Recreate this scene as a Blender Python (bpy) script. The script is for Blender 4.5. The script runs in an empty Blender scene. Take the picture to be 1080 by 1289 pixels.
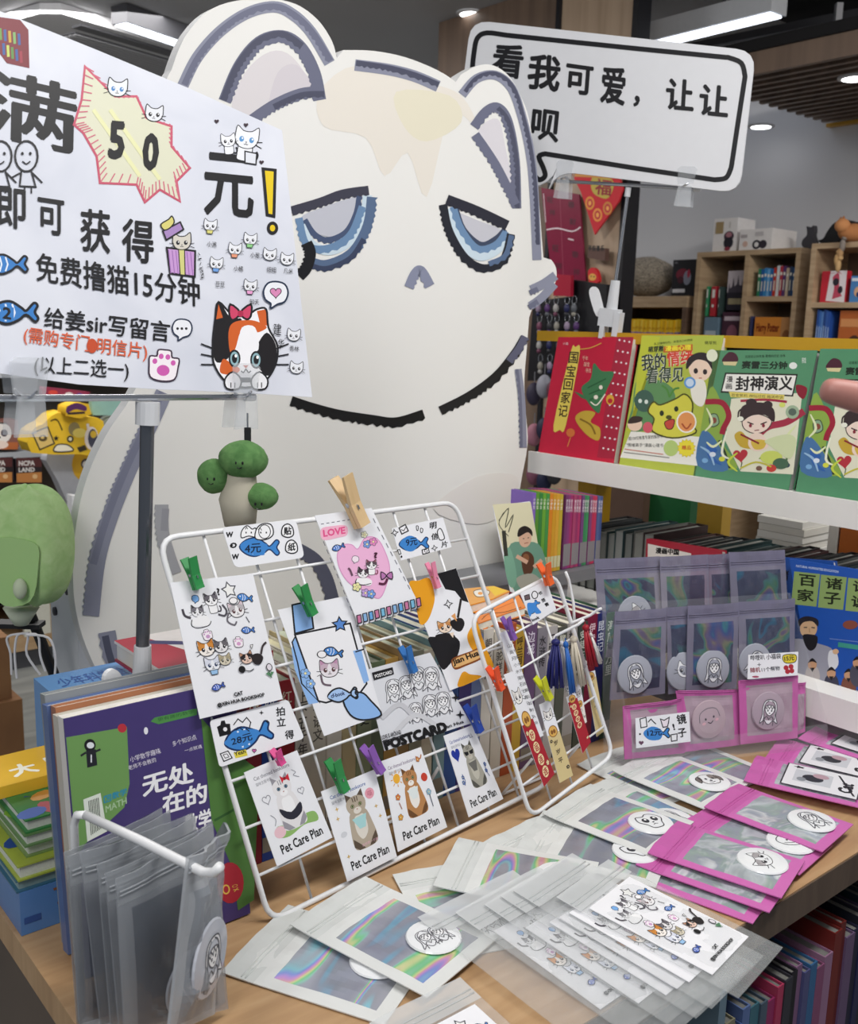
import bpy, math, random
from math import sin, cos, pi, radians, atan2, sqrt
from mathutils import Vector, Matrix, noise
from mathutils.geometry import tessellate_polygon
SC = bpy.context.scene
COL = SC.collection
V = Vector

# ------------------------------------------------------------------ camera
FPX, CX, CY = 1250.0, 540.0, 644.5
CAM = V((0, 0, 1.35))
PITCH, ROLL = radians(10.4), radians(1.6)
FW = V((0, cos(PITCH), -sin(PITCH)))
UP0 = V((1, 0, 0)).cross(FW)
CR = V((1, 0, 0)) * cos(ROLL) + UP0 * sin(ROLL)
CU = UP0 * cos(ROLL) - V((1, 0, 0)) * sin(ROLL)
cd = bpy.data.cameras.new('camera'); cam = bpy.data.objects.new('camera', cd); COL.objects.link(cam)
cam.matrix_world = Matrix(((CR.x, CU.x, -FW.x, CAM.x), (CR.y, CU.y, -FW.y, CAM.y), (CR.z, CU.z, -FW.z, CAM.z), (0, 0, 0, 1)))
cd.sensor_fit = 'VERTICAL'; cd.sensor_height = 24.0; cd.lens = FPX / 1289 * 24
cd.clip_start = 0.02; cd.clip_end = 60
cd.dof.use_dof = True; cd.dof.focus_distance = 1.05; cd.dof.aperture_fstop = 9.0
SC.camera = cam

# ------------------------------------------------------------------ light
w = bpy.data.worlds.new('room_light'); SC.world = w; w.use_nodes = True
w.node_tree.nodes['Background'].inputs[0].default_value = (0.80, 0.88, 1.0, 1)
w.node_tree.nodes['Background'].inputs[1].default_value = 0.27
def area(name, loc, target, sx, sy, power, col=(1, 1, 1)):
    l = bpy.data.lights.new(name, 'AREA'); l.shape = 'RECTANGLE'; l.size = sx; l.size_y = sy; l.energy = power; l.color = col
    o = bpy.data.objects.new(name, l); COL.objects.link(o); o.location = loc
    o.rotation_euler = (V(target) - V(loc)).to_track_quat('-Z', 'Y').to_euler(); return o
area('ceiling_lamp_aisle', (-0.5, -0.5, 2.6), (0.2, 1.3, 0.9), 0.5, 1.6, 31, (1, 0.98, 0.96))
area('ceiling_lamp_table', (0.75, 0.6, 2.6), (0.35, 1.1, 0.8), 1.2, 0.25, 26, (1, 0.98, 0.95))
area('ceiling_lamp_rear', (2.3, 1.6, 2.6), (2.9, 3.2, 1.1), 1.5, 0.3, 52, (1, 0.97, 0.93))
area('ceiling_lamp_left', (-1.4, 2.6, 2.6), (-1.5, 3.3, 0.8), 1.2, 0.3, 34, (1, 0.98, 0.96))
area('ceiling_lamp_far', (-1.7, 4.3, 2.6), (-1.7, 4.8, 0.0), 1.6, 0.8, 46, (1, 0.98, 0.96))
SC.view_settings.view_transform = 'Standard'; SC.view_settings.look = 'None'
SC.view_settings.exposure = 0.0; SC.view_settings.gamma = 1.0; SC.view_settings.use_curve_mapping = False
SC.cycles.max_bounces = 10; SC.cycles.transparent_max_bounces = 24
SC.cycles.sample_clamp_indirect = 4.0

# ------------------------------------------------------------------ directions and planes
AZ = radians(50)
U = V((sin(AZ), cos(AZ), 0)); W = V((-cos(AZ), sin(AZ), 0)); Z = V((0, 0, 1))   # table runs along U, shelves along W
def UV(a, b, z): return U * a + W * b + Z * z
def ray(x, y): return FW + CR * ((x - CX) / FPX) - CU * ((y - CY) / FPX)
class Pl:
    """a real plane in the room: x to the right, y up the surface, z towards the aisle"""
    def __init__(s, o, x, y):
        s.o = V(o); s.x = V(x).normalized(); y = V(y); s.n = s.x.cross(y).normalized(); s.y = s.n.cross(s.x)
    def off(s, d): return Pl(s.o + s.n * d, s.x, s.y)
    def at(s, x, y):
        d = ray(x, y); return CAM + d * ((s.o - CAM).dot(s.n) / d.dot(s.n))
    def px(s, x, y):
        p = s.at(x, y) - s.o; return (p.dot(s.x), p.dot(s.y))
    def M(s):
        m = Matrix((s.x, s.y, s.n)).transposed().to_4x4(); m.translation = s.o; return m
def azdir(d): return V((sin(radians(d)), cos(radians(d)), 0))
def vpl(v, az=50, tilt=0, u=0, z=0):         # upright plane along the table, leaning back by tilt
    a = azdir(az); n = V((-a.y, a.x, 0)); return Pl(UV(u, v, z), a, Z * cos(radians(tilt)) + n * sin(radians(tilt)))
def upl(u, tilt=0, z=0): return Pl(UV(u, 0, z), -W, Z * cos(radians(tilt)) + U * sin(radians(tilt)))
def zpl(z): return Pl((0, 0, z), (1, 0, 0), (0, 1, 0))
def onz(x, y, z): return zpl(z).at(x, y)

# ------------------------------------------------------------------ materials
def lin(h):
    h = h.lstrip('#'); r = []
    for i in (0, 2, 4):
        c = int(h[i:i + 2], 16) / 255; r.append(c / 12.92 if c <= 0.04045 else ((c + 0.055) / 1.055) ** 2.4)
    return (*r, 1)
MATS = {}
def m(h, rough=0.5, metal=0.0, alpha=1.0, spec=0.4, emit=0.0, grain=0.06, scale=60):
    key = (h, rough, metal, alpha, emit, grain, scale)
    if key in MATS: return MATS[key]
    t = bpy.data.materials.new('paint_' + h.lstrip('#')); t.use_nodes = True; n = t.node_tree.nodes; L = t.node_tree.links; b = n['Principled BSDF']
    c = lin(h); b.inputs['Base Color'].default_value = c; b.inputs['Roughness'].default_value = rough; b.inputs['Metallic'].default_value = metal
    b.inputs['Alpha'].default_value = alpha; b.inputs['Specular IOR Level'].default_value = spec
    if emit: b.inputs['Emission Color'].default_value = c; b.inputs['Emission Strength'].default_value = emit
    elif grain:
        tc = n.new('ShaderNodeTexCoord'); nz = n.new('ShaderNodeTexNoise'); nz.inputs['Scale'].default_value = scale
        L.new(tc.outputs['Object'], nz.inputs['Vector'])
        mx = n.new('ShaderNodeMix'); mx.data_type = 'RGBA'
        mx.inputs['A'].default_value = tuple(x * (1 - grain) for x in c[:3]) + (1,); mx.inputs['B'].default_value = tuple(min(1, x * (1 + grain)) for x in c[:3]) + (1,)
        L.new(nz.outputs['Fac'], mx.inputs['Factor']); L.new(mx.outputs['Result'], b.inputs['Base Color'])
    MATS[key] = t; return t
def ramp_mat(key, stops, build, rough, metal=0.0, alpha=1.0, bump=0.0):
    if key in MATS: return MATS[key]
    t = bpy.data.materials.new(key); t.use_nodes = True; n = t.node_tree.nodes; L = t.node_tree.links; b = n['Principled BSDF']
    fac = build(n, L); r = n.new('ShaderNodeValToRGB'); cr = r.color_ramp
    while len(cr.elements) < len(stops): cr.elements.new(0.5)
    for e, (p, h) in zip(cr.elements, stops): e.position = p; e.color = lin(h)
    L.new(fac, r.inputs['Fac']); L.new(r.outputs['Color'], b.inputs['Base Color'])
    b.inputs['Roughness'].default_value = rough; b.inputs['Metallic'].default_value = metal; b.inputs['Alpha'].default_value = alpha
    if bump:
        bp = n.new('ShaderNodeBump'); bp.inputs['Strength'].default_value = bump; bp.inputs['Distance'].default_value = 0.002
        L.new(fac, bp.inputs['Height']); L.new(bp.outputs['Normal'], b.inputs['Normal'])
    MATS[key] = t; return t
def noise_fac(scale, dist=0.0, stretch=(1, 1, 1), detail=4, rnd=False, rot=0.0):
    def f(n, L):
        tc = n.new('ShaderNodeTexCoord'); mp = n.new('ShaderNodeMapping'); mp.inputs['Scale'].default_value = stretch; mp.inputs['Rotation'].default_value[2] = rot
        L.new(tc.outputs['Object'], mp.inputs['Vector'])
        if rnd:
            oi = n.new('ShaderNodeObjectInfo'); mu = n.new('ShaderNodeVectorMath'); mu.operation = 'SCALE'; mu.inputs[0].default_value = (3.1, 5.7, 0); L.new(oi.outputs['Random'], mu.inputs['Scale'])
            L.new(mu.outputs['Vector'], mp.inputs['Location'])
        z = n.new('ShaderNodeTexNoise'); z.inputs['Scale'].default_value = scale; z.inputs['Distortion'].default_value = dist; z.inputs['Detail'].default_value = detail
        L.new(mp.outputs['Vector'], z.inputs['Vector']); return z.outputs['Fac']
    return f
HOLO = [(0.0, '#8288bc'), (0.30, '#8d93c0'), (0.35, '#86bcd6'), (0.385, '#a2a6b6'), (0.45, '#adb0bc'), (0.525, '#b4b7c4'), (0.545, '#a6dccc'), (0.565, '#8ee2a0'), (0.585, '#eaeeae'), (0.60, '#f0bcc0'), (0.62, '#d8a6ea'), (0.645, '#92aaf0'), (0.665, '#9edcea'), (0.69, '#b2b5c0'), (1.0, '#c6c9d0')]  # rainbow sheen painted into the base colour, does not shift with the view
def holo(): return ramp_mat('holographic_film', HOLO, noise_fac(11, 0.3, (0.45, 3.0, 1), 1.2, True, 0.35), 0.24, 0.5)
def holo_dim(): return ramp_mat('holographic_film_smoky', [(p, h) for p, h in zip([s[0] for s in HOLO], ['#474a66', '#4a4e68', '#3f6f8c', '#50566e', '#4c5068', '#52586e', '#547f84', '#54806e', '#868872', '#766a7c', '#66608a', '#4a5f92', '#4a8494', '#5a5e72', '#74788a'])], noise_fac(8, 1.0, (1.4, 1.6, 1), 2, True, 0.4), 0.2, 0.3, 0.86)  # same painted sheen in darker tones
def wood(key='table_wood', a='#a98560', b='#c7a67e', c='#d3b48c', sc=(1, 10, 1), rot=0.0, rough=0.45):
    return ramp_mat(key, [(0.2, a), (0.5, b), (0.8, c)], noise_fac(7, 0.6, sc, 6, False, rot), rough)
WHITE_FILM = lambda: m('#dfe1df', 0.28, grain=0.03)
FROST = lambda: m('#d9dcdd', 0.22, alpha=0.34, grain=0.02)
GREYFILM = lambda: m('#a6abb2', 0.24, alpha=0.42, grain=0.03)
CLEAR = lambda: m('#e8ecf0', 0.06, alpha=0.05, grain=0)
WIRE = lambda: m('#e9eaec', 0.35, grain=0.02)
STEEL = lambda: m('#b9bcc2', 0.22, 0.9, grain=0.02)
PLAST = lambda: m('#d2d4d8', 0.4, grain=0.02)

# ------------------------------------------------------------------ mesh builder
class MB:
    def __init__(s): s.v = []; s.f = []; s.k = []; s.ms = []
    def mi(s, mat):
        if mat not in s.ms: s.ms.append(mat)
        return s.ms.index(mat)
    def add(s, vs, fs, mat):
        o = len(s.v); k = s.mi(mat); s.v += [tuple(p) for p in vs]
        for f in fs: s.f.append([i + o for i in f]); s.k.append(k)
    def box(s, a, b, mat, M=None):
        (x0, y0, z0), (x1, y1, z1) = a, b
        vs = [V((x, y, z)) for z in (z0, z1) for y in (y0, y1) for x in (x0, x1)]
        if M: vs = [M @ p for p in vs]
        s.add(vs, [(0, 2, 3, 1), (4, 5, 7, 6), (0, 1, 5, 4), (2, 6, 7, 3), (0, 4, 6, 2), (1, 3, 7, 5)], mat)
    def prism(s, pts, z0, z1, mat, side=None):
        """outline (x, y) from z0 to z1"""
        if sum(p[0] * q[1] - q[0] * p[1] for p, q in zip(pts, pts[1:] + pts[:1])) < 0: pts = pts[::-1]
        n = len(pts); tr = tessellate_polygon([[V((x, y, 0)) for x, y in pts]])
        ok = []
        for a, b, c in tr:
            A, B, C = pts[a], pts[b], pts[c]
            ok.append((a, b, c) if (B[0] - A[0]) * (C[1] - A[1]) - (C[0] - A[0]) * (B[1] - A[1]) > 0 else (a, c, b))
        s.add([(x, y, z1) for x, y in pts], ok, mat); s.add([(x, y, z0) for x, y in pts], [t[::-1] for t in ok], mat)
        s.add([(x, y, z0) for x, y in pts] + [(x, y, z1) for x, y in pts], [(i, (i + 1) % n, n + (i + 1) % n, n + i) for i in range(n)], side or mat)
    def tube(s, path, r, mat, seg=8, closed=False):
        P = [V(p) for p in path]; n = len(P); rings = []; up = None
        for i, p in enumerate(P):
            a = P[(i - 1) % n] if closed or i > 0 else p; b = P[(i + 1) % n] if closed or i < n - 1 else p
            d = (b - a).normalized()
            if up is None: up = d.orthogonal().normalized()
            up = (up - d * up.dot(d)); up = up.normalized() if up.length > 1e-6 else d.orthogonal().normalized()
            sd = d.cross(up); rr = r[i] if isinstance(r, (list, tuple)) else r
            rings += [p + (up * cos(2 * pi * j / seg) + sd * sin(2 * pi * j / seg)) * rr for j in range(seg)]
        fs = []
        for i in range(n if closed else n - 1):
            for j in range(seg):
                i2 = (i + 1) % n; fs.append((i * seg + j, i * seg + (j + 1) % seg, i2 * seg + (j + 1) % seg, i2 * seg + j))
        if not closed: fs += [tuple(range(seg))[::-1], tuple(range((n - 1) * seg, n * seg))]
        s.add(rings, fs, mat)
    def lathe(s, prof, mat, seg=24, M=None):
        vs = []; fs = []
        for r, z in prof: vs += [V((r * cos(2 * pi * j / seg), r * sin(2 * pi * j / seg), z)) for j in range(seg)]
        if M: vs = [M @ p for p in vs]
        for i in range(len(prof) - 1):
            for j in range(seg): fs.append((i * seg + j, i * seg + (j + 1) % seg, (i + 1) * seg + (j + 1) % seg, (i + 1) * seg + j))
        fs += [tuple(range(seg))[::-1], tuple(range((len(prof) - 1) * seg, len(prof) * seg))]
        s.add(vs, fs, mat)
    def blob(s, c, r, mat, seg=20, ring=14, warp=None, M=None):
        vs = []; fs = []; c = V(c)
        for i in range(ring + 1):
            th = pi * i / ring
            for j in range(seg):
                ph = 2 * pi * j / seg; d = V((sin(th) * cos(ph), sin(th) * sin(ph), cos(th)))
                k = warp(d) if warp else 1
                vs.append(c + V((d.x * r[0], d.y * r[1], d.z * r[2])) * k)
        if M: vs = [M @ p for p in vs]
        for i in range(ring):
            for j in range(seg): fs.append((i * seg + j, (i + 1) * seg + j, (i + 1) * seg + (j + 1) % seg, i * seg + (j + 1) % seg))
        s.add(vs, fs, mat)
    def build(s, name, M=None, parent=None, smooth=False, base=None):
        me = bpy.data.meshes.new(name)
        o = bpy.data.objects.new(name, me); COL.objects.link(o)
        if parent is None and s.v:
            if base is None:
                xs, ys, zs = zip(*s.v); base = ((min(xs) + max(xs)) / 2, min(ys), min(zs))
            b = V(base); me.from_pydata([tuple(V(p) - b) for p in s.v], [], s.f)
            o.matrix_world = (M or Matrix()) @ Matrix.Translation(b)
        else:
            me.from_pydata(s.v, [], s.f); o.parent = parent
            if M: o.matrix_local = M
        for t in s.ms: me.materials.append(t)
        me.polygons.foreach_set('material_index', s.k)
        if smooth: me.polygons.foreach_set('use_smooth', [True] * len(s.f))
        me.update(); return o
def tag(o, label=None, cat=None, group=None, kind=None):
    if label: o['label'] = label
    if cat: o['category'] = cat
    if group: o['group'] = group
    if kind: o['kind'] = kind
    return o
def root(name, M, label, cat, group=None):
    o = bpy.data.objects.new(name, None); COL.objects.link(o); o.empty_display_size = 0.02
    o.matrix_world = M if isinstance(M, Matrix) else Matrix.Translation(V(M)); return tag(o, label, cat, group)
def struct(name, mb, M=None): return tag(mb.build(name, M, base=(0, 0, 0)), kind='structure')
ORD = 'first second third fourth fifth sixth seventh eighth ninth tenth eleventh twelfth thirteenth fourteenth fifteenth sixteenth seventeenth eighteenth nineteenth twentieth'.split()
def nth(i):
    if i < 20: return ORD[i]
    t, r = divmod(i + 1, 10); base = {2: 'twenty', 3: 'thirty', 4: 'forty'}[t]
    return base + '-' + ORD[r - 1] if r else {2: 'twentieth', 3: 'thirtieth', 4: 'fortieth'}[t]

# ------------------------------------------------------------------ flat printing and drawing on a surface
GL = {}
def glyph(s, bold):
    k = (s, bold)
    if k not in GL:
        c = bpy.data.curves.new('lettering', 'FONT'); c.body = s; c.size = 1; c.resolution_u = 2; c.fill_mode = 'FRONT'
        o = bpy.data.objects.new('lettering', c); me = o.to_mesh()
        vs = [(v.co.x, v.co.y) for v in me.vertices]; fs = [tuple(p.vertices) for p in me.polygons]; o.to_mesh_clear()
        bpy.data.objects.remove(o); bpy.data.curves.remove(c)
        xs = [p[0] for p in vs] or [0, 1]; ys = [p[1] for p in vs] or [0, 1]
        if bold:      # heavier marker stroke: the same letter set down several times a hair apart
            n0 = len(vs); base = list(vs); bf = list(fs); b = bold * (0.9 if bold > 0.02 else 1)
            for i in range(1, 7): a = pi / 3 * i; vs += [(x + b * cos(a), y + b * sin(a)) for x, y in base]; fs += [tuple(q + n0 * i for q in f) for f in bf]
            xs = [p[0] for p in vs] or [0, 1]; ys = [p[1] for p in vs] or [0, 1]
        GL[k] = (vs, fs, min(xs), min(ys), max(xs), max(ys))
    return GL[k]
def sm(pts, n=6, closed=False):
    out = []; N = len(pts)
    g = lambda i: pts[i % N] if closed else pts[max(0, min(N - 1, i))]
    for i in range(N if closed else N - 1):
        a, b, c, d = g(i - 1), g(i), g(i + 1), g(i + 2)
        for j in range(n):
            t = j / n
            out.append(tuple(0.5 * (2 * b[k] + (c[k] - a[k]) * t + (2 * a[k] - 5 * b[k] + 4 * c[k] - d[k]) * t * t + (3 * b[k] - a[k] - 3 * c[k] + d[k]) * t ** 3) for k in (0, 1)))
    if not closed: out.append(tuple(pts[-1]))
    return out
class Cv:
    def __init__(s, mb, mapf, yd=-1, z=0.0, dz=6e-6, R=None): s.mb = mb; s.mapf = mapf; s.yd = yd; s.R = R or s; s.z = z; s.dz = dz
    def nz(s): s.R.z += s.R.dz; return s.R.z
    def sub(s, x, y, sc, rot=0.0, sx=1):
        c, q = cos(rot), sin(rot)
        return Cv(s.mb, lambda a, b: s.mapf(x + sc * (a * sx * c - b * q), y + s.yd * sc * (a * sx * q + b * c)), 1, R=s.R)
    def mat(s, c): return m(c, 0.45, grain=0) if isinstance(c, str) else c
    def poly(s, pts, col, z=None):
        q = [V((*s.mapf(*p), 0)) for p in pts]; z = s.nz() if z is None else z
        fs = []
        for a, b, c in tessellate_polygon([q]):
            A, B, C = q[a], q[b], q[c]; cr = (B.x - A.x) * (C.y - A.y) - (C.x - A.x) * (B.y - A.y)
            fs.append((a, b, c) if cr > 0 else (a, c, b))
        s.mb.add([(p.x, p.y, z) for p in q], fs, s.mat(col))
    def ell(s, x, y, rx, ry, col, rot=0.0, n=18): s.poly([(x + rx * cos(t) * cos(rot) - ry * sin(t) * sin(rot), y + rx * cos(t) * sin(rot) + ry * sin(t) * cos(rot)) for t in [2 * pi * i / n for i in range(n)]], col)
    def ring(s, x, y, rx, ry, wd, col, n=18): s.line([(x + rx * cos(2 * pi * i / n), y + ry * sin(2 * pi * i / n)) for i in range(n)], wd, col, True)
    def line(s, pts, wd, col, closed=False, jag=0.0, taper=False):
        n = len(pts); Lp = []; Rp = []
        if jag:
            q = []
            for a, b in zip(pts, pts[1:]):
                k = max(1, int(math.hypot(b[0] - a[0], b[1] - a[1]) / (jag * 1.6)))
                q += [(a[0] + (b[0] - a[0]) * i / k, a[1] + (b[1] - a[1]) * i / k) for i in range(k)]
            pts = q + [pts[-1]]; n = len(pts)
        for i, p in enumerate(pts):
            a = pts[(i - 1) % n] if closed or i > 0 else p; b = pts[(i + 1) % n] if closed or i < n - 1 else p
            d1 = V((p[0] - a[0], p[1] - a[1])); d2 = V((b[0] - p[0], b[1] - p[1]))
            if d1.length < 1e-9: d1 = d2
            if d2.length < 1e-9: d2 = d1
            if d1.length < 1e-9: d1 = d2 = V((1, 0))
            d1.normalize(); d2.normalize(); t = d1 + d2; t = t.normalized() if t.length > 1e-3 else d1
            nn = V((-t.y, t.x)); k = 1 / max(0.5, nn.dot(V((-d1.y, d1.x))))
            hw = wd / 2 * (k if not jag else 1)
            if taper: hw *= 0.35 + 0.65 * sin(pi * (i + 0.5) / n)
            j = (jag * 0.75 if i % 2 else -jag * 0.75) * (0.1 + 0.9 * abs(sin(i * 1.7 + 2.3 * sin(i * 0.61))))
            Lp.append((p[0] + nn.x * (hw + j), p[1] + nn.y * (hw + j))); Rp.append((p[0] - nn.x * hw, p[1] - nn.y * hw))
        z = s.nz(); q = [s.mapf(*p) for p in Lp + Rp]; fs = []
        for i in range(n if closed else n - 1):
            k = (i + 1) % n; f = (i, k, n + k, n + i)
            A, B, C = q[f[0]], q[f[1]], q[f[2]]
            fs.append(f if (B[0] - A[0]) * (C[1] - A[1]) - (C[0] - A[0]) * (B[1] - A[1]) > 0 else f[::-1])
        s.mb.add([(p[0], p[1], z) for p in q], fs, s.mat(col))
    def out(s, pts, fill, wd, col='#1d1d22'):
        if fill: s.poly(pts, fill)
        s.line(pts, wd, col, True)
    def text(s, t, bl, br=None, tl=None, h=None, col='#1a1a1e', bold=0.0):
        vs, fs, x0, y0, x1, y1 = glyph(t, bold)
        if not fs: return
        if br is None: br = (bl[0] + h * (x1 - x0) / (y1 - y0), bl[1])
        ex = (br[0] - bl[0], br[1] - bl[1])
        if tl is None:
            l = math.hypot(*ex); h = h or l * (y1 - y0) / (x1 - x0); ey = (-ex[1] / l * h * s.yd, ex[0] / l * h * s.yd)
            if s.yd == -1: ey = (ex[1] / l * h, -ex[0] / l * h)
        else: ey = (tl[0] - bl[0], tl[1] - bl[1])
        z = s.nz(); q = []
        for x, y in vs:
            a = (x - x0) / (x1 - x0); b = (y - y0) / max(1e-6, y1 - y0); q.append(s.mapf(bl[0] + ex[0] * a + ey[0] * b, bl[1] + ex[1] * a + ey[1] * b))
        A, B, C = [q[i] for i in fs[0][:3]]
        fl = (B[0] - A[0]) * (C[1] - A[1]) - (C[0] - A[0]) * (B[1] - A[1]) < 0
        nb = len(q) // (7 if bold else 1)
        s.mb.add([(p[0], p[1], z + (i // nb) * 4e-7) for i, p in enumerate(q)], [f[::-1] if fl else f for f in fs], s.mat(col))
    def col_text(s, t, x, y, h, col='#1a1a1e', dx=0.0, gap=1.12, bold=0.02, wd=0.92):   # characters stacked downwards from (x, y)
        for i, ch in enumerate(t):
            yy = y - s.yd * -1 * 0 + (-s.yd) * h * gap * i
            s.text(ch, (x + dx * i, yy + (-s.yd) * h), (x + dx * i + h * wd, yy + (-s.yd) * h), (x + dx * i, yy), col=col, bold=bold)
def pcv(mb, pl, ox=0, oy=0, sc=1.0, z=0.0): return Cv(mb, lambda x, y: pl.px(ox + x / sc, oy + y / sc), -1, z)

# small drawings, unit size, y up
K = '#1d1d22'
def d_fish(c, x, y, sc, col='#3f86cf', rot=0, sx=1, txt=None, lw=0.09, bold=0.02):
    d = c.sub(x, y, sc, rot, sx)
    body = sm([(-1, 0), (-0.65, 0.38), (-0.1, 0.5), (0.4, 0.22), (0.62, 0.08), (0.95, 0.42), (1.12, 0.3), (1.0, 0.02), (1.15, -0.25), (1.0, -0.4), (0.62, -0.1), (0.3, -0.32), (-0.2, -0.5), (-0.7, -0.35)], 4, True)
    d.out(body, col, lw, '#17305e' if lw < 0.09 else K)
    if txt: d.text(txt, (-0.62, -0.24), (0.28, -0.24), (-0.62, 0.26), col='#10203a', bold=bold)
    else:
        d.ell(-0.6, 0.1, 0.09, 0.09, '#ffffff'); d.line([(-0.3, 0.38), (-0.2, 0), (-0.3, -0.38)], 0.08, '#e8f0fb'); d.line([(0, 0.38), (0.12, 0), (0, -0.36)], 0.08, '#e8f0fb')
def d_paw(c, x, y, sc, col='#d9a0cf', rot=0):
    d = c.sub(x, y, sc, rot); d.out(sm([(-0.8, -0.8), (-0.95, 0), (-0.95, 0.55), (-0.5, 0.6), (-0.45, 1), (0, 1.05), (0.4, 1), (0.5, 0.6), (0.95, 0.55), (0.95, 0), (0.8, -0.8), (0, -1)], 3, True), '#f6eef4', 0.1, '#3a2a3c')
    d.ell(0, -0.3, 0.42, 0.36, col)
    for a, b in ((-0.6, 0.25), (-0.22, 0.6), (0.22, 0.6), (0.6, 0.25)): d.ell(a, b, 0.16, 0.18, col)
def d_star(c, x, y, sc, fill='#f4f2ee', rot=0, n=5, k=0.5, lw=0.1, col=K):
    c.sub(x, y, sc, rot).out([(cos(pi / 2 + pi * i / n) * (1 if i % 2 == 0 else k), sin(pi / 2 + pi * i / n) * (1 if i % 2 == 0 else k)) for i in range(2 * n)], fill, lw, col)
def heart_pts(): return [(0.0625 * 16 * sin(t) ** 3, 0.0625 * (13 * cos(t) - 5 * cos(2 * t) - 2 * cos(3 * t) - cos(4 * t))) for t in [2 * pi * i / 24 for i in range(24)]]
def d_heart(c, x, y, sc, col='#e3477a', rot=0, lw=0.0, oc=K):
    d = c.sub(x, y, sc, rot)
    if lw: d.out(heart_pts(), col, lw, oc)
    else: d.poly(heart_pts(), col)
def d_flower(c, x, y, sc, col='#8fb4e8', rot=0):
    d = c.sub(x, y, sc, rot)
    for i in range(5): d.ell(0.55 * cos(1.26 * i), 0.55 * sin(1.26 * i), 0.42, 0.42, '#27304a', n=10)
    for i in range(5): d.ell(0.55 * cos(1.26 * i), 0.55 * sin(1.26 * i), 0.33, 0.33, col, n=10)
    d.ell(0, 0, 0.22, 0.22, '#f4e8a8', n=10)
def d_bubble(c, x, y, sc, fill='#7fb2ea', rot=0, lw=0.14):
    d = c.sub(x, y, sc, rot); d.out(sm([(-0.9, 0.2), (-0.6, 0.8), (0, 0.95), (0.7, 0.75), (0.95, 0.1), (0.7, -0.55), (0.15, -0.75), (-0.35, -1.05), (-0.35, -0.7), (-0.75, -0.4)], 3, True), fill, lw, '#22304a')
def d_face(c, x, y, sc, rot=0, head='#f2efec', patch=None, ear=None, eye='#23222a', whisk=True, lw=0.08, body=None, bib=None, sx=1):
    """cat head drawing, optional small body below"""
    d = c.sub(x, y, sc, rot, sx)
    if body:
        d.out(sm([(-0.5, -0.5), (-0.62, -1.3), (-0.5, -1.75), (0.5, -1.75), (0.62, -1.3), (0.5, -0.5)], 3, True), body, lw); d.line(sm([(0.5, -1.6), (0.95, -1.65), (1.1, -1.2), (0.95, -0.9)], 4), 0.2, ear or K)
    o = sm([(-0.95, -0.1), (-0.98, 0.45), (-0.88, 1.1), (-0.35, 0.72), (0.35, 0.72), (0.88, 1.1), (0.98, 0.45), (0.95, -0.1), (0.6, -0.6), (0, -0.75), (-0.6, -0.6)], 3, True)
    d.poly(o, head)
    if ear: d.poly([(-0.9, 0.4), (-0.88, 1.1), (-0.35, 0.7)], ear); d.poly([(0.9, 0.4), (0.88, 1.1), (0.35, 0.7)], ear)
    if patch: d.poly([(-0.93, 0.0), (-0.95, 0.5), (-0.4, 0.72), (-0.05, 0.6), (-0.3, 0.0)], patch); d.poly([(0.93, 0.0), (0.95, 0.5), (0.4, 0.72), (0.12, 0.6), (0.35, 0.0)], patch)
    d.line(o, lw, K, True)
    for sgn in (-1, 1):
        d.ell(0.42 * sgn, 0.0, 0.2, 0.24, eye, n=12); d.ell(0.42 * sgn + 0.06, 0.08, 0.07, 0.08, '#ffffff', n=8)
        if whisk:
            for k in (-0.15, 0.1): d.line([(0.85 * sgn, -0.2 + k), (1.35 * sgn, -0.25 + 2 * k)], 0.06, K)
    d.ell(0, -0.22, 0.07, 0.05, '#3a2a30', n=8); d.line([(-0.18, -0.38), (-0.08, -0.44), (0, -0.34), (0.08, -0.44), (0.18, -0.38)], 0.05, K)
    if bib: d.poly([(-0.5, -0.6), (0.5, -0.6), (0.4, -1.15), (-0.4, -1.15)], bib); d.line([(-0.5, -0.6), (0.5, -0.6), (0.4, -1.15), (-0.4, -1.15)], lw, K, True)
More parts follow.
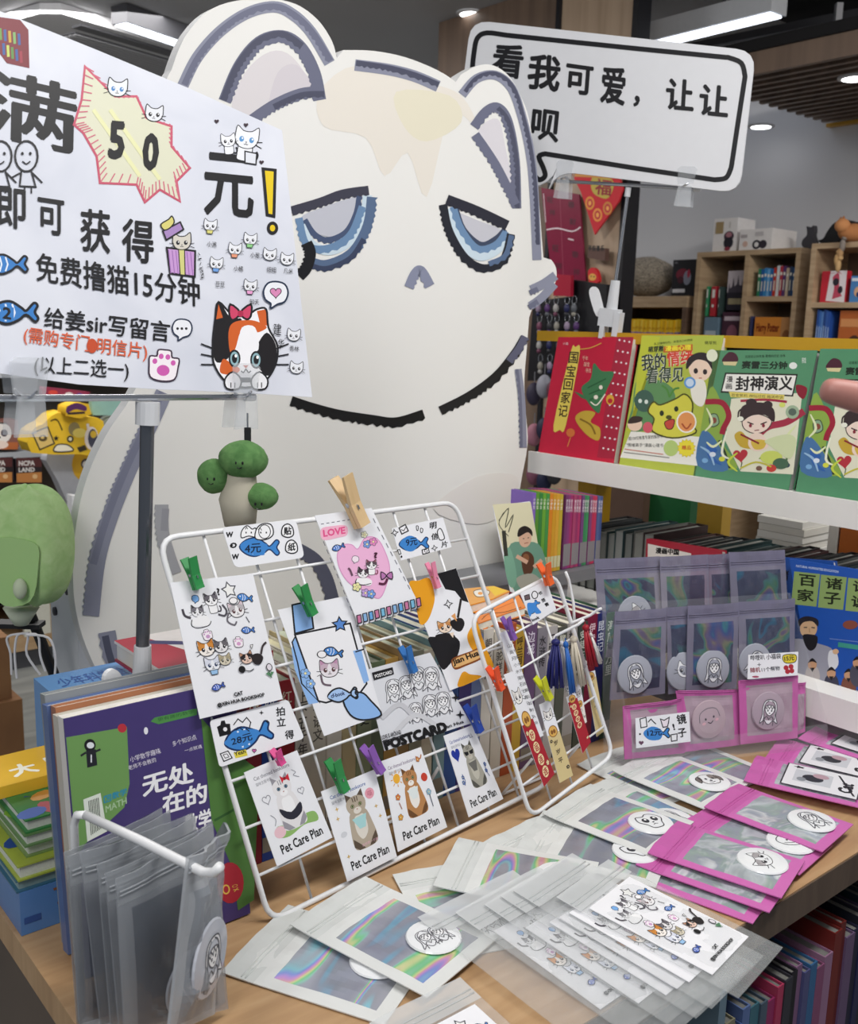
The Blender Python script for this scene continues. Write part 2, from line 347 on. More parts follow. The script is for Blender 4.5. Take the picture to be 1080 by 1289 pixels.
def d_photo_cat(c, x, y, sc, rot=0, fur='#b9a893', dark='#5d4a38', chest='#e8e2d8', bow=None, collar=None, glasses=False):
    d = c.sub(x, y, sc, rot)
    d.poly(sm([(-0.5, 0.5), (-0.75, -0.4), (-0.8, -1.3), (-0.5, -1.6), (0.55, -1.6), (0.85, -1.3), (0.75, -0.4), (0.45, 0.5)], 4, True), fur)
    d.poly(sm([(-0.3, 0.2), (-0.4, -0.6), (-0.1, -1.1), (0.35, -0.7), (0.32, 0.2)], 4, True), chest)
    d.poly([(-0.75, -0.9), (-0.8, -1.35), (-0.5, -1.6), (-0.1, -1.6), (-0.45, -1.2)], dark); d.poly([(0.8, -0.9), (0.85, -1.3), (0.55, -1.6), (0.2, -1.6), (0.5, -1.2)], dark)
    d.poly([(-0.58, 0.85), (-0.56, 1.6), (-0.1, 1.25)], dark); d.poly([(0.58, 0.85), (0.56, 1.6), (0.1, 1.25)], dark)
    d.poly(sm([(-0.62, 0.7), (-0.55, 1.15), (0, 1.35), (0.55, 1.15), (0.62, 0.7), (0.3, 0.3), (-0.3, 0.3)], 4, True), fur)
    d.ell(0, 0.52, 0.26, 0.18, chest); d.line([(0, 1.3), (0, 1.0)], 0.07, dark); d.line([(-0.16, 1.28), (-0.14, 1.02)], 0.06, dark); d.line([(0.16, 1.28), (0.14, 1.02)], 0.06, dark)
    if glasses: d.poly([(-0.58, 0.95), (-0.05, 0.9), (-0.1, 0.68), (-0.45, 0.66)], '#15151a'); d.poly([(0.58, 0.95), (0.05, 0.9), (0.1, 0.68), (0.45, 0.66)], '#15151a')
    else:
        for sg in (-1, 1): d.ell(0.26 * sg, 0.82, 0.12, 0.11, '#2a2620', n=12); d.ell(0.26 * sg, 0.82, 0.09, 0.08, '#a7b27a' if not bow else '#6d94b0', n=10); d.ell(0.26 * sg, 0.82, 0.045, 0.06, '#15151a', n=8)
    d.poly([(-0.06, 0.62), (0.06, 0.62), (0, 0.54)], '#a86a62')
    if bow:
        d.poly([(0.35, 1.25), (0.1, 1.5), (0.1, 1.05)], bow); d.poly([(0.35, 1.25), (0.7, 1.45), (0.65, 1.0)], bow); d.ell(0.36, 1.25, 0.1, 0.1, '#8a1420', n=10)
    if collar: d.poly([(-0.5, 0.15), (0.48, 0.2), (0.25, -0.5), (-0.15, -0.5)], collar)
def d_sketch(c, x, y, sc, rot=0, seed=1, fig=1, lw=0.022, col='#4a4a52'):
    """line drawing of long-haired figures"""
    R = random.Random(seed); d = c.sub(x, y, sc, rot)
    for k in range(fig):
        ox = (k - (fig - 1) / 2) * 0.85; oy = R.uniform(-0.08, 0.08); w_ = R.uniform(-.08, .08); e = lambda pts: [(px + ox, py + oy) for px, py in pts]
        hair = sm([(0, .62), (.38, .5), (.5, .1), (.46, -.3), (.6 + w_, -.75), (.3, -.6), (.1, -.8), (-.1, -.8), (-.32, -.6), (-.6 + w_, -.8), (-.48, -.3), (-.5, .1), (-.36, .5)], 4, True)
        d.out(e(hair), '#e9eaee', lw, col); d.out(e(sm([(-.3, .2), (-.28, -.1), (0, -.32), (.28, -.1), (.3, .2), (0, .3)], 4, True)), '#f4f4f6', lw, col)
        d.line(e([(-.32, .2), (-.22, .06), (-.16, .24), (-.04, .08), (.06, .26), (.16, .07), (.24, .22), (.32, .1)]), lw, col)
        for q in (-1, 1): d.ell(ox + q * .13, oy - .02, .05, .065, col, n=10); d.line(e(sm([(q * .36, .3), (q * .4, -.1), (q * .36 + w_, -.55)], 4)), lw, col); d.line(e(sm([(q * .1, .55), (q * .28, .42), (q * .36, .25)], 3)), lw, col); d.line(e(sm([(q * .14, -.34), (q * .3, -.5), (q * .34, -.9)], 3)), lw, col)
        d.line(e([(-.05, -.17), (.05, -.17)]), lw, col); d.line(e([(-.12, -.38), (0, -.55), (.12, -.38)]), lw, col)
# ================================================================== THE SETTING
WU, FU, LV, CZ = 4.35, 4.0, 6.4, 2.68
def uvbox(mb, u0, u1, v0, v1, z0, z1, mat):
    mb.box((u0, v0, z0), (u1, v1, z1), mat)
TM = Matrix((U, W, Z)).transposed().to_4x4()          # table frame: x = U, y = W
stone = ramp_mat('floor_stone', [(0.25, '#6c6e6c'), (0.5, '#858784'), (0.75, '#9b9c98')], noise_fac(3.2, 0.8, (1, 3, 1), 6), 0.35)
mb = MB(); uvbox(mb, -3.0, WU + 0.1, -1.6, LV + 0.1, -0.05, 0, stone); struct('floor', mb, TM)
wallm = m('#cfcfd2', 0.75, grain=0.02, scale=3)
mb = MB(); uvbox(mb, WU, WU + 0.1, -1.6, LV, 0, CZ, wallm); struct('wall_right', mb, TM)
mb = MB(); uvbox(mb, -3.0, WU, LV, LV + 0.1, 0, CZ, m('#8d8b88', 0.8, scale=3)); struct('wall_left', mb, TM)
beige = ramp_mat('wall_veneer', [(0.2, '#8f7a62'), (0.5, '#a8917a'), (0.8, '#b59f86')], noise_fac(2.5, 0.4, (8, 8, 0.6), 5), 0.5)
dkw = ramp_mat('wall_veneer_dark', [(0.2, '#54453a'), (0.5, '#6b584a'), (0.8, '#786353')], noise_fac(2.5, 0.4, (8, 8, 0.6), 5), 0.5)
blk = m('#15151a', 0.5)
mb = MB(); uvbox(mb, 3.0, 3.06, 2.50, 2.86, 0, CZ - 0.001, beige); struct('wall_column', mb, TM)
mb = MB(); uvbox(mb, 3.0, 3.06, 2.88, 3.6, 0, CZ - 0.001, dkw); struct('wall_panel', mb, TM)
mb = MB(); uvbox(mb, 2.985, 3.06, 2.475, 2.499, 0, CZ - 0.001, blk); uvbox(mb, 2.985, 3.06, 2.8605, 2.8795, 0, CZ - 0.001, blk); struct('trim_1', mb, TM)
mb = MB(); uvbox(mb, -3.0, WU + 0.1, -1.6, LV + 0.1, CZ, CZ + 0.05, m('#a2a2a4', 0.8, scale=2)); struct('ceiling', mb, TM)
mb = MB(); uvbox(mb, 3.0, WU, -1.5, 2.47, 2.64, CZ - 0.001, m('#0e0e11', 0.9)); struct('ceiling_black', mb, TM)
mb = MB(); uvbox(mb, 3.35, WU, -1.5, 2.47, 2.38, 2.42, m('#131214', 0.9)); struct('ceiling_slat_backing', mb, TM)
mb = MB()
for i in range(14): uvbox(mb, 3.36 + i * 0.07, 3.385 + i * 0.07, -1.5, 2.47, 2.30, 2.379, dkw)
struct('ceiling_slats', mb, TM)
mb = MB(); uvbox(mb, WU - 0.035, WU - 0.003, -1.5, 2.47, 2.285, 2.30, m('#c99a3e', 0.4)); struct('trim_2', mb, TM)

def lamp_bar(pa, pb, z, ext, lab, hang):
    a, b = onz(*pa, z), onz(*pb, z); d = (b - a).normalized(); b = b + d * ext; n = V((-d.y, d.x, 0))
    M = Matrix((d, n, Z)).transposed().to_4x4(); M.translation = a; Lh = (b - a).length
    r = root('linear_light', M, lab, 'ceiling light', 'linear ceiling lights')
    q = MB(); q.box((0, -0.05, 0.003), (Lh, 0.05, 0.075), m('#b9bbbf' if hang else '#3a3a3e', 0.5)); q.build('housing', None, r)
    q = MB(); q.box((0.01, -0.036, -0.004), (Lh - 0.01, 0.036, 0.0028), m('#eef4ff', 0.5, emit=2.6)); q.build('diffuser', None, r)
    if hang:
        for t in (0.15, 0.85): q = MB(); q.tube([(Lh * t, 0, 0.075), (Lh * t, 0, CZ - z - 0.002)], 0.004, blk, 6); q.build('cable', None, r)
lamp_bar((150, 30), (230, 57), 2.60, 0.7, 'linear white ceiling light between the air vent and the big cat ear', False)
lamp_bar((980, 18), (850, 50), 2.5, 1.1, 'upper of two linear ceiling lights at the top right', True)
lamp_bar((1062, 73), (945, 99), 2.5, 1.1, 'lower linear ceiling light beside the white track spotlight', True)
def downlight(px, py, z, lab):
    p = onz(px, py, z); r = root('downlight', p, lab, 'ceiling light', 'round recessed downlights')
    q = MB(); q.lathe([(0.06, 0.0), (0.06, -0.006), (0.045, -0.008)], m('#c8c8ca', 0.4), 20); q.build('trim_ring', None, r)
    q = MB(); q.lathe([(0.044, -0.0085), (0.02, -0.0095)], m('#ffffff', 0.4, emit=6), 20); q.build('lamp', None, r)
downlight(592, 16, CZ, 'round downlight in the grey ceiling above the big white cat')
downlight(958, 158, 2.30, 'round downlight in the slatted ceiling right of the speech sign')
downlight(1076, 97, 2.30, 'round downlight in the slatted ceiling at the right edge')
# spot on its track
ta, tb = onz(1080, 22, 2.58), onz(800, 78, 2.58); td = (ta - tb).normalized()
M = Matrix((td, V((-td.y, td.x, 0)), Z)).transposed().to_4x4(); M.translation = tb
q = MB(); q.box((0.25, -0.015, 0), ((ta - tb).length + 0.5, 0.015, 0.03), m('#2a2a2e', 0.5)); tag(q.build('light_track', M), 'dark light track running under the black ceiling', 'light track')
p = onz(1053, 40, 2.5); r = root('track_spotlight', p, 'white cylindrical track spotlight at the top right', 'spotlight')
q = MB(); q.lathe([(0.035, -0.16), (0.045, -0.15), (0.045, 0.0), (0.03, 0.01)], m('#9a9a9c', 0.4), 20); q.build('lamp_body', Matrix.Rotation(0.25, 4, 'Y'), r)
q = MB(); q.box((-0.012, -0.012, 0.0), (0.012, 0.012, 0.10), m('#8c8c90', 0.5)); q.build('stem', None, r)
# ceiling air unit
p = onz(128, 62, CZ); M = TM.copy(); M.translation = p
M = M @ Matrix.Rotation(radians(14), 4, 'Z')
r = root('air_conditioner', M, 'square grey air conditioner unit in the ceiling at the upper left', 'air conditioner')
q = MB(); q.prism([(-.55, -.48), (.55, -.48), (.6, -.4), (.6, .4), (.55, .48), (-.55, .48), (-.6, .4), (-.6, -.4)], -0.045, -0.002, m('#d6d6d8', 0.6)); q.build('panel', None, r)
for s in (-1, 1):
    q = MB(); q.box((-0.42, s * 0.40 - 0.035, -0.055), (0.42, s * 0.40 + 0.035, -0.0455), m('#6a6a6e', 0.6)); q.build('louver', None, r)
q = MB(); q.box((-0.36, -0.3, -0.05), (0.36, 0.3, -0.0455), m('#77777b', 0.7))
for i in range(18): q.box((-0.35, -0.29 + i * 0.034, -0.056), (0.35, -0.272 + i * 0.034, -0.0502), m('#b4b4b7', 0.6))
q.build('grille', None, r)

# ================================================================== BACK WALL: bookcases, boxes, figurines
PF = upl(FU)
def lp(pl, x, y, ox=780, oy=220, sc=3.6): return pl.px(ox + x / sc, oy + y / sc)
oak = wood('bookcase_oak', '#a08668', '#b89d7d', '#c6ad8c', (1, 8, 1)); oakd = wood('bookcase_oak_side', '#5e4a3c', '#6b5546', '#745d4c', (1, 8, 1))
LOWZ = lp(PF, 560, 800)[1]
def bookcase(x0, x1, ztop, mids, shelves, lab, M, dep=0.28):
    """local: x right, y up, z towards the aisle; front at z = 0"""
    r = root('bookcase', M @ Matrix.Translation(((x0 + x1) / 2, 0, 0)), lab, 'bookcase'); cx = (x0 + x1) / 2; t = 0.022
    def part(n, a, b, mat):
        q = MB(); q.box((a[0] - cx, a[1], a[2]), (b[0] - cx, b[1], b[2]), mat); q.build(n, None, r)
    part('back_panel', (x0, 0, -dep), (x1, ztop, -dep + 0.01), m('#6f5c4c', 0.6)); part('top_board', (x0, ztop - t, -dep + 0.0101), (x1, ztop, 0), oak)
    part('side_panel', (x0, 0, -dep + 0.0101), (x0 + t, ztop - t - 0.0001, 0), oak); part('side_panel', (x1 - t, 0, -dep + 0.0101), (x1, ztop - t - 0.0001, 0), oak)
    for mx in mids: part('divider', (mx - t / 2, 0, -dep + 0.0101), (mx + t / 2, ztop - t - 0.0001, -0.001), oak)
    for a, b, z in shelves: part('shelf', (a, z - t / 2, -dep + 0.0101), (b, z + t / 2, -0.002), oak)
    return r
MF = PF.M()
xa, zt = lp(PF, 352, 352); xb = lp(PF, 825, 320)[0]; xm = lp(PF, 572, 450)[0]; zs = lp(PF, 670, 562)[1]
zlow = zs - 0.36
bookcase(xa, xb, zt, [xm], [(xm + 0.011, xb - 0.022, zs), (xa + 0.022, xm - 0.011, zlow + 0.02), (xm + 0.011, xb - 0.022, zlow)], 'oak bookcase by the grey wall with two white boxes on top', MF)
PF2 = upl(FU - 0.05); xc, zt2 = lp(PF2, 872, 312); M2 = PF2.M()
bookcase(xc, xc + 0.95, zt2, [xc + 0.6], [(xc + 0.022, xc + 0.589, lp(PF2, 930, 590)[1]), (xc + 0.022, xc + 0.589, lp(PF2, 930, 590)[1] - 0.36)], 'oak bookcase at the right edge with cat figures on top', M2)
def fbook(pl, x0, x1, z0, z1, dep, col, name, lab, cat='book', group=None, art=None, back=0.0, pages=True):
    """small upright book or box: front at -back"""
    M = pl.M() @ Matrix.Translation(((x0 + x1) / 2, z0, -back)); w_ = (x1 - x0) / 2; h_ = z1 - z0
    q = MB(); q.box((-w_, 0, -dep), (w_, h_, 0), m(col, 0.4))
    if art: art(Cv(q, lambda a, b: (a * w_, b * h_), 1, z=0.0008, dz=4e-4))
    o = tag(q.build(name, M, base=(0, 0, 0)), lab, cat, group)
    return o
def fr(pl, X0, Y0, X1, Y1): a = lp(pl, X0, Y1); b = lp(pl, X1, Y0); return a[0], b[0], a[1], b[1]
R = random.Random(4)
x0, x1, _, z1 = fr(PF, 602, 405, 800, 545); z0 = zs + 0.0115; n = 13; xs = x0
cols = ['#2f7f5a', '#2a5e9e', '#3a86c0', '#6aa7d8', '#2c6aa8', '#c0392b', '#d8dce0', '#b03a48', '#5a3a6e', '#c9b49a', '#41506e', '#2f5f94', '#233f7a']
cn = 'green blue blue pale-blue blue red white red purple tan slate blue navy'.split()
for i in range(n):
    wd = (x1 - x0) / n; hh = (z1 - z0) * R.uniform(0.88, 1.0)
    fbook(PF, x0 + i * wd + 0.0008, x0 + (i + 1) * wd - 0.0008, z0, z0 + hh, 0.16, cols[i], 'book', f'{cn[i]} book, {nth(i)} from left in the upper right bookcase cell', 'book', 'books in the upper right cell of the bookcase',
          lambda c: (c.poly([(-0.7, 0.7), (0.7, 0.7), (0.7, 0.8), (-0.7, 0.8)], '#e8e4d8'), c.poly([(-0.4, 0.2), (0.4, 0.2), (0.4, 0.55), (-0.4, 0.55)], '#d8d4c4')), 0.03)
zb = zlow + 0.0315
def castle(c):
    c.poly([(-1, 0.45), (1, 0.45), (1, 1), (-1, 1)], '#c9bfc4')
    c.poly([(-0.9, 0.45), (-0.8, 0.7), (-0.7, 0.55), (-0.5, 0.6), (-0.4, 0.85), (-0.25, 0.6), (0, 0.66), (0.1, 0.9), (0.25, 0.64), (0.5, 0.62), (0.6, 0.8), (0.72, 0.55), (0.9, 0.5), (0.9, 0.45)], '#4b4550')
    c.poly([(-0.8, 0.15), (0.8, 0.15), (0.8, 0.3), (-0.8, 0.3)], '#a59a7a')
a = fr(PF, 452, 430, 552, 612); fbook(PF, a[0], a[1], a[2], a[3], 0.05, '#33303a', 'picture_book', 'grey book with a castle cover facing out of the bookcase', art=castle, back=0.05)
a = fr(PF, 440, 622, 546, 760); fbook(PF, a[0], a[1], zb, a[3], 0.05, '#4a2f3e', 'picture_book', 'dark maroon book facing out below the castle book', art=lambda c: (c.ell(0, 0.65, 0.5, 0.14, '#8d5a6a'), c.poly([(-0.8, 0.86), (0.8, 0.86), (0.8, 0.93), (-0.8, 0.93)], '#c9b8c0'), c.ell(0.5, 0.3, 0.4, 0.1, '#d8d4cf')), back=0.03)
for i, (X0, X1, cc, nm) in enumerate(((374, 394, '#3f9a6a', 'green'), (396, 428, '#b8323c', 'red'), (430, 446, '#3a4a48', 'dark'))):
    a = fr(PF, X0, 505, X1, 640); fbook(PF, a[0], a[1], a[2], a[3], 0.16, cc, 'book', f'{nm} spined book left of the castle book in the bookcase', art=lambda c: (c.poly([(-0.6, 0.62), (0.6, 0.62), (0.6, 0.9), (-0.6, 0.9)], '#e6e2dc'), c.ell(0, 0.35, 0.5, 0.06, '#e6e2dc')), back=0.02)
a = fr(PF, 366, 645, 436, 760); fbook(PF, a[0], a[1], zb, a[3], 0.2, '#6d8597', 'book', 'grey-blue book box under the green and red spines', art=lambda c: c.poly([(-0.8, 0.6), (0.8, 0.6), (0.8, 0.75), (-0.8, 0.75)], '#b9c6cf'), back=0.02)
def wiz(c):
    c.text('Harry Potter', (-0.9, 0.72), (0.3, 0.72), (-0.9, 0.9), col='#7a1f14', bold=0.03); c.poly([(-0.7, 0.5), (0.1, 0.5), (0.1, 0.62), (-0.7, 0.62)], '#5d2a16')
    c.poly([(0.4, 0), (1, 0), (1, 1), (0.4, 1)], '#c08a58'); c.ell(0.7, 0.7, 0.2, 0.1, '#8e5a34')
a = fr(PF, 588, 645, 772, 760); fbook(PF, a[0], a[1], zlow + 0.0115, a[3], 0.1, '#d98a3a', 'boxed_book_set', 'orange boxed book set in the lower right bookcase cell', 'book', art=wiz, back=0.03)
a = fr(PF, 566, 640, 584, 760); fbook(PF, a[0], a[1], zlow + 0.0115, a[3], 0.15, '#3a3f66', 'book', 'thin navy book left of the orange boxed set', back=0.03)
sz2 = lp(PF2, 930, 590)[1] + 0.0115
def manga(c):
    c.poly([(-0.5, 0.05), (1, 0), (1, 1), (-0.3, 1)], '#e8dfe2'); c.poly(sm([(0, 0.1), (0.1, 0.5), (-0.1, 0.8), (0.4, 0.9), (0.5, 0.4), (0.8, 0.2)], 3), '#c44a62'); c.ell(0.2, 0.65, 0.25, 0.12, '#2a2430'); c.ell(0.6, 0.4, 0.2, 0.12, '#2a2430'); c.text('ー人', (-0.3, 0.88), (0.6, 0.9), (-0.3, 0.97), col='#c32a3a', bold=0.03)
a = fr(PF2, 888, 432, 1015, 580); fbook(PF2, a[0], a[1], sz2, a[3], 0.04, '#c8283a', 'comic_book', 'red and white comic facing out of the right bookcase', art=manga, back=0.03)
a = fr(PF2, 1020, 455, 1110, 600); fbook(PF2, a[0], a[1], sz2, a[3], 0.04, '#4a84c0', 'comic_book', 'blue comic right of the red and white comic', art=lambda c: (c.poly([(-0.9, 0.8), (0.4, 0.8), (0.4, 0.92), (-0.9, 0.92)], '#dfe8f2'), c.ell(0, 0.4, 0.5, 0.2, '#e0b08a'), c.ell(0.1, 0.3, 0.3, 0.1, '#2a3a66')), back=0.03)
xx = fr(PF2, 842, 590, 950, 760)
for i in range(6):
    wd = (xx[1] - xx[0] - 0.03) / 6; fbook(PF2, xx[0] + 0.03 + i * wd, xx[0] + 0.03 + (i + 1) * wd - 0.0015, sz2 - 0.36, sz2 - 0.03 - 0.004 * (i % 3), 0.15, ['#2a4f96', '#3f6fb8', '#5a86c4', '#27488a', '#3a62ae', '#2d55a6'][i], 'book', f'blue spined book, {nth(i)} from left in the lower right bookcase', 'book', 'blue books in the right bookcase', lambda c: c.poly([(-0.4, 0.4), (0.4, 0.4), (0.4, 0.8), (-0.4, 0.8)], '#a9c2e6'), 0.02)
a = fr(PF2, 970, 615, 1110, 760); fbook(PF2, a[0], a[1], sz2 - 0.36, a[3], 0.1, '#b8622e', 'boxed_book_set', 'orange-brown boxed set at the right edge of the bookcase', 'book', art=lambda c: (c.ell(0.2, 0.5, 0.6, 0.2, '#4a2a1c'), c.poly([(-0.9, 0.8), (0.9, 0.8), (0.9, 0.9), (-0.9, 0.9)], '#d8925a')), back=0.03)
# on top of the bookcases
def bears(c):
    c.ell(0.35, 0.45, 0.42, 0.16, '#4a3a44'); c.ell(0.35, 0.26, 0.4, 0.18, '#2c2a33'); c.ell(0.35, 0.5, 0.26, 0.08, '#b07a84'); c.ell(0.3, 0.08, 0.25, 0.06, '#8e3a4a'); c.poly([(-0.8, 0.55), (-0.15, 0.55), (-0.15, 0.9), (-0.8, 0.9)], '#a8916a'); c.poly([(0.35, 0.7), (0.45, 0.7), (0.45, 0.88), (0.35, 0.88)], '#c9c4bf')
a = fr(PF, 402, 190, 520, 340); fbook(PF, a[0], a[1], zt + 0.001, a[3], 0.14, '#ece8e6', 'gift_box', 'taller white gift box on the left end of the bookcase top', 'box', art=bears, back=0.03)
a = fr(PF, 525, 238, 682, 330); fbook(PF, a[0] + 0.004, a[1], zt + 0.001, a[3], 0.2, '#ece8e6', 'gift_box', 'wide low white gift box right of the taller white box', 'box', art=lambda c: (c.ell(0.1, 0.25, 0.26, 0.22, '#2c2a33'), c.ell(0.1, 0.25, 0.14, 0.12, '#ece8e6'), c.ell(0.5, 0.25, 0.24, 0.2, '#3a343e'), c.ell(-0.6, 0.3, 0.16, 0.14, '#d9b8a8'), c.poly([(-0.9, 0.6), (-0.5, 0.6), (-0.5, 0.75), (-0.9, 0.75)], '#b8b0b0'), c.poly([(0.0, 0.65), (0.5, 0.65), (0.5, 0.85), (0.0, 0.85)], '#c9c4c4')), back=0.02)
def flatfig(pl, pts, th, col, name, lab, cat, zbase):
    P = [lp(pl, x, y) for x, y in pts]; mnx = sum(p[0] for p in P) / len(P); mny = min(p[1] for p in P)
    q = MB(); q.prism([(p[0] - mnx, p[1] - mny) for p in P], -th / 2, th / 2, m(col, 0.6)); M = pl.M() @ Matrix.Translation((mnx, zbase, -0.1))
    return tag(q.build(name, M, base=(0, 0, 0)), lab, cat)
flatfig(PF, sm([(778, 300), (782, 275), (800, 255), (802, 235), (800, 212), (810, 218), (822, 216), (832, 208), (834, 235), (830, 255), (840, 285), (838, 308), (800, 316)], 3, True), 0.03, '#3f3e44', 'cat_figurine', 'grey sitting cat figurine on the bookcase top beside the black cat', 'figurine', zt + 0.001)
flatfig(PF2, sm([(858, 285), (880, 275), (900, 240), (935, 200), (985, 188), (1020, 200), (1050, 195), (1085, 178), (1088, 190), (1050, 215), (1025, 235), (1010, 255), (985, 270), (978, 296), (962, 296), (955, 280), (940, 298), (905, 290), (880, 300)], 3, True), 0.05, '#0e0e12', 'cat_figurine', 'black prowling cat figure with raised tail on the right bookcase', 'figurine', zt2 + 0.001)
r = root('toy_cat', PF2.at(780 + 1050 / 3.6, 220 + 285 / 3.6) + Z * 0.002 - PF2.n * 0.01, 'orange plush cat on the right bookcase top under the black cat', 'toy')
r.location.z = zt2 + 0.001
q = MB(); q.blob((0, 0, 0.035), (0.06, 0.045, 0.036), m('#b5794a', 0.9)); q.blob((-0.05, -0.01, 0.06), (0.03, 0.03, 0.028), m('#c98a58', 0.9)); q.build('plush_body', None, r, True)
for s in (-1, 1): q = MB(); q.lathe([(0.011, 0), (0.001, 0.018)], m('#a86c40', 0.9), 10); q.build('ear', Matrix.Translation((-0.05, s * 0.014, 0.08)), r)
for i, (X, Y, cc) in enumerate(((1010, 320, '#8a8078'), (1000, 355, '#b08a60'), (985, 385, '#c09a68'), (990, 412, '#c4a070'))):
    pl = PF2.off(0.025); p = pl.at(780 + X / 3.6, 220 + Y / 3.6); r = root('hanging_cat', p, f'small climbing cat figure, {nth(i)} from the top of the hanging chain', 'figurine', 'climbing cat figures hanging from the right bookcase')
    q = MB(); q.blob((0, 0, 0), (0.012, 0.012, 0.026), m(cc, 0.8), 12, 8); q.blob((0.004, -0.004, 0.03), (0.012, 0.012, 0.011), m(cc, 0.8), 12, 8); q.build('cat_body', None, r, True)
# black game box, wicker ball, low magazine cabinet
xl0, zl1 = lp(PF, -60, 552); xl1 = lp(PF, 306, 552)[0]; zl0 = lp(PF, 150, 600)[1]
r = root('magazine_cabinet', MF @ Matrix.Translation((xl0, 0, 0)), 'low oak cabinet full of yellow magazines left of the bookcases', 'cabinet'); wd = xl1 - xl0
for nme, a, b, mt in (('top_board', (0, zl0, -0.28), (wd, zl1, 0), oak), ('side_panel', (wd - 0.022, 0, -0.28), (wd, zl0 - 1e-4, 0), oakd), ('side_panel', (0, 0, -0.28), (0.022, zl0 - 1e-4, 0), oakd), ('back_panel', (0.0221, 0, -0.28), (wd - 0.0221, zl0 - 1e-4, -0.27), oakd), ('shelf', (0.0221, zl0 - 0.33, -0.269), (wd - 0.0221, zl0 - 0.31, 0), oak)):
    q = MB(); q.box(a, b, mt); q.build(nme, None, r)
ym = (xl1 - xl0 - 0.06) / 34
for i in range(34):
    hh = 0.245 + 0.008 * R.random(); x = xl0 + 0.028 + i * ym
    def yart(c, k=i): c.poly([(-1, 0), (1, 0), (1, 0.76), (-1, 0.76)], ['#8a6aa0', '#9a7ab0', '#a58ab8'][k % 3]); c.poly([(-0.6, 0.82), (0.6, 0.82), (0.6, 0.86), (-0.6, 0.86)], '#d8a01a')
    fbook(PF, x, x + ym - 0.0012, zl0 - 0.309, zl0 - 0.309 + hh, 0.18, ['#f0c21e', '#f2cb30', '#e8b414', '#f5d24a'][i % 4], 'magazine', f'yellow and purple magazine, {nth(i)} from left in the low oak cabinet', 'magazine', 'yellow magazines in the low cabinet', yart, 0.012 + 0.006 * R.random())
def game(c):
    c.ell(-0.2, 0.6, 0.5, 0.16, '#7a2238'); c.ell(0.2, 0.5, 0.3, 0.2, '#8f93a4'); c.ell(0.3, 0.62, 0.12, 0.12, '#b83a52'); c.ell(-0.3, 0.45, 0.25, 0.1, '#4a1a2a'); c.poly([(-0.9, 0.1), (0.1, 0.1), (0.1, 0.2), (-0.9, 0.2)], '#d8d8dc'); c.line([(-0.85, 0.92), (-0.6, 0.92)], 0.03, '#77777f')
a = fr(PF, 198, 378, 325, 545); fbook(PF, a[0], a[1], zl1 + 0.001, a[3], 0.2, '#1b1b22', 'game_box', 'black game box with dark red artwork on the low cabinet', 'box', art=game, back=0.06)
p = PF.at(780 + 48 / 3.6, 220 + 515 / 3.6) - PF.n * 0.12; p.z = zl1 + 0.1
q = MB(); q.blob((0, 0, 0), (0.15, 0.13, 0.1), ramp_mat('wicker', [(0.3, '#4f463c'), (0.5, '#8d8272'), (0.7, '#b5aa98')], noise_fac(60, 2, (1, 1, 2)), 0.7, bump=1.0), 24, 14, lambda d: 1 + 0.05 * noise.noise(d * 5)); tag(q.build('woven_basket', Matrix.Translation(p), smooth=True), 'rounded grey woven ball on the low magazine cabinet', 'basket')

# ================================================================== COLUMN WITH THE RED DECORATIONS AND KEYCHAINS
PC = upl(2.985)
def cpx(X, Y, pl=PC): return pl.px(660 + X / 5.37, 200 + Y / 5.37)
def cpt(pl, pts): return [cpx(x, y, pl) for x, y in pts]
pl = PC.off(0.012); q = MB(); q.prism(cpt(pl, [(118, 195), (375, 240), (420, 825), (190, 800)]), -0.004, 0.004, m('#7d1f3c', 0.25)); c = pcv(q, pl, 660, 200, 5.37, 0.0045)
for x, y, s in ((160, 255, 40), (300, 285, 45), (175, 340, 40), (310, 400, 45), (195, 580, 45), (325, 620, 48), (215, 700, 45), (335, 740, 45)): c.text('福春吉祥喜庆财旺'[(x + y) % 8], (x, y + s), (x + s, y + s + 5), (x, y), col='#521028', bold=0.03)
c.line([(245, 230), (270, 810)], 5, '#93344f'); c.line(sm([(155, 480), (230, 470), (330, 490), (385, 462)], 4), 8, '#e8d8de'); c.line([(300, 540), (340, 550)], 8, '#e8d8de'); c.line([(135, 235), (150, 430)], 5, '#d8c0c8')
tag(q.build('couplet_packet', pl.M()), 'plastic-wrapped maroon packet with dark characters on the wooden column', 'packet')
pl = PC.off(0.03); q = MB(); q.prism(cpt(pl, [(320, 95), (640, 110), (672, 200), (640, 290), (480, 512), (385, 220)]), -0.004, 0.004, m('#c4202c', 0.6)); c = pcv(q, pl, 660, 200, 5.37, 0.0045)
c.poly(sm([(455, 180), (470, 120), (540, 115), (605, 150), (600, 220), (560, 270), (480, 240)], 4, True), '#b9a23c'); c.text('福', (480, 240), (590, 255), (490, 130), col='#8f1c22', bold=0.03)
for x, y, g in ((448, 300, '#d98a2e'), (568, 335, '#c87a2e'), (500, 380, '#e08a3a')): c.ell(x, y, 32, 46, g); c.ell(x, y, 20, 30, '#b8242c'); c.ell(x, y, 10, 16, '#e8a04a')
c.poly([(330, 95), (640, 112), (640, 135), (330, 120)], '#c9873a')
tag(q.build('festive_pennant', pl.M()), 'red pointed festive hanging with golden characters on the column', 'hanging')
pl = PC.off(0.02); q = MB(); q.prism(cpt(pl, [(445, 600), (560, 605), (558, 690), (440, 670)]), -0.012, 0.012, m('#5a4038', 0.6)); c = pcv(q, pl, 660, 200, 5.37, 0.0125)
for i in range(4): c.text('平安喜乐'[i], (445 + 28 * i, 625), (470 + 28 * i, 627), (446 + 28 * i, 585), col='#1a1414', bold=0.05)
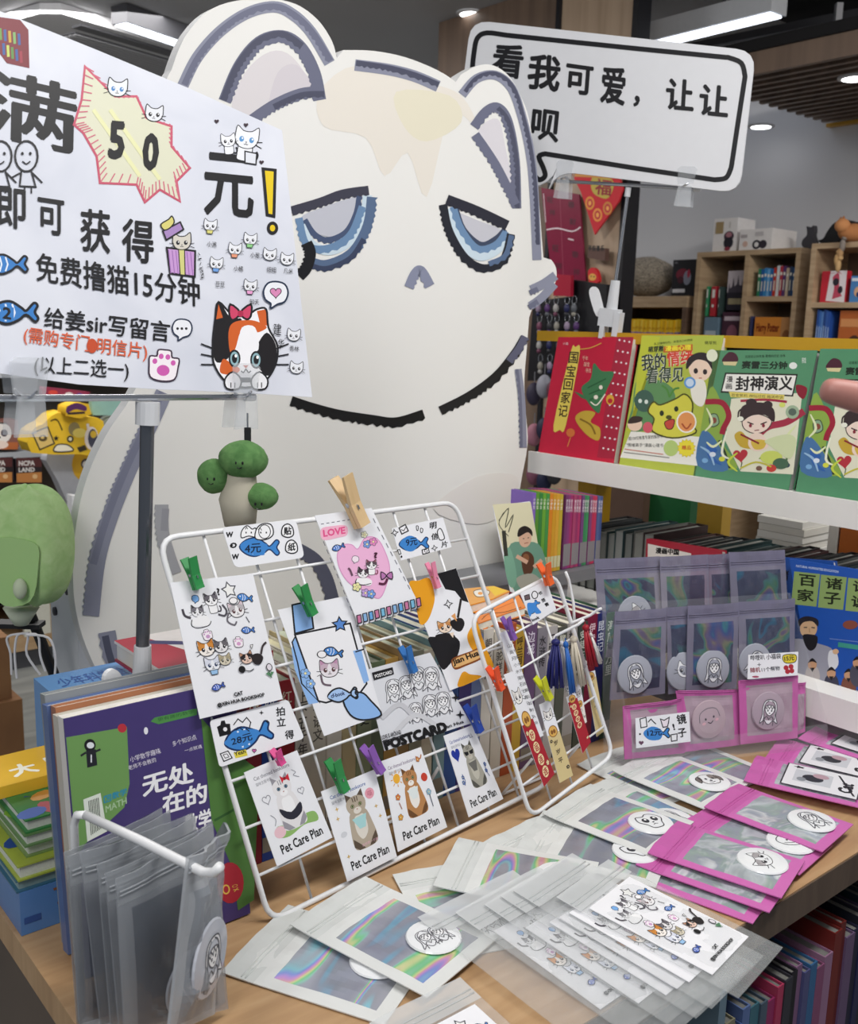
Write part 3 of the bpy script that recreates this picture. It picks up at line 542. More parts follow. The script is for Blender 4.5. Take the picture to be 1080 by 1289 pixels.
tag(q.build('wooden_plaque', pl.M()), 'small brown wooden plaque with black characters on the column', 'plaque')
pl = PC.off(0.02); q = MB(); q.prism(cpt(pl, sm([(440, 760), (470, 735), (500, 760), (512, 830), (470, 842), (445, 825)], 3, True)), -0.008, 0.008, m('#c81e28', 0.5)); c = pcv(q, pl, 660, 200, 5.37, 0.0085); c.ell(470, 800, 26, 24, '#e0a850'); c.ell(462, 795, 4, 6, K); c.ell(480, 797, 4, 6, K)
tag(q.build('lucky_charm', pl.M()), 'small red and gold charm below the wooden plaque', 'charm')
pl = PC.off(0.10); q = MB(); P = cpt(pl, [(325, 818), (556, 850), (540, 1500), (20, 1500), (60, 960), (325, 930)]); q.prism(P, -0.03, 0, m('#121217', 0.45)); tag(q.build('pegboard', pl.M()), 'black keychain display board in front of the wooden column', 'display board')
pl = PC.off(0.13); q = MB(); q.prism(cpt(pl, [(212, 778), (325, 788), (322, 930), (205, 925)]), -0.008, 0.008, m('#9c1530', 0.4)); tag(q.build('red_pouch', pl.M()), 'dark red pouch hanging on the left corner of the black board', 'pouch')
R = random.Random(9); kc = ['#8a7a90', '#4a2a5e', '#9a9896', '#1c1f4a', '#55585e', '#6a3a50', '#26262c', '#8a867c']
kn = ['lilac', 'purple', 'white', 'navy', 'grey', 'pink', 'charcoal', 'ivory']; k = 0
for row, Y in enumerate((1010, 1130, 1260, 1400)):
    for j in range(5):
        X = 95 + j * 62 + row * 6 + R.uniform(-8, 8); pl = PC.off(0.125 + 0.01 * (j % 2)); p = pl.at(660 + X / 5.37, 200 + Y / 5.37); cc = kc[k % 8]; Mk = pl.M(); Mk.translation = p
        r = root('keychain', Mk, f'{kn[k % 8]} keychain, {nth(j)} from left in the {nth(row)} row of the black board', 'keychain', 'keychains on the black board')
        q = MB(); q.tube([(0.012 * cos(2 * pi * i / 12), 0.03 + 0.016 * sin(2 * pi * i / 12), 0) for i in range(12)], 0.0016, STEEL(), 6, True); q.build('ring', None, r)
        q = MB(); q.blob((0, 0, 0), (0.013, 0.017, 0.009), m(cc, 0.5), 12, 8); q.blob((0.0, -0.022, 0), (0.010, 0.009, 0.008), m(kc[(k + 3) % 8], 0.5), 12, 8); q.build('charm', None, r, True); k += 1
# lilac lumps under them, yellow post of the shelf
# ================================================================== THE BIG WHITE CAT CUT-OUT
PV = vpl(1.22)
catw = ramp_mat('cat_board_white', [(0.3, '#e9e8e4'), (0.6, '#efeeeb'), (0.8, '#f2f1ee')], noise_fac(1.2, 0, (1, 1, 1), 2), 0.55)
def cc(pts): return [(200 + x / 2.077, y / 2.077) for x, y in pts]      # points read off the enlarged head
outline = sm([(200, 960), (165, 905), (148, 880), (120, 840), (99, 785), (92, 730), (96, 660), (110, 600), (135, 545), (165, 500), (190, 440), (200, 330), (203, 200), (210, 98)], 4) + \
    sm([(216, 88), (226, 60), (240, 36), (262, 14), (292, 2), (335, -2), (372, 5), (400, 25), (418, 52), (424, 74)], 4) + \
    sm([(432, 63), (470, 64), (510, 72), (550, 88), (574, 103)], 4) + sm([(580, 94), (600, 83), (620, 82), (640, 95), (655, 120), (666, 150), (673, 200), (679, 260), (682, 300), (684, 324)], 4) + \
    sm([(694, 327), (700, 338), (699, 356), (686, 374), (670, 388)], 4) + sm([(666, 400), (663, 440), (660, 480), (662, 520), (664, 560), (655, 612), (652, 650), (645, 720), (642, 770), (640, 960)], 4)
pts = [PV.px(*p) for p in outline]; bx = sum(p[0] for p in pts) / len(pts); by = 0.02
low = min(p[1] for p in pts)
a, b = pts[0], pts[-1]
pts = pts + [(b[0], 0.02), (a[0], 0.02)]
MC = PV.M() @ Matrix.Translation((bx, 0, 0))
r = root('cat_cutout', MC, 'huge white half-lidded cartoon cat cut-out standing behind the table', 'display cut-out')
q = MB(); q.prism([(x - bx, y) for x, y in pts], -0.022, 0.0, catw, m('#e4e4e4', 0.5)); q.build('board', None, r)
q = MB(); c = Cv(q, lambda x, y: (lambda t: (t[0] - bx, t[1]))(PV.px(x, y)), -1, 0.0002, 2e-5)
G1, G2, G3 = '#8d90a3', '#6d7086', '#4e5064'
for P, col in (([(420, 240), (520, 170), (700, 215), (790, 250), (830, 330), (760, 300), (700, 515), (650, 400), (590, 460), (540, 360), (430, 330)], '#ebe5db'), ([(620, 240), (760, 250), (790, 320), (700, 370), (640, 330)], '#e9e3cd')): c.poly(sm(cc(P), 4, True), col)
c.poly(sm(cc([(190, 285), (225, 190), (290, 135), (350, 150), (400, 240), (320, 262), (255, 305)]), 4, True), '#ded9dc')
c.poly(sm(cc([(285, 285), (310, 190), (360, 170), (405, 240), (320, 262)]), 4, True), '#d6d0d6')
c.poly(sm(cc([(835, 345), (885, 310), (905, 380), (925, 500), (880, 430)]), 4, True), '#dcd8de')
st = lambda P, wd, col, jag=1.9, n=6: c.line(sm(cc(P), n), wd / 2.077, col, jag=jag)
st([(62, 225), (100, 150), (160, 82), (230, 35), (300, 18), (350, 38), (398, 85), (446, 165)], 30, G1, 0)
st([(66, 222), (104, 148), (163, 80), (232, 33), (300, 17), (350, 37), (400, 84), (448, 160)], 17, G2)
st([(172, 265), (210, 175), (262, 112), (322, 96), (370, 125), (405, 190), (420, 262)], 34, G2); st([(168, 262), (206, 172), (260, 108), (322, 90), (374, 121)], 18, G3)
st([(238, 318), (300, 276), (370, 246), (432, 240)], 30, G2); st([(300, 280), (370, 250), (432, 246)], 16, G3)
st([(512, 170), (600, 182), (670, 200), (730, 226)], 30, G1, 0); st([(515, 165), (600, 178), (670, 197), (731, 222)], 15, G3)
st([(792, 248), (830, 206), (880, 197), (922, 232), (950, 310), (970, 400), (980, 500), (988, 680)], 24, G1, 0); st([(800, 240), (832, 203), (880, 193), (925, 228), (953, 310), (973, 400), (984, 500), (990, 640)], 11, G3)
st([(824, 332), (855, 292), (886, 282), (912, 320), (930, 420), (934, 545)], 26, G2); st([(886, 282), (914, 320), (934, 420), (937, 545)], 12, G3)
st([(826, 352), (880, 432), (932, 535)], 24, G2)
# eyes
c.poly(sm(cc([(370, 570), (420, 545), (520, 515), (520, 560), (490, 610), (450, 620), (400, 605)]), 4, True), '#c5c7d2')
st([(380, 575), (405, 612), (440, 628), (488, 608), (515, 560), (524, 512)], 16, '#4a5878'); st([(370, 590), (400, 640), (450, 655), (505, 625), (535, 570), (545, 510)], 24, '#cfe0ec', 0)
st([(365, 570), (385, 640), (440, 650), (500, 615), (532, 540)], 20, '#6f8fb4'); st([(395, 685), (440, 692), (505, 660), (545, 590), (556, 515)], 26, '#5a6f90'); st([(400, 696), (440, 702), (500, 675), (535, 625)], 14, '#3c4560')
c.line(sm(cc([(346, 552), (420, 530), (480, 508), (548, 498)]), 5), 12, '#40404f', jag=1.9)
st([(385, 635), (395, 662), (385, 700), (366, 722)], 30, '#18181d')
c.poly(sm(cc([(770, 555), (830, 575), (900, 605), (870, 635), (840, 640), (800, 610)]), 4, True), '#c9c9d2')
st([(775, 545), (795, 600), (840, 640), (880, 625), (905, 600)], 16, '#3f4a62'); st([(757, 545), (778, 610), (830, 668), (880, 655), (912, 615)], 24, '#cfe0ec', 0); st([(768, 540), (790, 600), (832, 650), (880, 640), (908, 605)], 18, '#6f8fb4')
st([(742, 535), (758, 605), (800, 675), (850, 702), (900, 680), (920, 612)], 22, '#23252f'); st([(862, 690), (905, 668), (921, 615)], 14, '#5a6f90')
c.line(sm(cc([(752, 522), (830, 552), (910, 590)]), 5), 13, '#2a2a36', jag=1.9)
st([(653, 752), (668, 718), (684, 708), (708, 748)], 26, '#8b90a8')
# chin, cheek tuft, body
st([(345, 1048), (400, 1066), (470, 1084), (560, 1098), (620, 1104), (692, 1083)], 26, '#141416', 2.4); st([(735, 1074), (810, 1036), (880, 985), (930, 925), (956, 882)], 24, '#1c1c20', 2.2); st([(915, 945), (940, 912), (957, 880)], 20, '#5f6178')
st([(972, 758), (1005, 742), (1036, 720)], 24, G1, 0); st([(970, 800), (1000, 778), (1034, 742)], 22, G1, 0); st([(968, 766), (990, 756)], 14, G2); st([(966, 804), (990, 788)], 14, G2)
st([(938, 965), (948, 1050), (952, 1170)], 18, G1, 0); st([(935, 965), (944, 1050), (946, 1170)], 8, G2)
c.line(sm([(206, 494), (190, 530), (162, 590), (138, 650), (122, 705), (114, 775)], 6), 21, G1, jag=2.2); c.line(sm([(204, 494), (184, 535), (156, 595), (133, 655), (117, 710)], 6), 9, '#7c7f94')
c.line(sm([(134, 795), (142, 830), (162, 870), (185, 905)], 6), 22, G1, jag=2.2); c.line(sm([(132, 800), (140, 832), (158, 868), (180, 905)], 6), 9, '#55586c')
c.line(sm([(203, 635), (204, 670), (212, 700), (220, 722)], 5), 17, '#a9aab0', jag=2); c.line(sm([(208, 640), (206, 668)], 3), 9, '#9b9ca4')
c.line(sm([(372, 690), (396, 705), (410, 728), (418, 755)], 5), 17, '#5c5e70', jag=2)
for X, Y, wx, wy in ((632, 610, 5, 15), (615, 628, 4.5, 12), (655, 655, 4, 14)): c.ell(X, Y, wx, wy, '#9b9ba6')
c.poly(sm([(545, 640), (600, 600), (650, 600), (640, 640), (600, 660)], 4, True), '#ece8e4')
q.build('painted_face', None, r)
# white support box behind its left edge
sb = [PV.px(95, 780)[0] - bx + 0.01, PV.px(640, 780)[0] - bx - 0.02]
q = MB(); q.box((sb[0], 0.005, -0.12), (sb[1], 1.02, -0.0225), m('#e2e4e8', 0.5, grain=0.02)); q.build('support_box', None, r)
for Z1, Y1 in ((1.0, -0.05), (0.96, -0.1), (0.80, -0.05), (0.78, -0.1)):
    q = MB(); q.lathe([(0.006, 0), (0.006, 0.003), (0.003, 0.004)], m('#4a4a50', 0.4, 0.6), 12, Matrix.Rotation(-pi / 2, 4, 'Y')); q.build('screw', Matrix.Translation((sb[0], Z1, Y1)), r)

# ================================================================== HELPERS: clip, clamp stand
def clear_clip(name, pl_, x, y, z, parent, s=1.0, rot=0.0):
    M_ = Matrix.Translation((x, y, z)) @ Matrix.Rotation(rot, 4, 'Z') @ Matrix.Scale(s, 4)
    g = m('#dfe3e8', 0.06, alpha=0.26, grain=0)
    q = MB(); q.prism([(-.013, 0.004), (.013, 0.004), (.016, 0.03), (.011, 0.034), (-.011, 0.034), (-.016, 0.03)], 0.004, 0.008, g); q.prism([(-.014, -0.03), (.014, -0.03), (.011, 0.003), (-.011, 0.003)], 0.007, 0.0105, g); o = q.build(name, M_, parent)
    q = MB(); q.prism([(-.013, 0.004), (.013, 0.004), (.016, 0.03), (-.016, 0.03)], -0.011, -0.007, g); q.prism([(-.014, -0.03), (.014, -0.03), (.011, 0.003), (-.011, 0.003)], -0.0115, -0.008, g); q.build('jaw', None, o)
    q = MB(); q.tube([(0.012 * cos(t) * 0.6, 0.004 + 0.003 * sin(t * 2), 0.011 * sin(t)) for t in [2 * pi * i / 14 for i in range(14)]], 0.0012, STEEL(), 6, True); q.build('spring', None, o)
    return o

# ================================================================== PROMOTION POSTER ON ITS CLAMP STAND (left)
dpole = onz(178, 890, 0.985)
PPO = Pl(dpole, V((1, 0, 0)), V((0, 0, 1)))
ptop = PPO.at(186, 506)
az = radians(38.6); pa = V((sin(az), cos(az), 0)); pn = V((-cos(az), sin(az), 0))
PP = Pl(ptop - pn * 0.012, pa * cos(-.115) + (Z * cos(.2) + pn * sin(.2)) * sin(-.115), (Z * cos(.2) + pn * sin(.2)))
quad = [(-52, -20), (0, 14), (120, 62), (240, 112), (355, 164), (366, 260), (379, 380), (393, 500), (300, 494), (200, 490), (100, 484), (0, 470), (-52, 466)]
P = [PP.px(*p) for p in quad]; bx = sum(p[0] for p in P) / len(P); by = min(p[1] for p in P)
paper = ramp_mat('poster_paper', [(0.3, '#d0d4e0'), (0.5, '#dadde8'), (0.7, '#e2e5ee')], noise_fac(9, 0.6, (1, 1, 1), 3), 0.5, bump=0.6)
M_ = PP.M() @ Matrix.Translation((bx, by, 0))
r = root('promotion_poster', M_, 'hand-lettered white promotion poster clipped to the chrome stand at left', 'poster')
q = MB(); q.prism([(x - bx, y - by) for x, y in P], -0.0006, 0.0, paper); q.build('sheet', None, r)
q = MB(); c = Cv(q, lambda x, y: (lambda t: (t[0] - bx, t[1] - by))(PP.px(x / 2.3875, y / 2.3875)), -1, 0.0002, 3e-6)
B = 0.022
c.poly([(-10, 50), (60, 60), (85, 90), (88, 205), (20, 190), (-10, 150)], '#7b2b35')
for i in range(5): c.line([(0 + 14 * i, 85 + 4 * i), (2 + 14 * i, 120 + 4 * i)], 8, ['#6f9a4a', '#3f5f9e', '#c9a23a', '#7fae6a', '#3f5f9e'][i]); c.line([(10 + 13 * i, 130 + 6 * i), (12 + 13 * i, 165 + 6 * i)], 8, ['#3f5f9e', '#c3d06a', '#5f8f4a', '#3f5f9e', '#a03a4a'][i])
c.text('满', (-50, 405), (228, 470), (-45, 195), bold=B)
star = [(255, 200), (345, 290), (410, 290), (440, 355), (515, 380), (515, 440), (570, 505), (530, 545), (540, 605), (480, 570), (435, 608), (410, 555), (300, 550), (290, 470), (250, 400), (222, 375), (245, 300)]
c.poly(star, '#dcdcc4'); c.line(star, 7, '#c8566e', True)
sc_ = (400, 430)
for a_, b_ in zip(star, star[1:] + star[:1]):
    for t in (0, .25, .5, .75):
        x = a_[0] + (b_[0] - a_[0]) * t; y = a_[1] + (b_[1] - a_[1]) * t; c.line([(x, y), (x + (sc_[0] - x) * .13 + 8, y + (sc_[1] - y) * .13 - 14)], 3.5, '#cf6a80')
c.line([(330, 330), (480, 540)], 12, '#e6e6b4'); c.line([(280, 330), (420, 530)], 12, '#e6e6b4')
d_face(c, 352, 268, 30, -0.1, '#e6eaf0', eye='#4a86c4', lw=.1); d_face(c, 462, 345, 27, -0.1, '#e4e6ec', lw=.1)
c.text('5', (322, 478), (372, 482), (328, 362), bold=.05); c.text('0', (424, 512), (474, 516), (430, 398), bold=.05)
c.text('元', (612, 645), (762, 660), (612, 455), bold=B)
c.out([(790, 508), (826, 512), (822, 650), (802, 646)], '#e6c81e', 9); c.ell(818, 686, 17, 20, K); c.ell(818, 686, 8, 10, '#e6c81e')
d_face(c, 740, 420, 36, -0.15, '#eceef4', eye='#5a96cc', lw=.07, body='#eceef4'); d_face(c, 685, 425, 22, 0.1, '#eceef4', lw=.08, body='#eceef4'); c.out([(735, 455), (770, 462), (768, 495), (735, 490)], '#dfe2ea', 4)
for X, Y in ((650, 365), (738, 376), (785, 488)): d_heart(c, X, Y, 7, '#3a2a34')
for X in (0, 78):
    c.ring(X, 470, 34, 46, 6, K); c.ell(X - 12, 462, 4, 5, K); c.ell(X + 12, 462, 4, 5, K); c.line(sm([(X - 12, 485), (X, 493), (X + 12, 485)], 4), 4, K); c.line([(X - 15, 515), (X - 20, 560), (X + 28, 562), (X + 15, 515)], 5, K); c.line([(X - 18, 520), (X - 45, 535)], 5, K); c.line([(X + 18, 520), (X + 48, 550)], 5, K); c.line([(X - 5, 562), (X - 5, 580)], 4, K); c.line([(X + 15, 562), (X + 15, 582)], 4, K)
for ch, bl, br, tl in (('即', (-12, 682), (76, 692), (-12, 560)), ('可', (112, 700), (192, 712), (112, 592)), ('获', (240, 755), (330, 765), (240, 625)), ('得', (364, 785), (460, 795), (366, 655))): c.text(ch, bl, br, tl, bold=B)
# gift box
c.out([(500, 745), (585, 755), (584, 832), (510, 822)], '#c79ad2', 6)
for i in range(7): c.line([(505 + 11 * i, 752 + i), (512 + 11 * i, 822 + i)], 2.5, '#9a6ab0')
c.out([(535, 748), (553, 751), (555, 828), (540, 826)], '#d2cf84', 3); d_face(c, 545, 730, 28, 0, '#d4cfc4', lw=.1); c.out([(488, 695), (540, 668), (550, 690), (498, 722)], '#a889c0', 5); c.out(sm([(482, 675), (505, 660), (515, 650), (522, 668), (510, 685), (492, 692)], 3, True), '#d8d07a', 4)
d_fish(c, 15, 795, 58, '#3b80c8', 0.0, 1, None, .12); d_fish(c, 35, 940, 68, '#3b80c8', 0.0, 1, None, .12); c.poly([(0, 920), (40, 925), (40, 965), (0, 960)], '#3b80c8'); c.text('2', (5, 958), (32, 962), (7, 922), bold=.04)
c.text('免费撸猫15分钟', (108, 846), (600, 924), (106, 758), bold=.012)
c.text('给姜sir写留言', (130, 985), (508, 1030), (133, 922), bold=.012)
d_bubble(c, 545, 990, 32, '#eceef4', 0, .14)
for i in range(3): c.ell(532 + 13 * i, 988, 4, 4, K)
c.text('(需购专门', (68, 1036), (265, 1066), (72, 980), col='#d9603a', bold=.008); c.text('明信片)', (290, 1070), (440, 1088), (292, 1014), col='#d9603a', bold=.008); c.ell(275, 1040, 16, 22, '#c8502e')
c.text('(以上二选一)', (100, 1130), (384, 1148), (103, 1068), bold=.006)
d_paw(c, 490, 1100, 46, '#cf5fb0', -0.1)
# calico face with a bow
o_ = sm([(640, 1010), (645, 960), (655, 908), (700, 950), (745, 945), (770, 930), (798, 930), (805, 985), (832, 1040), (825, 1100), (790, 1150), (735, 1165), (680, 1150), (640, 1090)], 4, True)
c.poly(o_, '#f4f4f8'); c.poly(sm([(635, 1040), (642, 965), (655, 905), (690, 955), (725, 960), (700, 1010), (690, 1070), (650, 1090)], 4, True), '#1c1a1e'); c.poly(sm([(770, 1040), (800, 1000), (828, 1040), (825, 1100), (800, 1130), (760, 1080)], 4, True), '#1c1a1e')
c.poly(sm([(685, 1000), (700, 970), (745, 962), (780, 970), (800, 985), (770, 1000), (740, 990), (720, 1000), (705, 1050), (690, 1060)], 4, True), '#d2622a'); c.poly(sm([(668, 1080), (690, 1090), (720, 1110), (700, 1125), (660, 1120)], 4, True), '#d2622a'); c.poly([(770, 935), (798, 930), (804, 980), (780, 975)], '#d2622a'); c.poly([(655, 915), (668, 955), (648, 960)], '#d2622a'); c.poly(sm([(725, 985), (765, 985), (775, 1050), (740, 1070), (718, 1040)], 4, True), '#f4f4f8')
c.line(o_, 6, K, True)
for X, Y in ((703, 1078), (768, 1082)): c.ell(X, Y, 18, 27, K); c.ell(X, Y, 13, 21, '#8fb4bc'); c.ell(X, Y, 8, 14, K); c.ell(X + 4, Y - 8, 4, 5, '#ffffff')
c.poly([(728, 1098), (745, 1098), (737, 1108)], '#b85a4a'); c.line(sm([(722, 1115), (730, 1120), (737, 1110), (745, 1120), (752, 1115)], 3), 4, K)
c.out(sm([(720, 940), (690, 915), (688, 950), (700, 962)], 3, True), '#d0466a', 6); c.out(sm([(720, 940), (752, 915), (752, 950), (738, 960)], 3, True), '#d0466a', 6); c.ell(721, 943, 9, 10, '#b02c50')
for X in (698, 778): c.out(sm([(X - 24, 1140), (X, 1118), (X + 24, 1140), (X + 18, 1168), (X - 18, 1168)], 3, True), '#f4f4f8', 5); c.line([(X - 6, 1150), (X - 6, 1166)], 3, K); c.line([(X + 6, 1150), (X + 6, 1166)], 3, K)
c.poly([(722, 1135), (752, 1135), (750, 1150), (725, 1150)], '#26222a')
for s, X in ((-1, 640), (1, 828)):
    for k in (-22, 2, 26): c.line([(X, 1070 + k), (X + s * 38, 1062 + k * 1.3)], 4, K)
for X, Y, bb in ((630, 680, '#d8d27a'), (750, 722, '#8fcf8a'), (704, 752, '#e89a7a'), (648, 795, '#6fa0e0'), (750, 862, '#e6a0d0'), (808, 768, None), (860, 782, None), (880, 1010, None), (888, 1108, None)): d_face(c, X, Y, 20, -0.1, '#e8eaf0', lw=.09, bib=bb)
for X, Y, t in ((620, 742, '小满'), (750, 775, '小葱'), (700, 815, '小橘'), (645, 862, '豆豆'), (748, 915, '知夭'), (800, 818, '妞妞'), (850, 822, '几米'), (868, 1055, '青林')): c.text(t, (X, Y), (X + 28, Y + 2), (X, Y - 16))
d_bubble(c, 825, 885, 40, '#eceef4', 0, .13); d_heart(c, 826, 880, 17, '#d98ab8', 0, .14)
c.text('建', (818, 1008), (842, 1010), (820, 972)); c.text('华', (832, 1048), (850, 1050), (834, 1018)); c.text('小西', (590, 760), (602, 840), (600, 758), col='#2a2a30')
q.build('lettering', None, r)

def clamp_stand(base, top, lab, chrome='#6f7278', bar=(-0.2, 0.1), slope=0.0, plane=None, clips=(), rad=0.0065, cs=0.62, lift=0.0):
    """clamp foot, two-stage pole, cross bar with clear clips; x of the bar along the sign"""
    d = (top - base); H = d.length; zz = d.normalized(); xx = plane.x - zz * plane.x.dot(zz); xx.normalize(); yy = zz.cross(xx)
    Mx = Matrix((xx, yy, zz)).transposed().to_4x4(); Mx.translation = base
    r = root('clamp_stand', Mx, lab, 'stand'); P_ = PLAST()
    q = MB(); q.tube([(0, 0, 0.05), (0, 0, H * 0.93)], rad, m(chrome, 0.2, 0.85, grain=0), 16); q.build('pole', None, r)
    q = MB(); q.tube([(0, 0, H * 0.93), (0, 0, H)], rad * 1.7, P_, 16); q.build('pole_head', None, r)
    q = MB(); q.tube([(bar[0], 0, H + 0.004 + slope * bar[0]), (bar[1], 0, H + 0.004 + slope * bar[1])], 0.003, STEEL(), 10); q.build('crossbar', None, r)
    for t in bar: q = MB(); q.tube([(t - 0.006, 0, H + 0.004 + slope * t), (t + 0.006, 0, H + 0.004 + slope * t)], 0.0042, PLAST(), 10); q.build('end_cap', None, r)
    CS = Matrix.Scale(cs, 4); q = MB(); q.tube([(0, 0, 0.0), (0, 0, 0.1)], [0.017, 0.013], P_, 16); q.box((-0.03, -0.02, -0.03), (0.026, 0.02, 0.02), P_); q.box((-0.022, -0.022, -0.065), (-0.008, 0.02, -0.03), P_); q.box((0.016, -0.022, -0.055), (0.034, 0.02, 0.012), P_); q.build('clamp_body', CS, r)
    lv = MB(); lv.prism(sm([(-0.011, 0), (0.011, 0), (0.015, 0.05), (0.012, 0.075), (0, 0.083), (-0.012, 0.075), (-0.015, 0.05)], 3, True), -0.004, 0.004, m('#eeeff2', 0.3)); lv.build('clamp_lever', CS @ Matrix.Translation((-0.03, -0.006, 0.0)) @ Matrix.Rotation(-0.42, 4, 'Y') @ Matrix.Rotation(pi / 2, 4, 'X'), r)
    for t in clips: clear_clip('clip', None, 0, 0, 0, r).matrix_local = Matrix.Translation((t, -0.006, H + 0.004 + slope * t)) @ Matrix.Rotation(pi / 2, 4, 'X')
    return r
base = dpole; br_, bl_ = PP.at(322, 507), PP.at(-60, 500)
xr = (br_ - ptop).dot(pa); xl = (bl_ - ptop).dot(pa)
clamp_stand(base, ptop, 'chrome clamp stand holding the promotion poster, on top of the left books', bar=(xl, xr), plane=PP, clips=((PP.at(308, 510) - ptop).dot(pa), (PP.at(38, 500) - ptop).dot(pa)))

# ================================================================== SPEECH SIGN ON ITS TILTED STAND (right)
base2 = upl(1.405).at(768, 412) + Z * 0.02; top2 = Pl(base2, -W, Z).at(791, 236)
sx = azdir(118); sn = V((-sx.y, sx.x, 0))
PS = Pl(top2 - sn * 0.014, sx, Z)
def s3(pts): return [(560 + x / 2.077, y / 2.077) for x, y in pts]
def rr(P, rad, n=4):
    out = []
    for i in range(len(P)):
        a_, b_, c_ = V(P[i - 1]), V(P[i]), V(P[(i + 1) % len(P)]); u1 = (a_ - b_).normalized() * rad; u2 = (c_ - b_).normalized() * rad
        for k in range(n + 1): t = k / n; out.append(tuple((b_ + u1) * (1 - t) ** 2 + b_ * 2 * t * (1 - t) + (b_ + u2) * t * t))
    return out
so = s3(rr([(68, 52), (812, 133), (770, 505), (290, 447), (275, 485), (200, 490), (200, 440), (22, 415)], 50))
P = [PS.px(*p) for p in so]; bx = sum(p[0] for p in P) / len(P); by = min(p[1] for p in P)
r = root('speech_sign', PS.M() @ Matrix.Translation((bx, by, 0)), 'white speech-bubble sign with black border and characters behind the cat', 'sign')
q = MB(); q.prism([(x - bx, y - by) for x, y in P], -0.005, 0, m('#dfe0e4', 0.45, grain=0.02)); q.build('board', None, r)
q = MB(); c = Cv(q, lambda x, y: (lambda t: (t[0] - bx, t[1] - by))(PS.px(560 + x / 2.077, y / 2.077)), -1, 0.0003, 2e-5)
c.line(sm([(70, 200), (76, 140), (85, 100), (110, 86), (160, 92)], 4) + [(500, 127), (735, 150)] + sm([(740, 150), (775, 165), (785, 200)], 4) + [(765, 330), (750, 430)] + sm([(748, 440), (735, 465), (705, 470)], 4) + [(500, 440), (262, 402)] + sm([(262, 402), (246, 410), (258, 440), (262, 460), (248, 470), (235, 460)], 4), 13, '#17171b')
for ch, bl, br, tl in (('看', (118, 200), (200, 208), (128, 112)), ('我', (212, 232), (298, 242), (222, 138)), ('可', (312, 242), (384, 252), (318, 165)), ('爱', (405, 268), (470, 278), (410, 170)), ('，', (492, 278), (508, 282), (495, 248)), ('让', (575, 285), (650, 292), (580, 203)), ('让', (662, 300), (740, 308), (668, 218)), ('呗', (222, 362), (296, 374), (230, 280))): c.text(ch, bl, br, tl, bold=.035)
q.build('lettering', None, r)
slp = -0.0
r2 = clamp_stand(base2, top2, 'slim tilted clamp stand holding the speech sign on the yellow shelf rail', chrome='#a9abb0', bar=((PS.at(690, 205) - top2).dot(sx), (PS.at(875, 238) - top2).dot(sx)), plane=PS, clips=((PS.at(709, 212) - top2).dot(sx), (PS.at(862, 236) - top2).dot(sx)), rad=0.003)

# ================================================================== BROCCOLI PLUSH HANGING FROM THE CLIP
p = PP.at(312, 600) - PP.n * 0.0
Mb = Matrix((PP.x, -PP.n, Z)).transposed().to_4x4(); px_m = 1250 / ((p - CAM).dot(FW)); k = 1 / px_m
Mb = Matrix((CR.cross(Z).cross(Z) * -1, V((0, 1, 0)), Z)).transposed().to_4x4(); Mb = Matrix.Translation(p)
r = root('broccoli_plush', Mb, 'small green broccoli plush hanging from the poster stand', 'plush toy')
stem = m('#b9b3a2', 0.95); flo = ramp_mat('plush_green', [(0.3, '#46703c'), (0.5, '#557f48'), (0.7, '#638c52')], noise_fac(90, 0.5), 0.95, bump=0.8)
q = MB()
q.tube([(-10 * k, 0, -62 * k), (-12 * k, 0, -30 * k), (-8 * k, 0, -5 * k), (-3 * k, 0, 20 * k)], [20 * k, 25 * k, 20 * k, 12 * k], stem, 16); q.tube([(-10 * k, 0, -25 * k), (-28 * k, 0, 2 * k)], [15 * k, 12 * k], stem, 12); q.tube([(-5 * k, 0, -25 * k), (12 * k, 0, -18 * k)], [15 * k, 10 * k], stem, 12); q.build('stalk', None, r, True)
wrp = lambda d: 1 + 0.05 * noise.noise(d * 2.3 + V((1, 2, 0)))
for cx_, cz_, rx_, rz_, fz in ((-5, 22, 31, 24, 0), (-42, 0, 21, 22, 0), (17, -24, 22, 17, -6)):
    q = MB(); q.blob((cx_ * k, -4 * k, cz_ * k), (rx_ * k, rx_ * k * 0.85, rz_ * k), flo, 24, 16, wrp); f_ = q.build('floret', None, r, True)
    q = MB(); yy = -4 * k - rx_ * k * 0.86
    for s in (-1, 1): q.blob(((cx_ + s * 4) * k, yy + 1.2 * k, (cz_ - 1 + fz) * k), (1.4 * k, 1.2 * k, 2.2 * k), m('#1a1a1c', 0.3), 8, 6)
    q.tube([((cx_ + t) * k, yy + 1.6 * k, (cz_ - 8 + fz + abs(t) * 0.5) * k) for t in (-3, -1.5, 0, 1.5, 3)], 0.7 * k, m('#1a1a1c', 0.4), 6); q.build('face', None, f_)
q = MB(); q.box((-6 * k + 2 * k, -2 * k, 44 * k), (4 * k, 2 * k, 62 * k), m('#17171a', 0.7)); q.tube([(0, 0, 62 * k), (0, 0, 80 * k)], 1.2 * k, STEEL(), 8); q.build('strap', None, r)

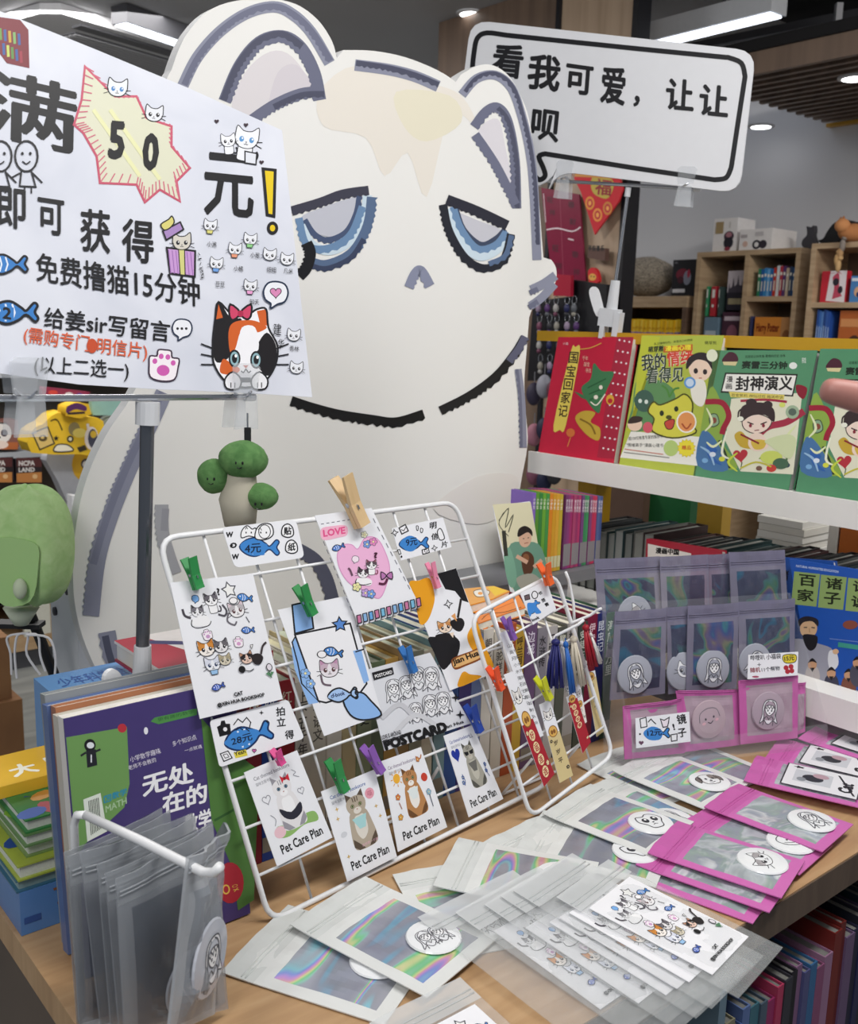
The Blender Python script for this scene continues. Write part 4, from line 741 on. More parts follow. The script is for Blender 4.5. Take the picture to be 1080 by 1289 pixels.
# ================================================================== GREEN PLUSH ON THE BLACK POLE (far left)
p = Pl(UV(0.25, 1.30, 0), V((1, 0, 0)), Z).at(38, 690); k = ((p - CAM).dot(FW)) / 1250
r = root('cabbage_plush', Matrix.Translation(p), 'pale green cabbage plush with white nose on a black pole, left edge', 'plush toy')
gp = ramp_mat('plush_pale_green', [(0.3, '#a9d088'), (0.6, '#bbdc9a'), (0.8, '#c6e2aa')], noise_fac(70, 0.5), 0.95, bump=0.5)
def cab(d): return (1 + 0.03 * cos(6 * atan2(d.y, d.x))) * (abs(d.x) ** 2.8 + abs(d.y) ** 2.8 + abs(d.z) ** 2.8 + 1e-9) ** (-1 / 2.8) * (1.0 - 0.10 * max(0, -d.z)) * 0.94
q = MB(); q.blob((0, 0, 0), (56 * k, 48 * k, 84 * k), gp, 48, 30, cab); q.build('plush_body', None, r, True)
q = MB(); q.blob((-52 * k, -8 * k, -5 * k), (26 * k, 44 * k, 66 * k), m('#cfd2cc', 0.95), 20, 14); q.build('white_cheek', None, r, True)
q = MB(); q.prism(sm([(-34, 14), (22, 16), (26, -14), (14, -58), (-26, -58)], 4, True), -1.5, 1.5, ramp_mat('plush_mid_green', [(0.3, '#a3cc84'), (0.7, '#b2d694')], noise_fac(70, 0.5), 0.95)); q.build('front_leaf', Matrix.Translation((2 * k, -46 * k, 2 * k)) @ Matrix.Scale(k, 4) @ Matrix.Rotation(pi / 2, 4, 'X'), r, True)
q = MB(); q.blob((8 * k, -55 * k, -38 * k), (8 * k, 9 * k, 13 * k), m('#c9d6b8', 0.9), 14, 10); q.build('nose', None, r, True)
q = MB(); q.tube([(-15 * k, 0, -78 * k), (-16 * k, 0, -100 * k)], [22 * k, 9 * k], m('#c9d2bc', 0.9), 14); q.build('stalk', None, r, True)
M2_ = Matrix.Translation(p + V((-18 * k, 0.02, -92 * k)))
r = root('pole_stand', M2_, 'black pole with tied white ribbons under the cabbage plush', 'stand')
q = MB(); q.tube([(0, 0.01, 0), (42 * k, 0.02, -140 * k), (95 * k, 0.05, -(p.z - 92 * k) + 0.01)], 7 * k, m('#17171b', 0.4), 12); q.build('pole', None, r)
q = MB(); q.box((-40 * k, -0.01, -18 * k), (20 * k, 0.012, -12 * k), m('#1c1c20', 0.5)); q.build('bracket', None, r)
R = random.Random(3); wr = m('#e2e2e6', 0.6)
for i in range(5):
    x = -20 + i * 14; q = MB(); q.tube([V((t_[0] * k, -0.012 - 0.002 * i, t_[1] * k)) for t_ in sm([(8, -22), (x, -26 + R.uniform(-4, 4)), (x + R.uniform(-6, 10), -50), (x + R.uniform(-4, 14), -68 - R.uniform(0, 18))], 4)], 1.6 * k, wr, 6); q.build('ribbon', None, r)
# ================================================================== DISPLAY TABLE
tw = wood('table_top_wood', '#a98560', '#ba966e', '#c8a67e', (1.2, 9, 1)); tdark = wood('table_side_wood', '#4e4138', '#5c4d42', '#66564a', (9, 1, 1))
TU0, TU1, TV0, TV1 = 0.244, 1.216, 0.462, 1.09
Mt = TM @ Matrix.Translation(((TU0 + TU1) / 2, (TV0 + TV1) / 2, 0)); r = root('display_table', Mt, 'wooden display table covered with cards, bags and book rows', 'table')
def tpart(n, a, b, mat): q = MB(); c = V(((TU0 + TU1) / 2, (TV0 + TV1) / 2, 0)); q.box(tuple(V(a) - c), tuple(V(b) - c), mat); q.build(n, None, r)
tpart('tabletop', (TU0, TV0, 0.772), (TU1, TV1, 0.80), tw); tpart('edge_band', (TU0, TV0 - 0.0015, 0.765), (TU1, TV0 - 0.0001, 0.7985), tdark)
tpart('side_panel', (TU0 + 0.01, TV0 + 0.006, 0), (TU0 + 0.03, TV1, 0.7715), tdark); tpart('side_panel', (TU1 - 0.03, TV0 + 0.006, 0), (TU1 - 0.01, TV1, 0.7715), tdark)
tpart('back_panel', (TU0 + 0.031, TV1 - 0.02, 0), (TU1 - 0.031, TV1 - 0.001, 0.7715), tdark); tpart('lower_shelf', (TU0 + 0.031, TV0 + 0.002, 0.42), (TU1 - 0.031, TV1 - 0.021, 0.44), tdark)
q = MB(); q.box((0.0, 0.0, 0.0), (0.012, 0.22, 0.29), m('#6f8594', 0.35)); tag(q.build('shelf_divider', TM @ Matrix.Translation((0.772, 0.466, 0.441)), base=(0, 0, 0)), 'pale blue divider panel at the left end of the lower book shelf', 'divider')

def spine_book(Mf, th, dep, h, col, lab, grp, title='', tcol='#1a1a1e', band=None, page='#e9e4d6', cat='book', lean=0.0, tsz=None, fore=False, name='book'):
    """upright book, spine towards -y of its frame, origin at the front bottom left"""
    M_ = Mf @ Matrix.Rotation(lean, 4, 'Y') if lean else Mf
    q = MB(); c_ = m(col, 0.38); t = 0.0016
    if fore: q.box((0, 0, 0), (t, dep, h), c_); q.box((th - t, 0, 0), (th, dep, h), c_); q.box((t, dep - t, 0), (th - t, dep, h), c_)
    else:
        q.box((0, t, 0), (t, dep, h), c_); q.box((th - t, t, 0), (th, dep, h), c_); q.box((0, 0, 0), (th, t, h), c_)
        cv = Cv(q, lambda x, y: (x, y), 1, 0, 2e-5)
        a0 = len(q.v)
        if band: cv.poly([(0.0004, band[0] * h), (th - 0.0004, band[0] * h), (th - 0.0004, band[1] * h), (0.0004, band[1] * h)], band[2])
        if title:
            s_ = tsz or min(th * 0.7, h * 0.9 / len(title) / 1.15); y_ = h * 0.94
            cv.col_text(title, th / 2 - s_ * 0.46, y_, s_, tcol, bold=0.015)
        q.v[a0:] = [(x, -0.0002 - z, y) for x, y, z in q.v[a0:]]
    o = q.build(name, M_, base=(th / 2, dep / 2, 0)); tag(o, lab, cat, grp)
    p_ = MB(); e = 0.003 if not fore else 0.004; x0 = -th / 2 + t + 1e-4; p_.box((x0, -dep / 2 + (t + 1e-4 if not fore else 0.002), 0.002), (-x0, dep / 2 - e, h - e), m(page, 0.8, grain=0.1, scale=400)); p_.build('pages', None, o)
    return o
# books on the shelf under the table edge
R = random.Random(12); x = 0.79; i = 0
uc = ['#7d7a66', '#4a5f96', '#5a6f9e', '#3f6a78', '#4b5a6a', '#8e2f5e', '#a83a5a', '#33333b', '#1d1c22', '#7a5a78', '#4c4f78', '#35608a', '#7e4a6a', '#8f6a86', '#6a2420', '#5e1f1c', '#64506e', '#1f2036', '#2a2c4e', '#23252f', '#3a3048', '#51303a', '#25353f', '#2f2f38', '#3a3a42', '#452f3a']  # spine colours darkened to stand for the dim light under the tabletop
un = 'olive blue slate teal grey magenta crimson charcoal black mauve indigo cobalt plum dusty-pink rust maroon violet navy ink graphite aubergine wine petrol smoke anthracite burgundy'.split()
while x < 1.165:
    th = R.uniform(0.011, 0.019); h = 0.25 + R.uniform(-0.012, 0.006) + (0.02 if i in (14, 15) else 0)
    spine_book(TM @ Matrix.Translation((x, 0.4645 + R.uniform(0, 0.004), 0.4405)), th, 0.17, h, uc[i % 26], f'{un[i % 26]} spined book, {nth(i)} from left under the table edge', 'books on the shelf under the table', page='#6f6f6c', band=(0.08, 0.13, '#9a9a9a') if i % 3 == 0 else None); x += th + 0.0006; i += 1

# ------------------------------------------------------------------ row of books behind the card rack, spines to the aisle
R = random.Random(21)
rowc = [('#7a1f2e', '#e8d8b8', 'dark red'), ('#1f3f8e', '#e8e8f0', 'blue'), ('#a8202c', '#f0e0c8', 'bright red'), ('#e3ddd0', '#55504a', 'cream'), ('#dcd6c6', '#6a645a', 'ivory'), ('#e0dace', '#55504a', 'white'), ('#c8b88e', '#2a2620', 'tan'), ('#8f9a78', '#20241c', 'sage'), ('#6f7f62', '#1a1e18', 'olive green'), ('#c29a52', '#2a2018', 'mustard'), ('#a88a5e', '#20180f', 'brown'), ('#9a9a86', '#26261f', 'grey-green'), ('#d8cfb8', '#3a342a', 'beige'), ('#7fa0a8', '#1c2a30', 'pale teal'), ('#35589a', '#dfe6f4', 'cobalt'), ('#4a3f80', '#e6e0f0', 'purple'), ('#6f82b0', '#1c2236', 'periwinkle'), ('#d9d4ca', '#6a645c', 'pale grey'), ('#cfc8ba', '#5a544a', 'stone'), ('#b0522e', '#f0d8b0', 'rust'), ('#c8a23a', '#3a2a10', 'golden'), ('#6a4f74', '#e8e0f0', 'mauve'), ('#8b8790', '#1e1e24', 'grey'), ('#b9b6b4', '#26262a', 'silver'), ('#55584e', '#e0e0d0', 'dark olive'), ('#a29e9a', '#26262a', 'ash'), ('#3c463e', '#d8dcd0', 'forest'), ('#7d1d3a', '#f0d0d8', 'maroon'), ('#27306e', '#e0e4f4', 'navy'), ('#2f5a46', '#dce8dc', 'bottle green'), ('#d5d2cb', '#3a3834', 'off-white'), ('#3a5f52', '#e0e8dc', 'deep green')]
titles = ['成语故事', '西游记', '红楼梦', '上下五千年', '小学语文', '作文大全', '写给儿童', '中国历史', '世界地理', '神话传说', '山海经', '论语', '唐诗三百', '三字经', '史记', '名人传', '童年', '朝花夕拾', '骆驼祥子', '城南旧事', '呼兰河传', '边城', '水浒传', '三国演义', '聊斋', '格林童话', '安徒生', '伊索寓言', '昆虫记', '海底两万里', '小王子', '爱的教育']
x = 0.468; i = 0
while x < 1.03 and i < 32:
    cc_, tc_, nm = rowc[i]; th = (0.0185 if i not in (3, 4, 5) else 0.02) * R.uniform(0.85, 1.1); h = 0.192 + R.uniform(-0.004, 0.006) - (0.012 if i > 21 else 0)
    spine_book(TM @ Matrix.Translation((x, 0.83 + R.uniform(0, 0.003), 0.8005)), th, 0.15, h, cc_, f'{nm} spined book, {nth(i)} from left in the row behind the card rack', 'books in the row behind the card rack', titles[i], tc_, band=(0.05, 0.14, '#8a8478') if i % 4 == 1 else None, page='#e6e2cf' if i > 12 else ['#dfe3cd', '#e3dcb8', '#c9d0b8', '#e8e2d2'][i % 4]); x += th + 0.0008; i += 1
ROWX = x
# flat books lying on the row
def flat_book(pl_z, quadpx, th, col, art, lab, page='#e8e4d8', ox=0, oy=0, sc=1.0, cat='book', edge=None, name='book', pxh=True):
    """lying book: top cover traced on the plane z"""
    pl = zpl(pl_z); P = [pl.px(ox + x / sc, oy + y / sc) for x, y in quadpx]; bx = sum(p[0] for p in P) / len(P); by = sum(p[1] for p in P) / len(P)
    M_ = Matrix.Translation((bx, by, pl_z - th)); L_ = [(x - bx, y - by) for x, y in P]
    q = MB(); q.prism(L_, th - 0.0015, th, m(col, 0.3)); q.prism(L_, 0, 0.0015, m(edge or col, 0.3))
    if art: art(Cv(q, lambda x, y: (lambda t: (t[0] - bx, t[1] - by))(pl.px(ox + x / sc, oy + y / sc)), -1, th + 0.0001))
    o = q.build(name, M_, base=(0, 0, 0)); tag(o, lab, cat); q = MB(); q.prism([(x * 0.975, y * 0.975) for x, y in L_], 0.0016, th - 0.0016, m(page, 0.8, grain=0.12, scale=500)); q.build('pages', None, o); return o
def oart(c):
    c.out(sm([(20, 330), (60, 315), (120, 330), (110, 360), (50, 372), (25, 360)], 4, True), '#f2efe6', 4); c.ell(45, 345, 14, 10, '#f0b45a'); c.line([(120, 340), (200, 330)], 4, '#5a3a1a')
flat_book(1.018, [(120, 330), (330, 310), (440, 345), (330, 395), (150, 445)], 0.012, '#eda63e', lambda c: (c.poly([(290, 318), (330, 312), (425, 346), (340, 380)], '#f0c83a'), c.out(sm([(195, 350), (240, 335), (300, 345), (290, 375), (220, 385)], 4, True), '#f2ece0', 4, '#5a3a1a'), c.ell(240, 362, 16, 10, '#f0a040')), 'orange cartoon-cat comic lying on top of the book row', ox=560, oy=680, sc=5.4, cat='comic book')
flat_book(1.006, [(200, 470), (500, 370), (548, 455), (430, 490), (225, 565)], 0.011, '#ec8a3c', lambda c: (c.line(sm([(250, 540), (300, 500), (400, 490), (520, 455)], 4), 5, '#8a4a1a'), c.line(sm([(260, 520), (350, 470), (470, 420)], 4), 4, '#c86a2a')), 'orange comic lying half under the cartoon-cat comic', ox=560, oy=680, sc=5.4, cat='comic book')
def redart(c): pass
pr = vpl(0.905); a = pr.px(204, 868); b = pr.px(268, 852)
q = MB(); wd = 0.13; q.box((0, 0, 0), (wd, 0.12, 0.003), m('#a02238', 0.35)); q.box((0, 0, 0.021), (wd, 0.12, 0.024), m('#ece6e4', 0.35)); q.box((0, 0, 0.003), (wd, 0.002, 0.021), m('#b0243c', 0.35)); a0 = len(q.v)
c = Cv(q, lambda x, y: (x, y), 1, 0, 2e-5); c.text('法浪', (0.012, 0.005), (0.044, 0.005), (0.012, 0.02), col='#f0e0e0', bold=0.03); q.v[a0:] = [(x, -0.0003 - z, y) for x, y, z in q.v[a0:]]
cvr = Cv(q, lambda x, y: (x, y), 1, 0.0242); cvr.poly([(0.0, 0.0), (0.06, 0.0), (0.03, 0.12), (0, 0.12)], '#b0243c'); cvr.line([(0.02, 0.1), (0.12, 0.02)], 0.012, '#3b3a6e')
Mr = TM @ Matrix.Translation((a[0], 0.905, a[1] - 0.004)); o = q.build('book', Mr, base=(0, 0, 0)); tag(o, 'red and white book with white characters lying at the left end of the row', 'book')
q = MB(); q.box((0.002, 0.0022, 0.0031), (wd - 0.002, 0.118, 0.0209), m('#d8d4cc', 0.8)); q.build('pages', None, o)
REDZ = a[1] - 0.004

# ------------------------------------------------------------------ big purple workbook with more behind it
def face_book(pl, x0, x1, z0, h, th, col, art, lab, page='#e4e0d6', cat='book', grp=None, spine=None, name='book'):
    """upright book facing along the plane normal"""
    M_ = pl.M() @ Matrix.Translation(((x0 + x1) / 2, z0, 0)); w_ = (x1 - x0) / 2; q = MB()
    q.box((-w_, 0, -0.0015), (w_, h, 0), m(col, 0.28)); q.box((-w_, 0, -th), (w_, h, -th + 0.0015), m(spine or col, 0.28)); q.box((-w_, 0, -th + 0.0015), (-w_ + 0.0015, h, -0.0015), m(spine or col, 0.28))
    if art: art(Cv(q, lambda x, y: (lambda t: (t[0] - (x0 + x1) / 2, t[1] - z0))(pl.px(x, y)), -1, 0.0001))
    o = q.build(name, M_, base=(0, 0, 0)); tag(o, lab, cat, grp); q = MB(); q.box((-w_ + 0.0016, 0.002, -th + 0.0016), (w_ - 0.002, h - 0.002, -0.0016), m(page, 0.8, grain=0.12, scale=400)); q.build('pages', None, o); return o
PW = vpl(0.757, 50, 7, 0, 0.8); xl = PW.px(80, 905)[0]; zt_ = PW.px(80, 905)[1]; PWz = 0.002
def wk(c0):
    c = Cv(c0.mb, lambda X, Y: c0.mapf(X / 3.006, 860 + Y / 3.006), -1, R=c0.R)
    c.poly([(250, 205), (480, 165), (490, 380), (470, 470), (330, 600), (300, 640), (285, 600)], '#6f9a58'); c.poly([(585, 130), (745, 95), (745, 120), (600, 155), (570, 145)], '#4f8f4a')
    c.text('更有趣的数学', (598, 146), (735, 113), h=14, col='#2a5a30')
    c.ell(462, 170, 17, 17, '#b8323e'); c.ell(552, 180, 8, 14, '#e8e8f0')
    c.ell(340, 235, 22, 24, '#17171c'); c.ell(342, 235, 14, 12, '#dfe3e8'); c.poly([(325, 255), (362, 250), (368, 310), (330, 320)], '#24242c'); c.line([(325, 262), (305, 275)], 8, '#24242c'); c.line([(362, 258), (380, 250)], 8, '#24242c'); c.line([(345, 270), (345, 300)], 5, '#dfe3e8')
    c.text('小学数学趣味', (495, 300), (610, 265), h=22, col='#e8e4f0'); c.text('老师不会教的', (488, 330), (592, 297), h=18, col='#e8e4f0'); c.text('多个知识点', (655, 240), (745, 212), h=20, col='#e8e4f0'); c.text('一点就通', (700, 262), (765, 245), h=14, col='#e8e4f0')
    c.text('无处', (540, 432), (735, 375), (535, 350), col='#f2f2f6', bold=0.035); c.text('在的', (615, 500), (785, 450), (612, 420), col='#f2f2f6', bold=0.035); c.text('数学', (700, 575), (800, 545), (698, 500), col='#f2f2f6', bold=0.035)
    c.text('ꓳ数学', (392, 455), (480, 425), (392, 425), col='#2f8fb0', bold=0.03); c.text('MATH', (400, 490), (480, 455), (398, 465), col='#a9c8a0', bold=0.02)
    c.poly([(315, 440), (380, 415), (405, 560), (330, 600)], '#dfe6dc')
    for i in range(7): c.line([(335 + 6 * i, 445 - 2 * i), (345 + 6 * i, 575 - 4 * i)], 3, '#26302a')
    c.poly([(760, 130), (860, 240), (980, 330), (960, 820), (900, 860), (880, 700), (800, 520)], '#4f7a3a'); c.line([(810, 520), (900, 470)], 9, '#2f5a2a'); c.ell(870, 755, 52, 78, '#b02434'); c.ring(855, 780, 12, 16, 5, '#e8c050'); c.text('○', (880, 775), (900, 768), h=10, col='#e8c050'); c.text('×', (885, 790), (905, 780), h=10, col='#e8c050')
face_book(PW, xl, xl + 0.158, PWz, zt_ - PWz, 0.014, '#463a72', wk, 'large purple and green math workbook standing left of the card rack', spine='#e8e4e0')
for i, (cc_, nm, dz_) in enumerate((('#c9c4ba', 'off-white', -0.003), ('#a87050', 'orange', 0.0), ('#5a6f9e', 'blue', -0.002), ('#8a8f94', 'grey', 0.003))):
    pk = vpl(0.757 + 0.0148 + i * 0.0128, 50, 7, 0, 0.8); face_book(pk, xl + 0.0 + 0.003 * (i % 2), xl + 0.156, PWz, zt_ - PWz + dz_, 0.012, cc_, None, f'{nm} workbook, {nth(i)} behind the purple workbook', grp='workbooks behind the purple one')

# ------------------------------------------------------------------ stack of children's books on a blue box (left edge)
def boxed(name, u0, v0, z0, du, dv, dz, col, lab, cat, front=None, top=None, group=None, film=False):
    q = MB(); q.box((0, 0, 0), (du, dv, dz), m(col, 0.25))
    if front:
        a0 = len(q.v); front(Cv(q, lambda x, y: (x * du, y * dz), 1, 0, 2e-5)); q.v[a0:] = [(x, -0.0004 - z, y) for x, y, z in q.v[a0:]]
    if top: top(Cv(q, lambda x, y: (x * du, y * dv), 1, dz + 0.0003, 2e-5))
    return tag(q.build(name, TM @ Matrix.Translation((u0, v0, z0)), base=(du / 2, dv / 2, 0)), lab, cat, group)
def bxf(c): c.ell(0.55, 0.55, 0.2, 0.24, '#c9a06a'); c.ell(0.55, 0.5, 0.1, 0.12, '#a8482e'); c.ell(0.3, 0.5, 0.08, 0.16, '#7a3a22'); c.text('儿童书', (0.3, 0.12), (0.7, 0.12), h=0.12, col='#3a5a96'); c.line([(0.2, 0.85), (0.85, 0.9)], 0.06, '#8e5a3a'); c.poly([(0.02, 0.25), (0.12, 0.25), (0.12, 0.4), (0.02, 0.4)], '#35579a')
boxed('gift_box', 0.248, 0.852, 0.8005, 0.15, 0.12, 0.042, '#5a86c2', 'blue film-wrapped box at the left table corner under the book stack', 'box', bxf)
def jungle(seed):
    def f(c):
        R_ = random.Random(seed)
        for k in range(26):
            x, y = R_.uniform(0.06, 0.94), R_.uniform(0.05, 0.95); col = R_.choice(['#2f7a3a', '#7fae3a', '#3f66c2', '#e0a04a', '#c04a5a', '#d8d8e8', '#6a9a4a', '#8f6ab0', '#b8c84a', '#2a4f9a'])
            if k % 2: c.ell(x, y, R_.uniform(0.04, 0.14), R_.uniform(0.03, 0.08), col, R_.uniform(0, 3), 10)
            else: c.poly([(x, y), (x + R_.uniform(-0.12, 0.12), y + R_.uniform(0.02, 0.12)), (x + R_.uniform(-0.1, 0.1), y + 0.02)], col)
    return f
def pbook(u0, v0, z0, du, dv, th, col, art, lab, page='#d9dcd2'):
    q = MB(); t = 0.0016; q.box((0, 0, th - t), (du, dv, th), m(col, 0.22)); q.box((0, 0, 0), (du, dv, t), m(col, 0.3)); q.box((0, dv - t, t), (du, dv, th - t), m(col, 0.3))
    if art: art(Cv(q, lambda x, y: (x * du, y * dv), 1, th + 0.0001))
    o = tag(q.build('picture_book', TM @ Matrix.Translation((u0, v0, z0)), base=(du / 2, dv / 2, 0)), lab, 'book', "children's books stacked on the blue box")
    q = MB(); q.box((-du / 2 + 0.003, -dv / 2 + 0.003, t + 1e-4), (du / 2 - 0.003, dv / 2 - t - 1e-4, th - t - 1e-4), m(page, 0.8, grain=0.14, scale=500)); q.build('pages', None, o)
pbook(0.246, 0.853, 0.8428, 0.15, 0.13, 0.012, '#3f6f8a', None, 'thin teal book lowest in the left book stack', '#8fa8a8')
pbook(0.247, 0.850, 0.855, 0.15, 0.13, 0.015, '#a9b84a', jungle(2), 'yellow-green leafy picture book second from the bottom of the left stack')
pbook(0.258, 0.860, 0.8702, 0.14, 0.12, 0.012, '#7f9a5a', jungle(3), 'sage picture book third from the bottom of the left stack')
pbook(0.256, 0.856, 0.8824, 0.14, 0.12, 0.012, '#6a8f5a', jungle(4), 'green picture book second from the top of the left stack')
pbook(0.258, 0.858, 0.8946, 0.14, 0.122, 0.013, '#3f8a4a', jungle(5), 'colourful jungle picture book on top of the left stack')
q = MB(); q.box((0, 0, 0), (0.13, 0.07, 0.012), m('#eab93a', 0.2)); cv = Cv(q, lambda x, y: (x, y), 1, 0.0122); cv.text('！', (0.055, 0.012), (0.062, 0.012), (0.055, 0.04), col='#f6f2e0', bold=0.05); cv.text('大', (0.02, 0.012), (0.045, 0.012), (0.02, 0.04), col='#f6f2e0', bold=0.05)
tag(q.build('notebook', TM @ Matrix.Translation((0.25, 0.912, 0.908)), base=(0.07, 0.035, 0)), 'glossy yellow-orange booklet lying on the jungle picture book at left', 'booklet')
def lb(c): c.text('少年科学绘本系列', (0.1, 0.35), (0.9, 0.35), (0.1, 0.75), col='#3f62a8', bold=0.01); c.line([(0.1, 0.15), (0.9, 0.15)], 0.05, '#dfeaf8')
p = onz(48, 908, 0.985); du_, dv_ = p.dot(U), p.dot(W)
boxed('book_box', 0.335, 0.99, 0.8005, 0.15, 0.07, 0.165, '#6f9fd8', 'light blue slip-case box behind the left book stack', 'box', None, lb)

# ------------------------------------------------------------------ grey cabinet, magazine files and signed photo behind the row
q = MB(); q.box((0, 0, 0), (0.335, 0.112, 0.935), m('#8b8d92', 0.5)); q.box((-0.01, -0.008, 0.935), (0.44, 0.112, 0.955), m('#75777b', 0.4)); tag(q.build('riser_cabinet', TM @ Matrix.Translation((0.90, 1.10, 0)), base=(0.2, 0.05, 0)), 'narrow grey riser behind the table carrying the magazine rows', 'cabinet')
x = 1.15; i = 0; R = random.Random(6)
gc = [('#8a6ac2', 'violet'), ('#5f9a3a', 'leaf green'), ('#3f8a44', 'green'), ('#6fae3e', 'lime green'), ('#4a9a4c', 'grass green'), ('#e08a2a', 'orange'), ('#d9a02e', 'amber'), ('#e0a83a', 'yellow-orange'), ('#c9b03a', 'gold')]
for cc_, nm in gc:
    th = 0.0078; spine_book(TM @ Matrix.Translation((x, 1.11, 0.956)), th, 0.05, 0.138 - 0.001 * i, cc_, f'{nm} magazine, {nth(i)} from left in the green and orange row', 'green and orange magazines behind the table', '小学生', '#f4f4e8', band=(0.05, 0.2, '#d8d4a8'), cat='magazine', name='magazine', tsz=0.0055); x += th + 0.0004; i += 1
x += 0.006
for i in range(14):
    cc_ = ['#7a3f6e', '#8e3f7a', '#a83a70', '#b04a72', '#9a3a6a', '#b8406e', '#7a4a80', '#3f8a5a', '#4a9a64', '#8a4a7a', '#c03a5a', '#c84060', '#5a6a9a', '#4a5a8e'][i]; th = 0.0066
    spine_book(TM @ Matrix.Translation((x, 1.11 + 0.001 * (i % 3), 0.956)), th, 0.09, 0.128 - 0.0008 * i, cc_, f'pink and purple magazine, {nth(i)} from left in the thin spined row', 'purple and pink magazines behind the table', '语文报刊', '#f0e8ee', band=(0.04, 0.34, '#8d8a8c'), cat='magazine', name='magazine', tsz=0.005, page='#d8b8c8'); x += th + 0.0003

# ================================================================== THE WHITE GRID RACK
def fpl(u0, v0, z0, az_, tilt): a = V((sin(az_), cos(az_), 0)); n = V((-a.y, a.x, 0)); return Pl(UV(u0, v0, z0), a, Z * cos(tilt) + n * sin(tilt))
RK = fpl(0.4348, 0.7343, 0.8035, radians(46), radians(15))
def grid_rack(pl, quad, nx, ny, lab, rf, rw, leg):
    Q = [V(pl.px(*p)) for p in quad]; TL, TR, BR, BL = Q; cx = (BL.x + BR.x) / 2; wm = WIRE()
    M_ = pl.M() @ Matrix.Translation((cx, 0, 0)); r = root('grid_rack', M_, lab, 'rack')
    f = lambda s, t, z=0: (lambda v: (v.x - cx, v.y, z))((BL * (1 - s) + BR * s) * (1 - t) + (TL * (1 - s) + TR * s) * t)
    q = MB(); q.tube([(p[0] - cx, p[1], 0) for p in rr([tuple(p) for p in (BL, BR, TR, TL)], 0.02, 5)], rf, wm, 10, True); q.build('outer_frame', None, r, True)
    for i in range(1, nx): q = MB(); q.tube([f(i / nx, 0.004, -rf), f(i / nx, 0.996, -rf)], rw, wm, 8); q.build('wire', None, r, True)
    for j in range(1, ny): q = MB(); q.tube([f(0.004, j / ny, rf * 0.4), f(0.996, j / ny, rf * 0.4)], rw, wm, 8); q.build('wire', None, r, True)
    inv = M_.inverted(); top = M_ @ V((*f(0.5, leg)[:2], -0.004)); ft = top - pl.n * 0.045; ft.z = 0.804
    if leg: q = MB(); q.tube([inv @ (top - pl.x * 0.05), inv @ (ft - pl.x * 0.05), inv @ (ft + pl.x * 0.05), inv @ (top + pl.x * 0.05)], rw * 1.3, wm, 8); q.build('easel_leg', None, r)
    return r
grid_rack(RK, [(199, 678), (573, 632), (690, 987), (340, 1161)], 8, 8, 'large white wire grid rack full of postcards and price tags', 0.0028, 0.0015, 0.2)

def card(pl, quadpx, lab, art, off=0.006, ox=0, oy=0, sc=1.0, col='#eeeff4', cat='card', name='postcard', grp=None, th=0.0006, rnd=0, unit=None, alpha=1.0, mat=None):
    """a card lying on a rack plane; outline read off the enlarged photo"""
    p2 = pl.off(off); g = lambda x, y: p2.px(ox + x / sc, oy + y / sc)
    P = [g(*p) for p in quadpx]; bx = sum(p[0] for p in P) / len(P); by = min(p[1] for p in P); loc = lambda t: (t[0] - bx, t[1] - by)
    O = [g(*p) for p in (rr(quadpx, rnd) if rnd else quadpx)]
    q = MB(); q.prism([loc(p) for p in O], -th, 0, mat or m(col, 0.35, grain=0.015))
    if art:
        if unit:
            TL, TR, BR, BL = P; w_, h_ = unit
            def f(x, y):
                s_, t_ = x / w_, y / h_; return loc(tuple((BL[k] * (1 - s_) + BR[k] * s_) * (1 - t_) + (TL[k] * (1 - s_) + TR[k] * s_) * t_ for k in (0, 1)))
            art(Cv(q, f, 1, 0.00005))
        else: art(Cv(q, lambda x, y: loc(g(x, y)), -1, 0.00005))
    return tag(q.build(name, p2.M() @ Matrix.Translation((bx, by, 0)), base=(0, 0, 0)), lab, cat, grp)
def pin(pl, top, bot, col, lab, off=0.004, wd=0.0065, grain=False, spring=True):
    """small clothes peg gripping a wire, handle end at top"""
    a = V(pl.off(off).px(*top)); b = V(pl.off(off).px(*bot)); d = a - b; L_ = d.length; ang = atan2(d.y, d.x) - pi / 2
    M_ = pl.M() @ Matrix.Translation((b.x, b.y, off)) @ Matrix.Rotation(ang, 4, 'Z'); r = root('clothes_peg', M_, lab, 'clothes peg', 'clothes pegs on the racks')
    mt = wood('peg_wood', '#c9a878', '#d9bb8e', '#e2c79c', (6, 1, 1)) if grain else m(col, 0.5)
    pr_ = [(0, 0.0008), (L_ * 0.12, 0.0004), (L_ * 0.45, 0.0006), (L_, wd * 0.75)]; t = wd * 0.42
    for s in (1, -1):
        q = MB(); Q = [(z, y) for y, z in [(y, z) for y, z in pr_]] + [(z + t * (1 if i_ != 3 else 0.6), y) for i_, (y, z) in reversed(list(enumerate(pr_)))]
        q.prism(Q, -wd / 2, wd / 2, mt); q.v = [(z, y, s * x) for x, y, z in q.v]
        q.build('jaw', None, r)
    q = MB(); q.tube([(-wd / 2 - 0.0004, L_ * 0.47, 0), (wd / 2 + 0.0004, L_ * 0.47, 0)], wd * 0.2, STEEL(), 8)
    q.tube([(0.0, L_ * 0.47, 0), (0.0, L_ * 0.40, t + 0.002), (0.0, L_ * 0.33, t + 0.0015)], wd * 0.07, STEEL(), 6); q.build('spring', None, r)
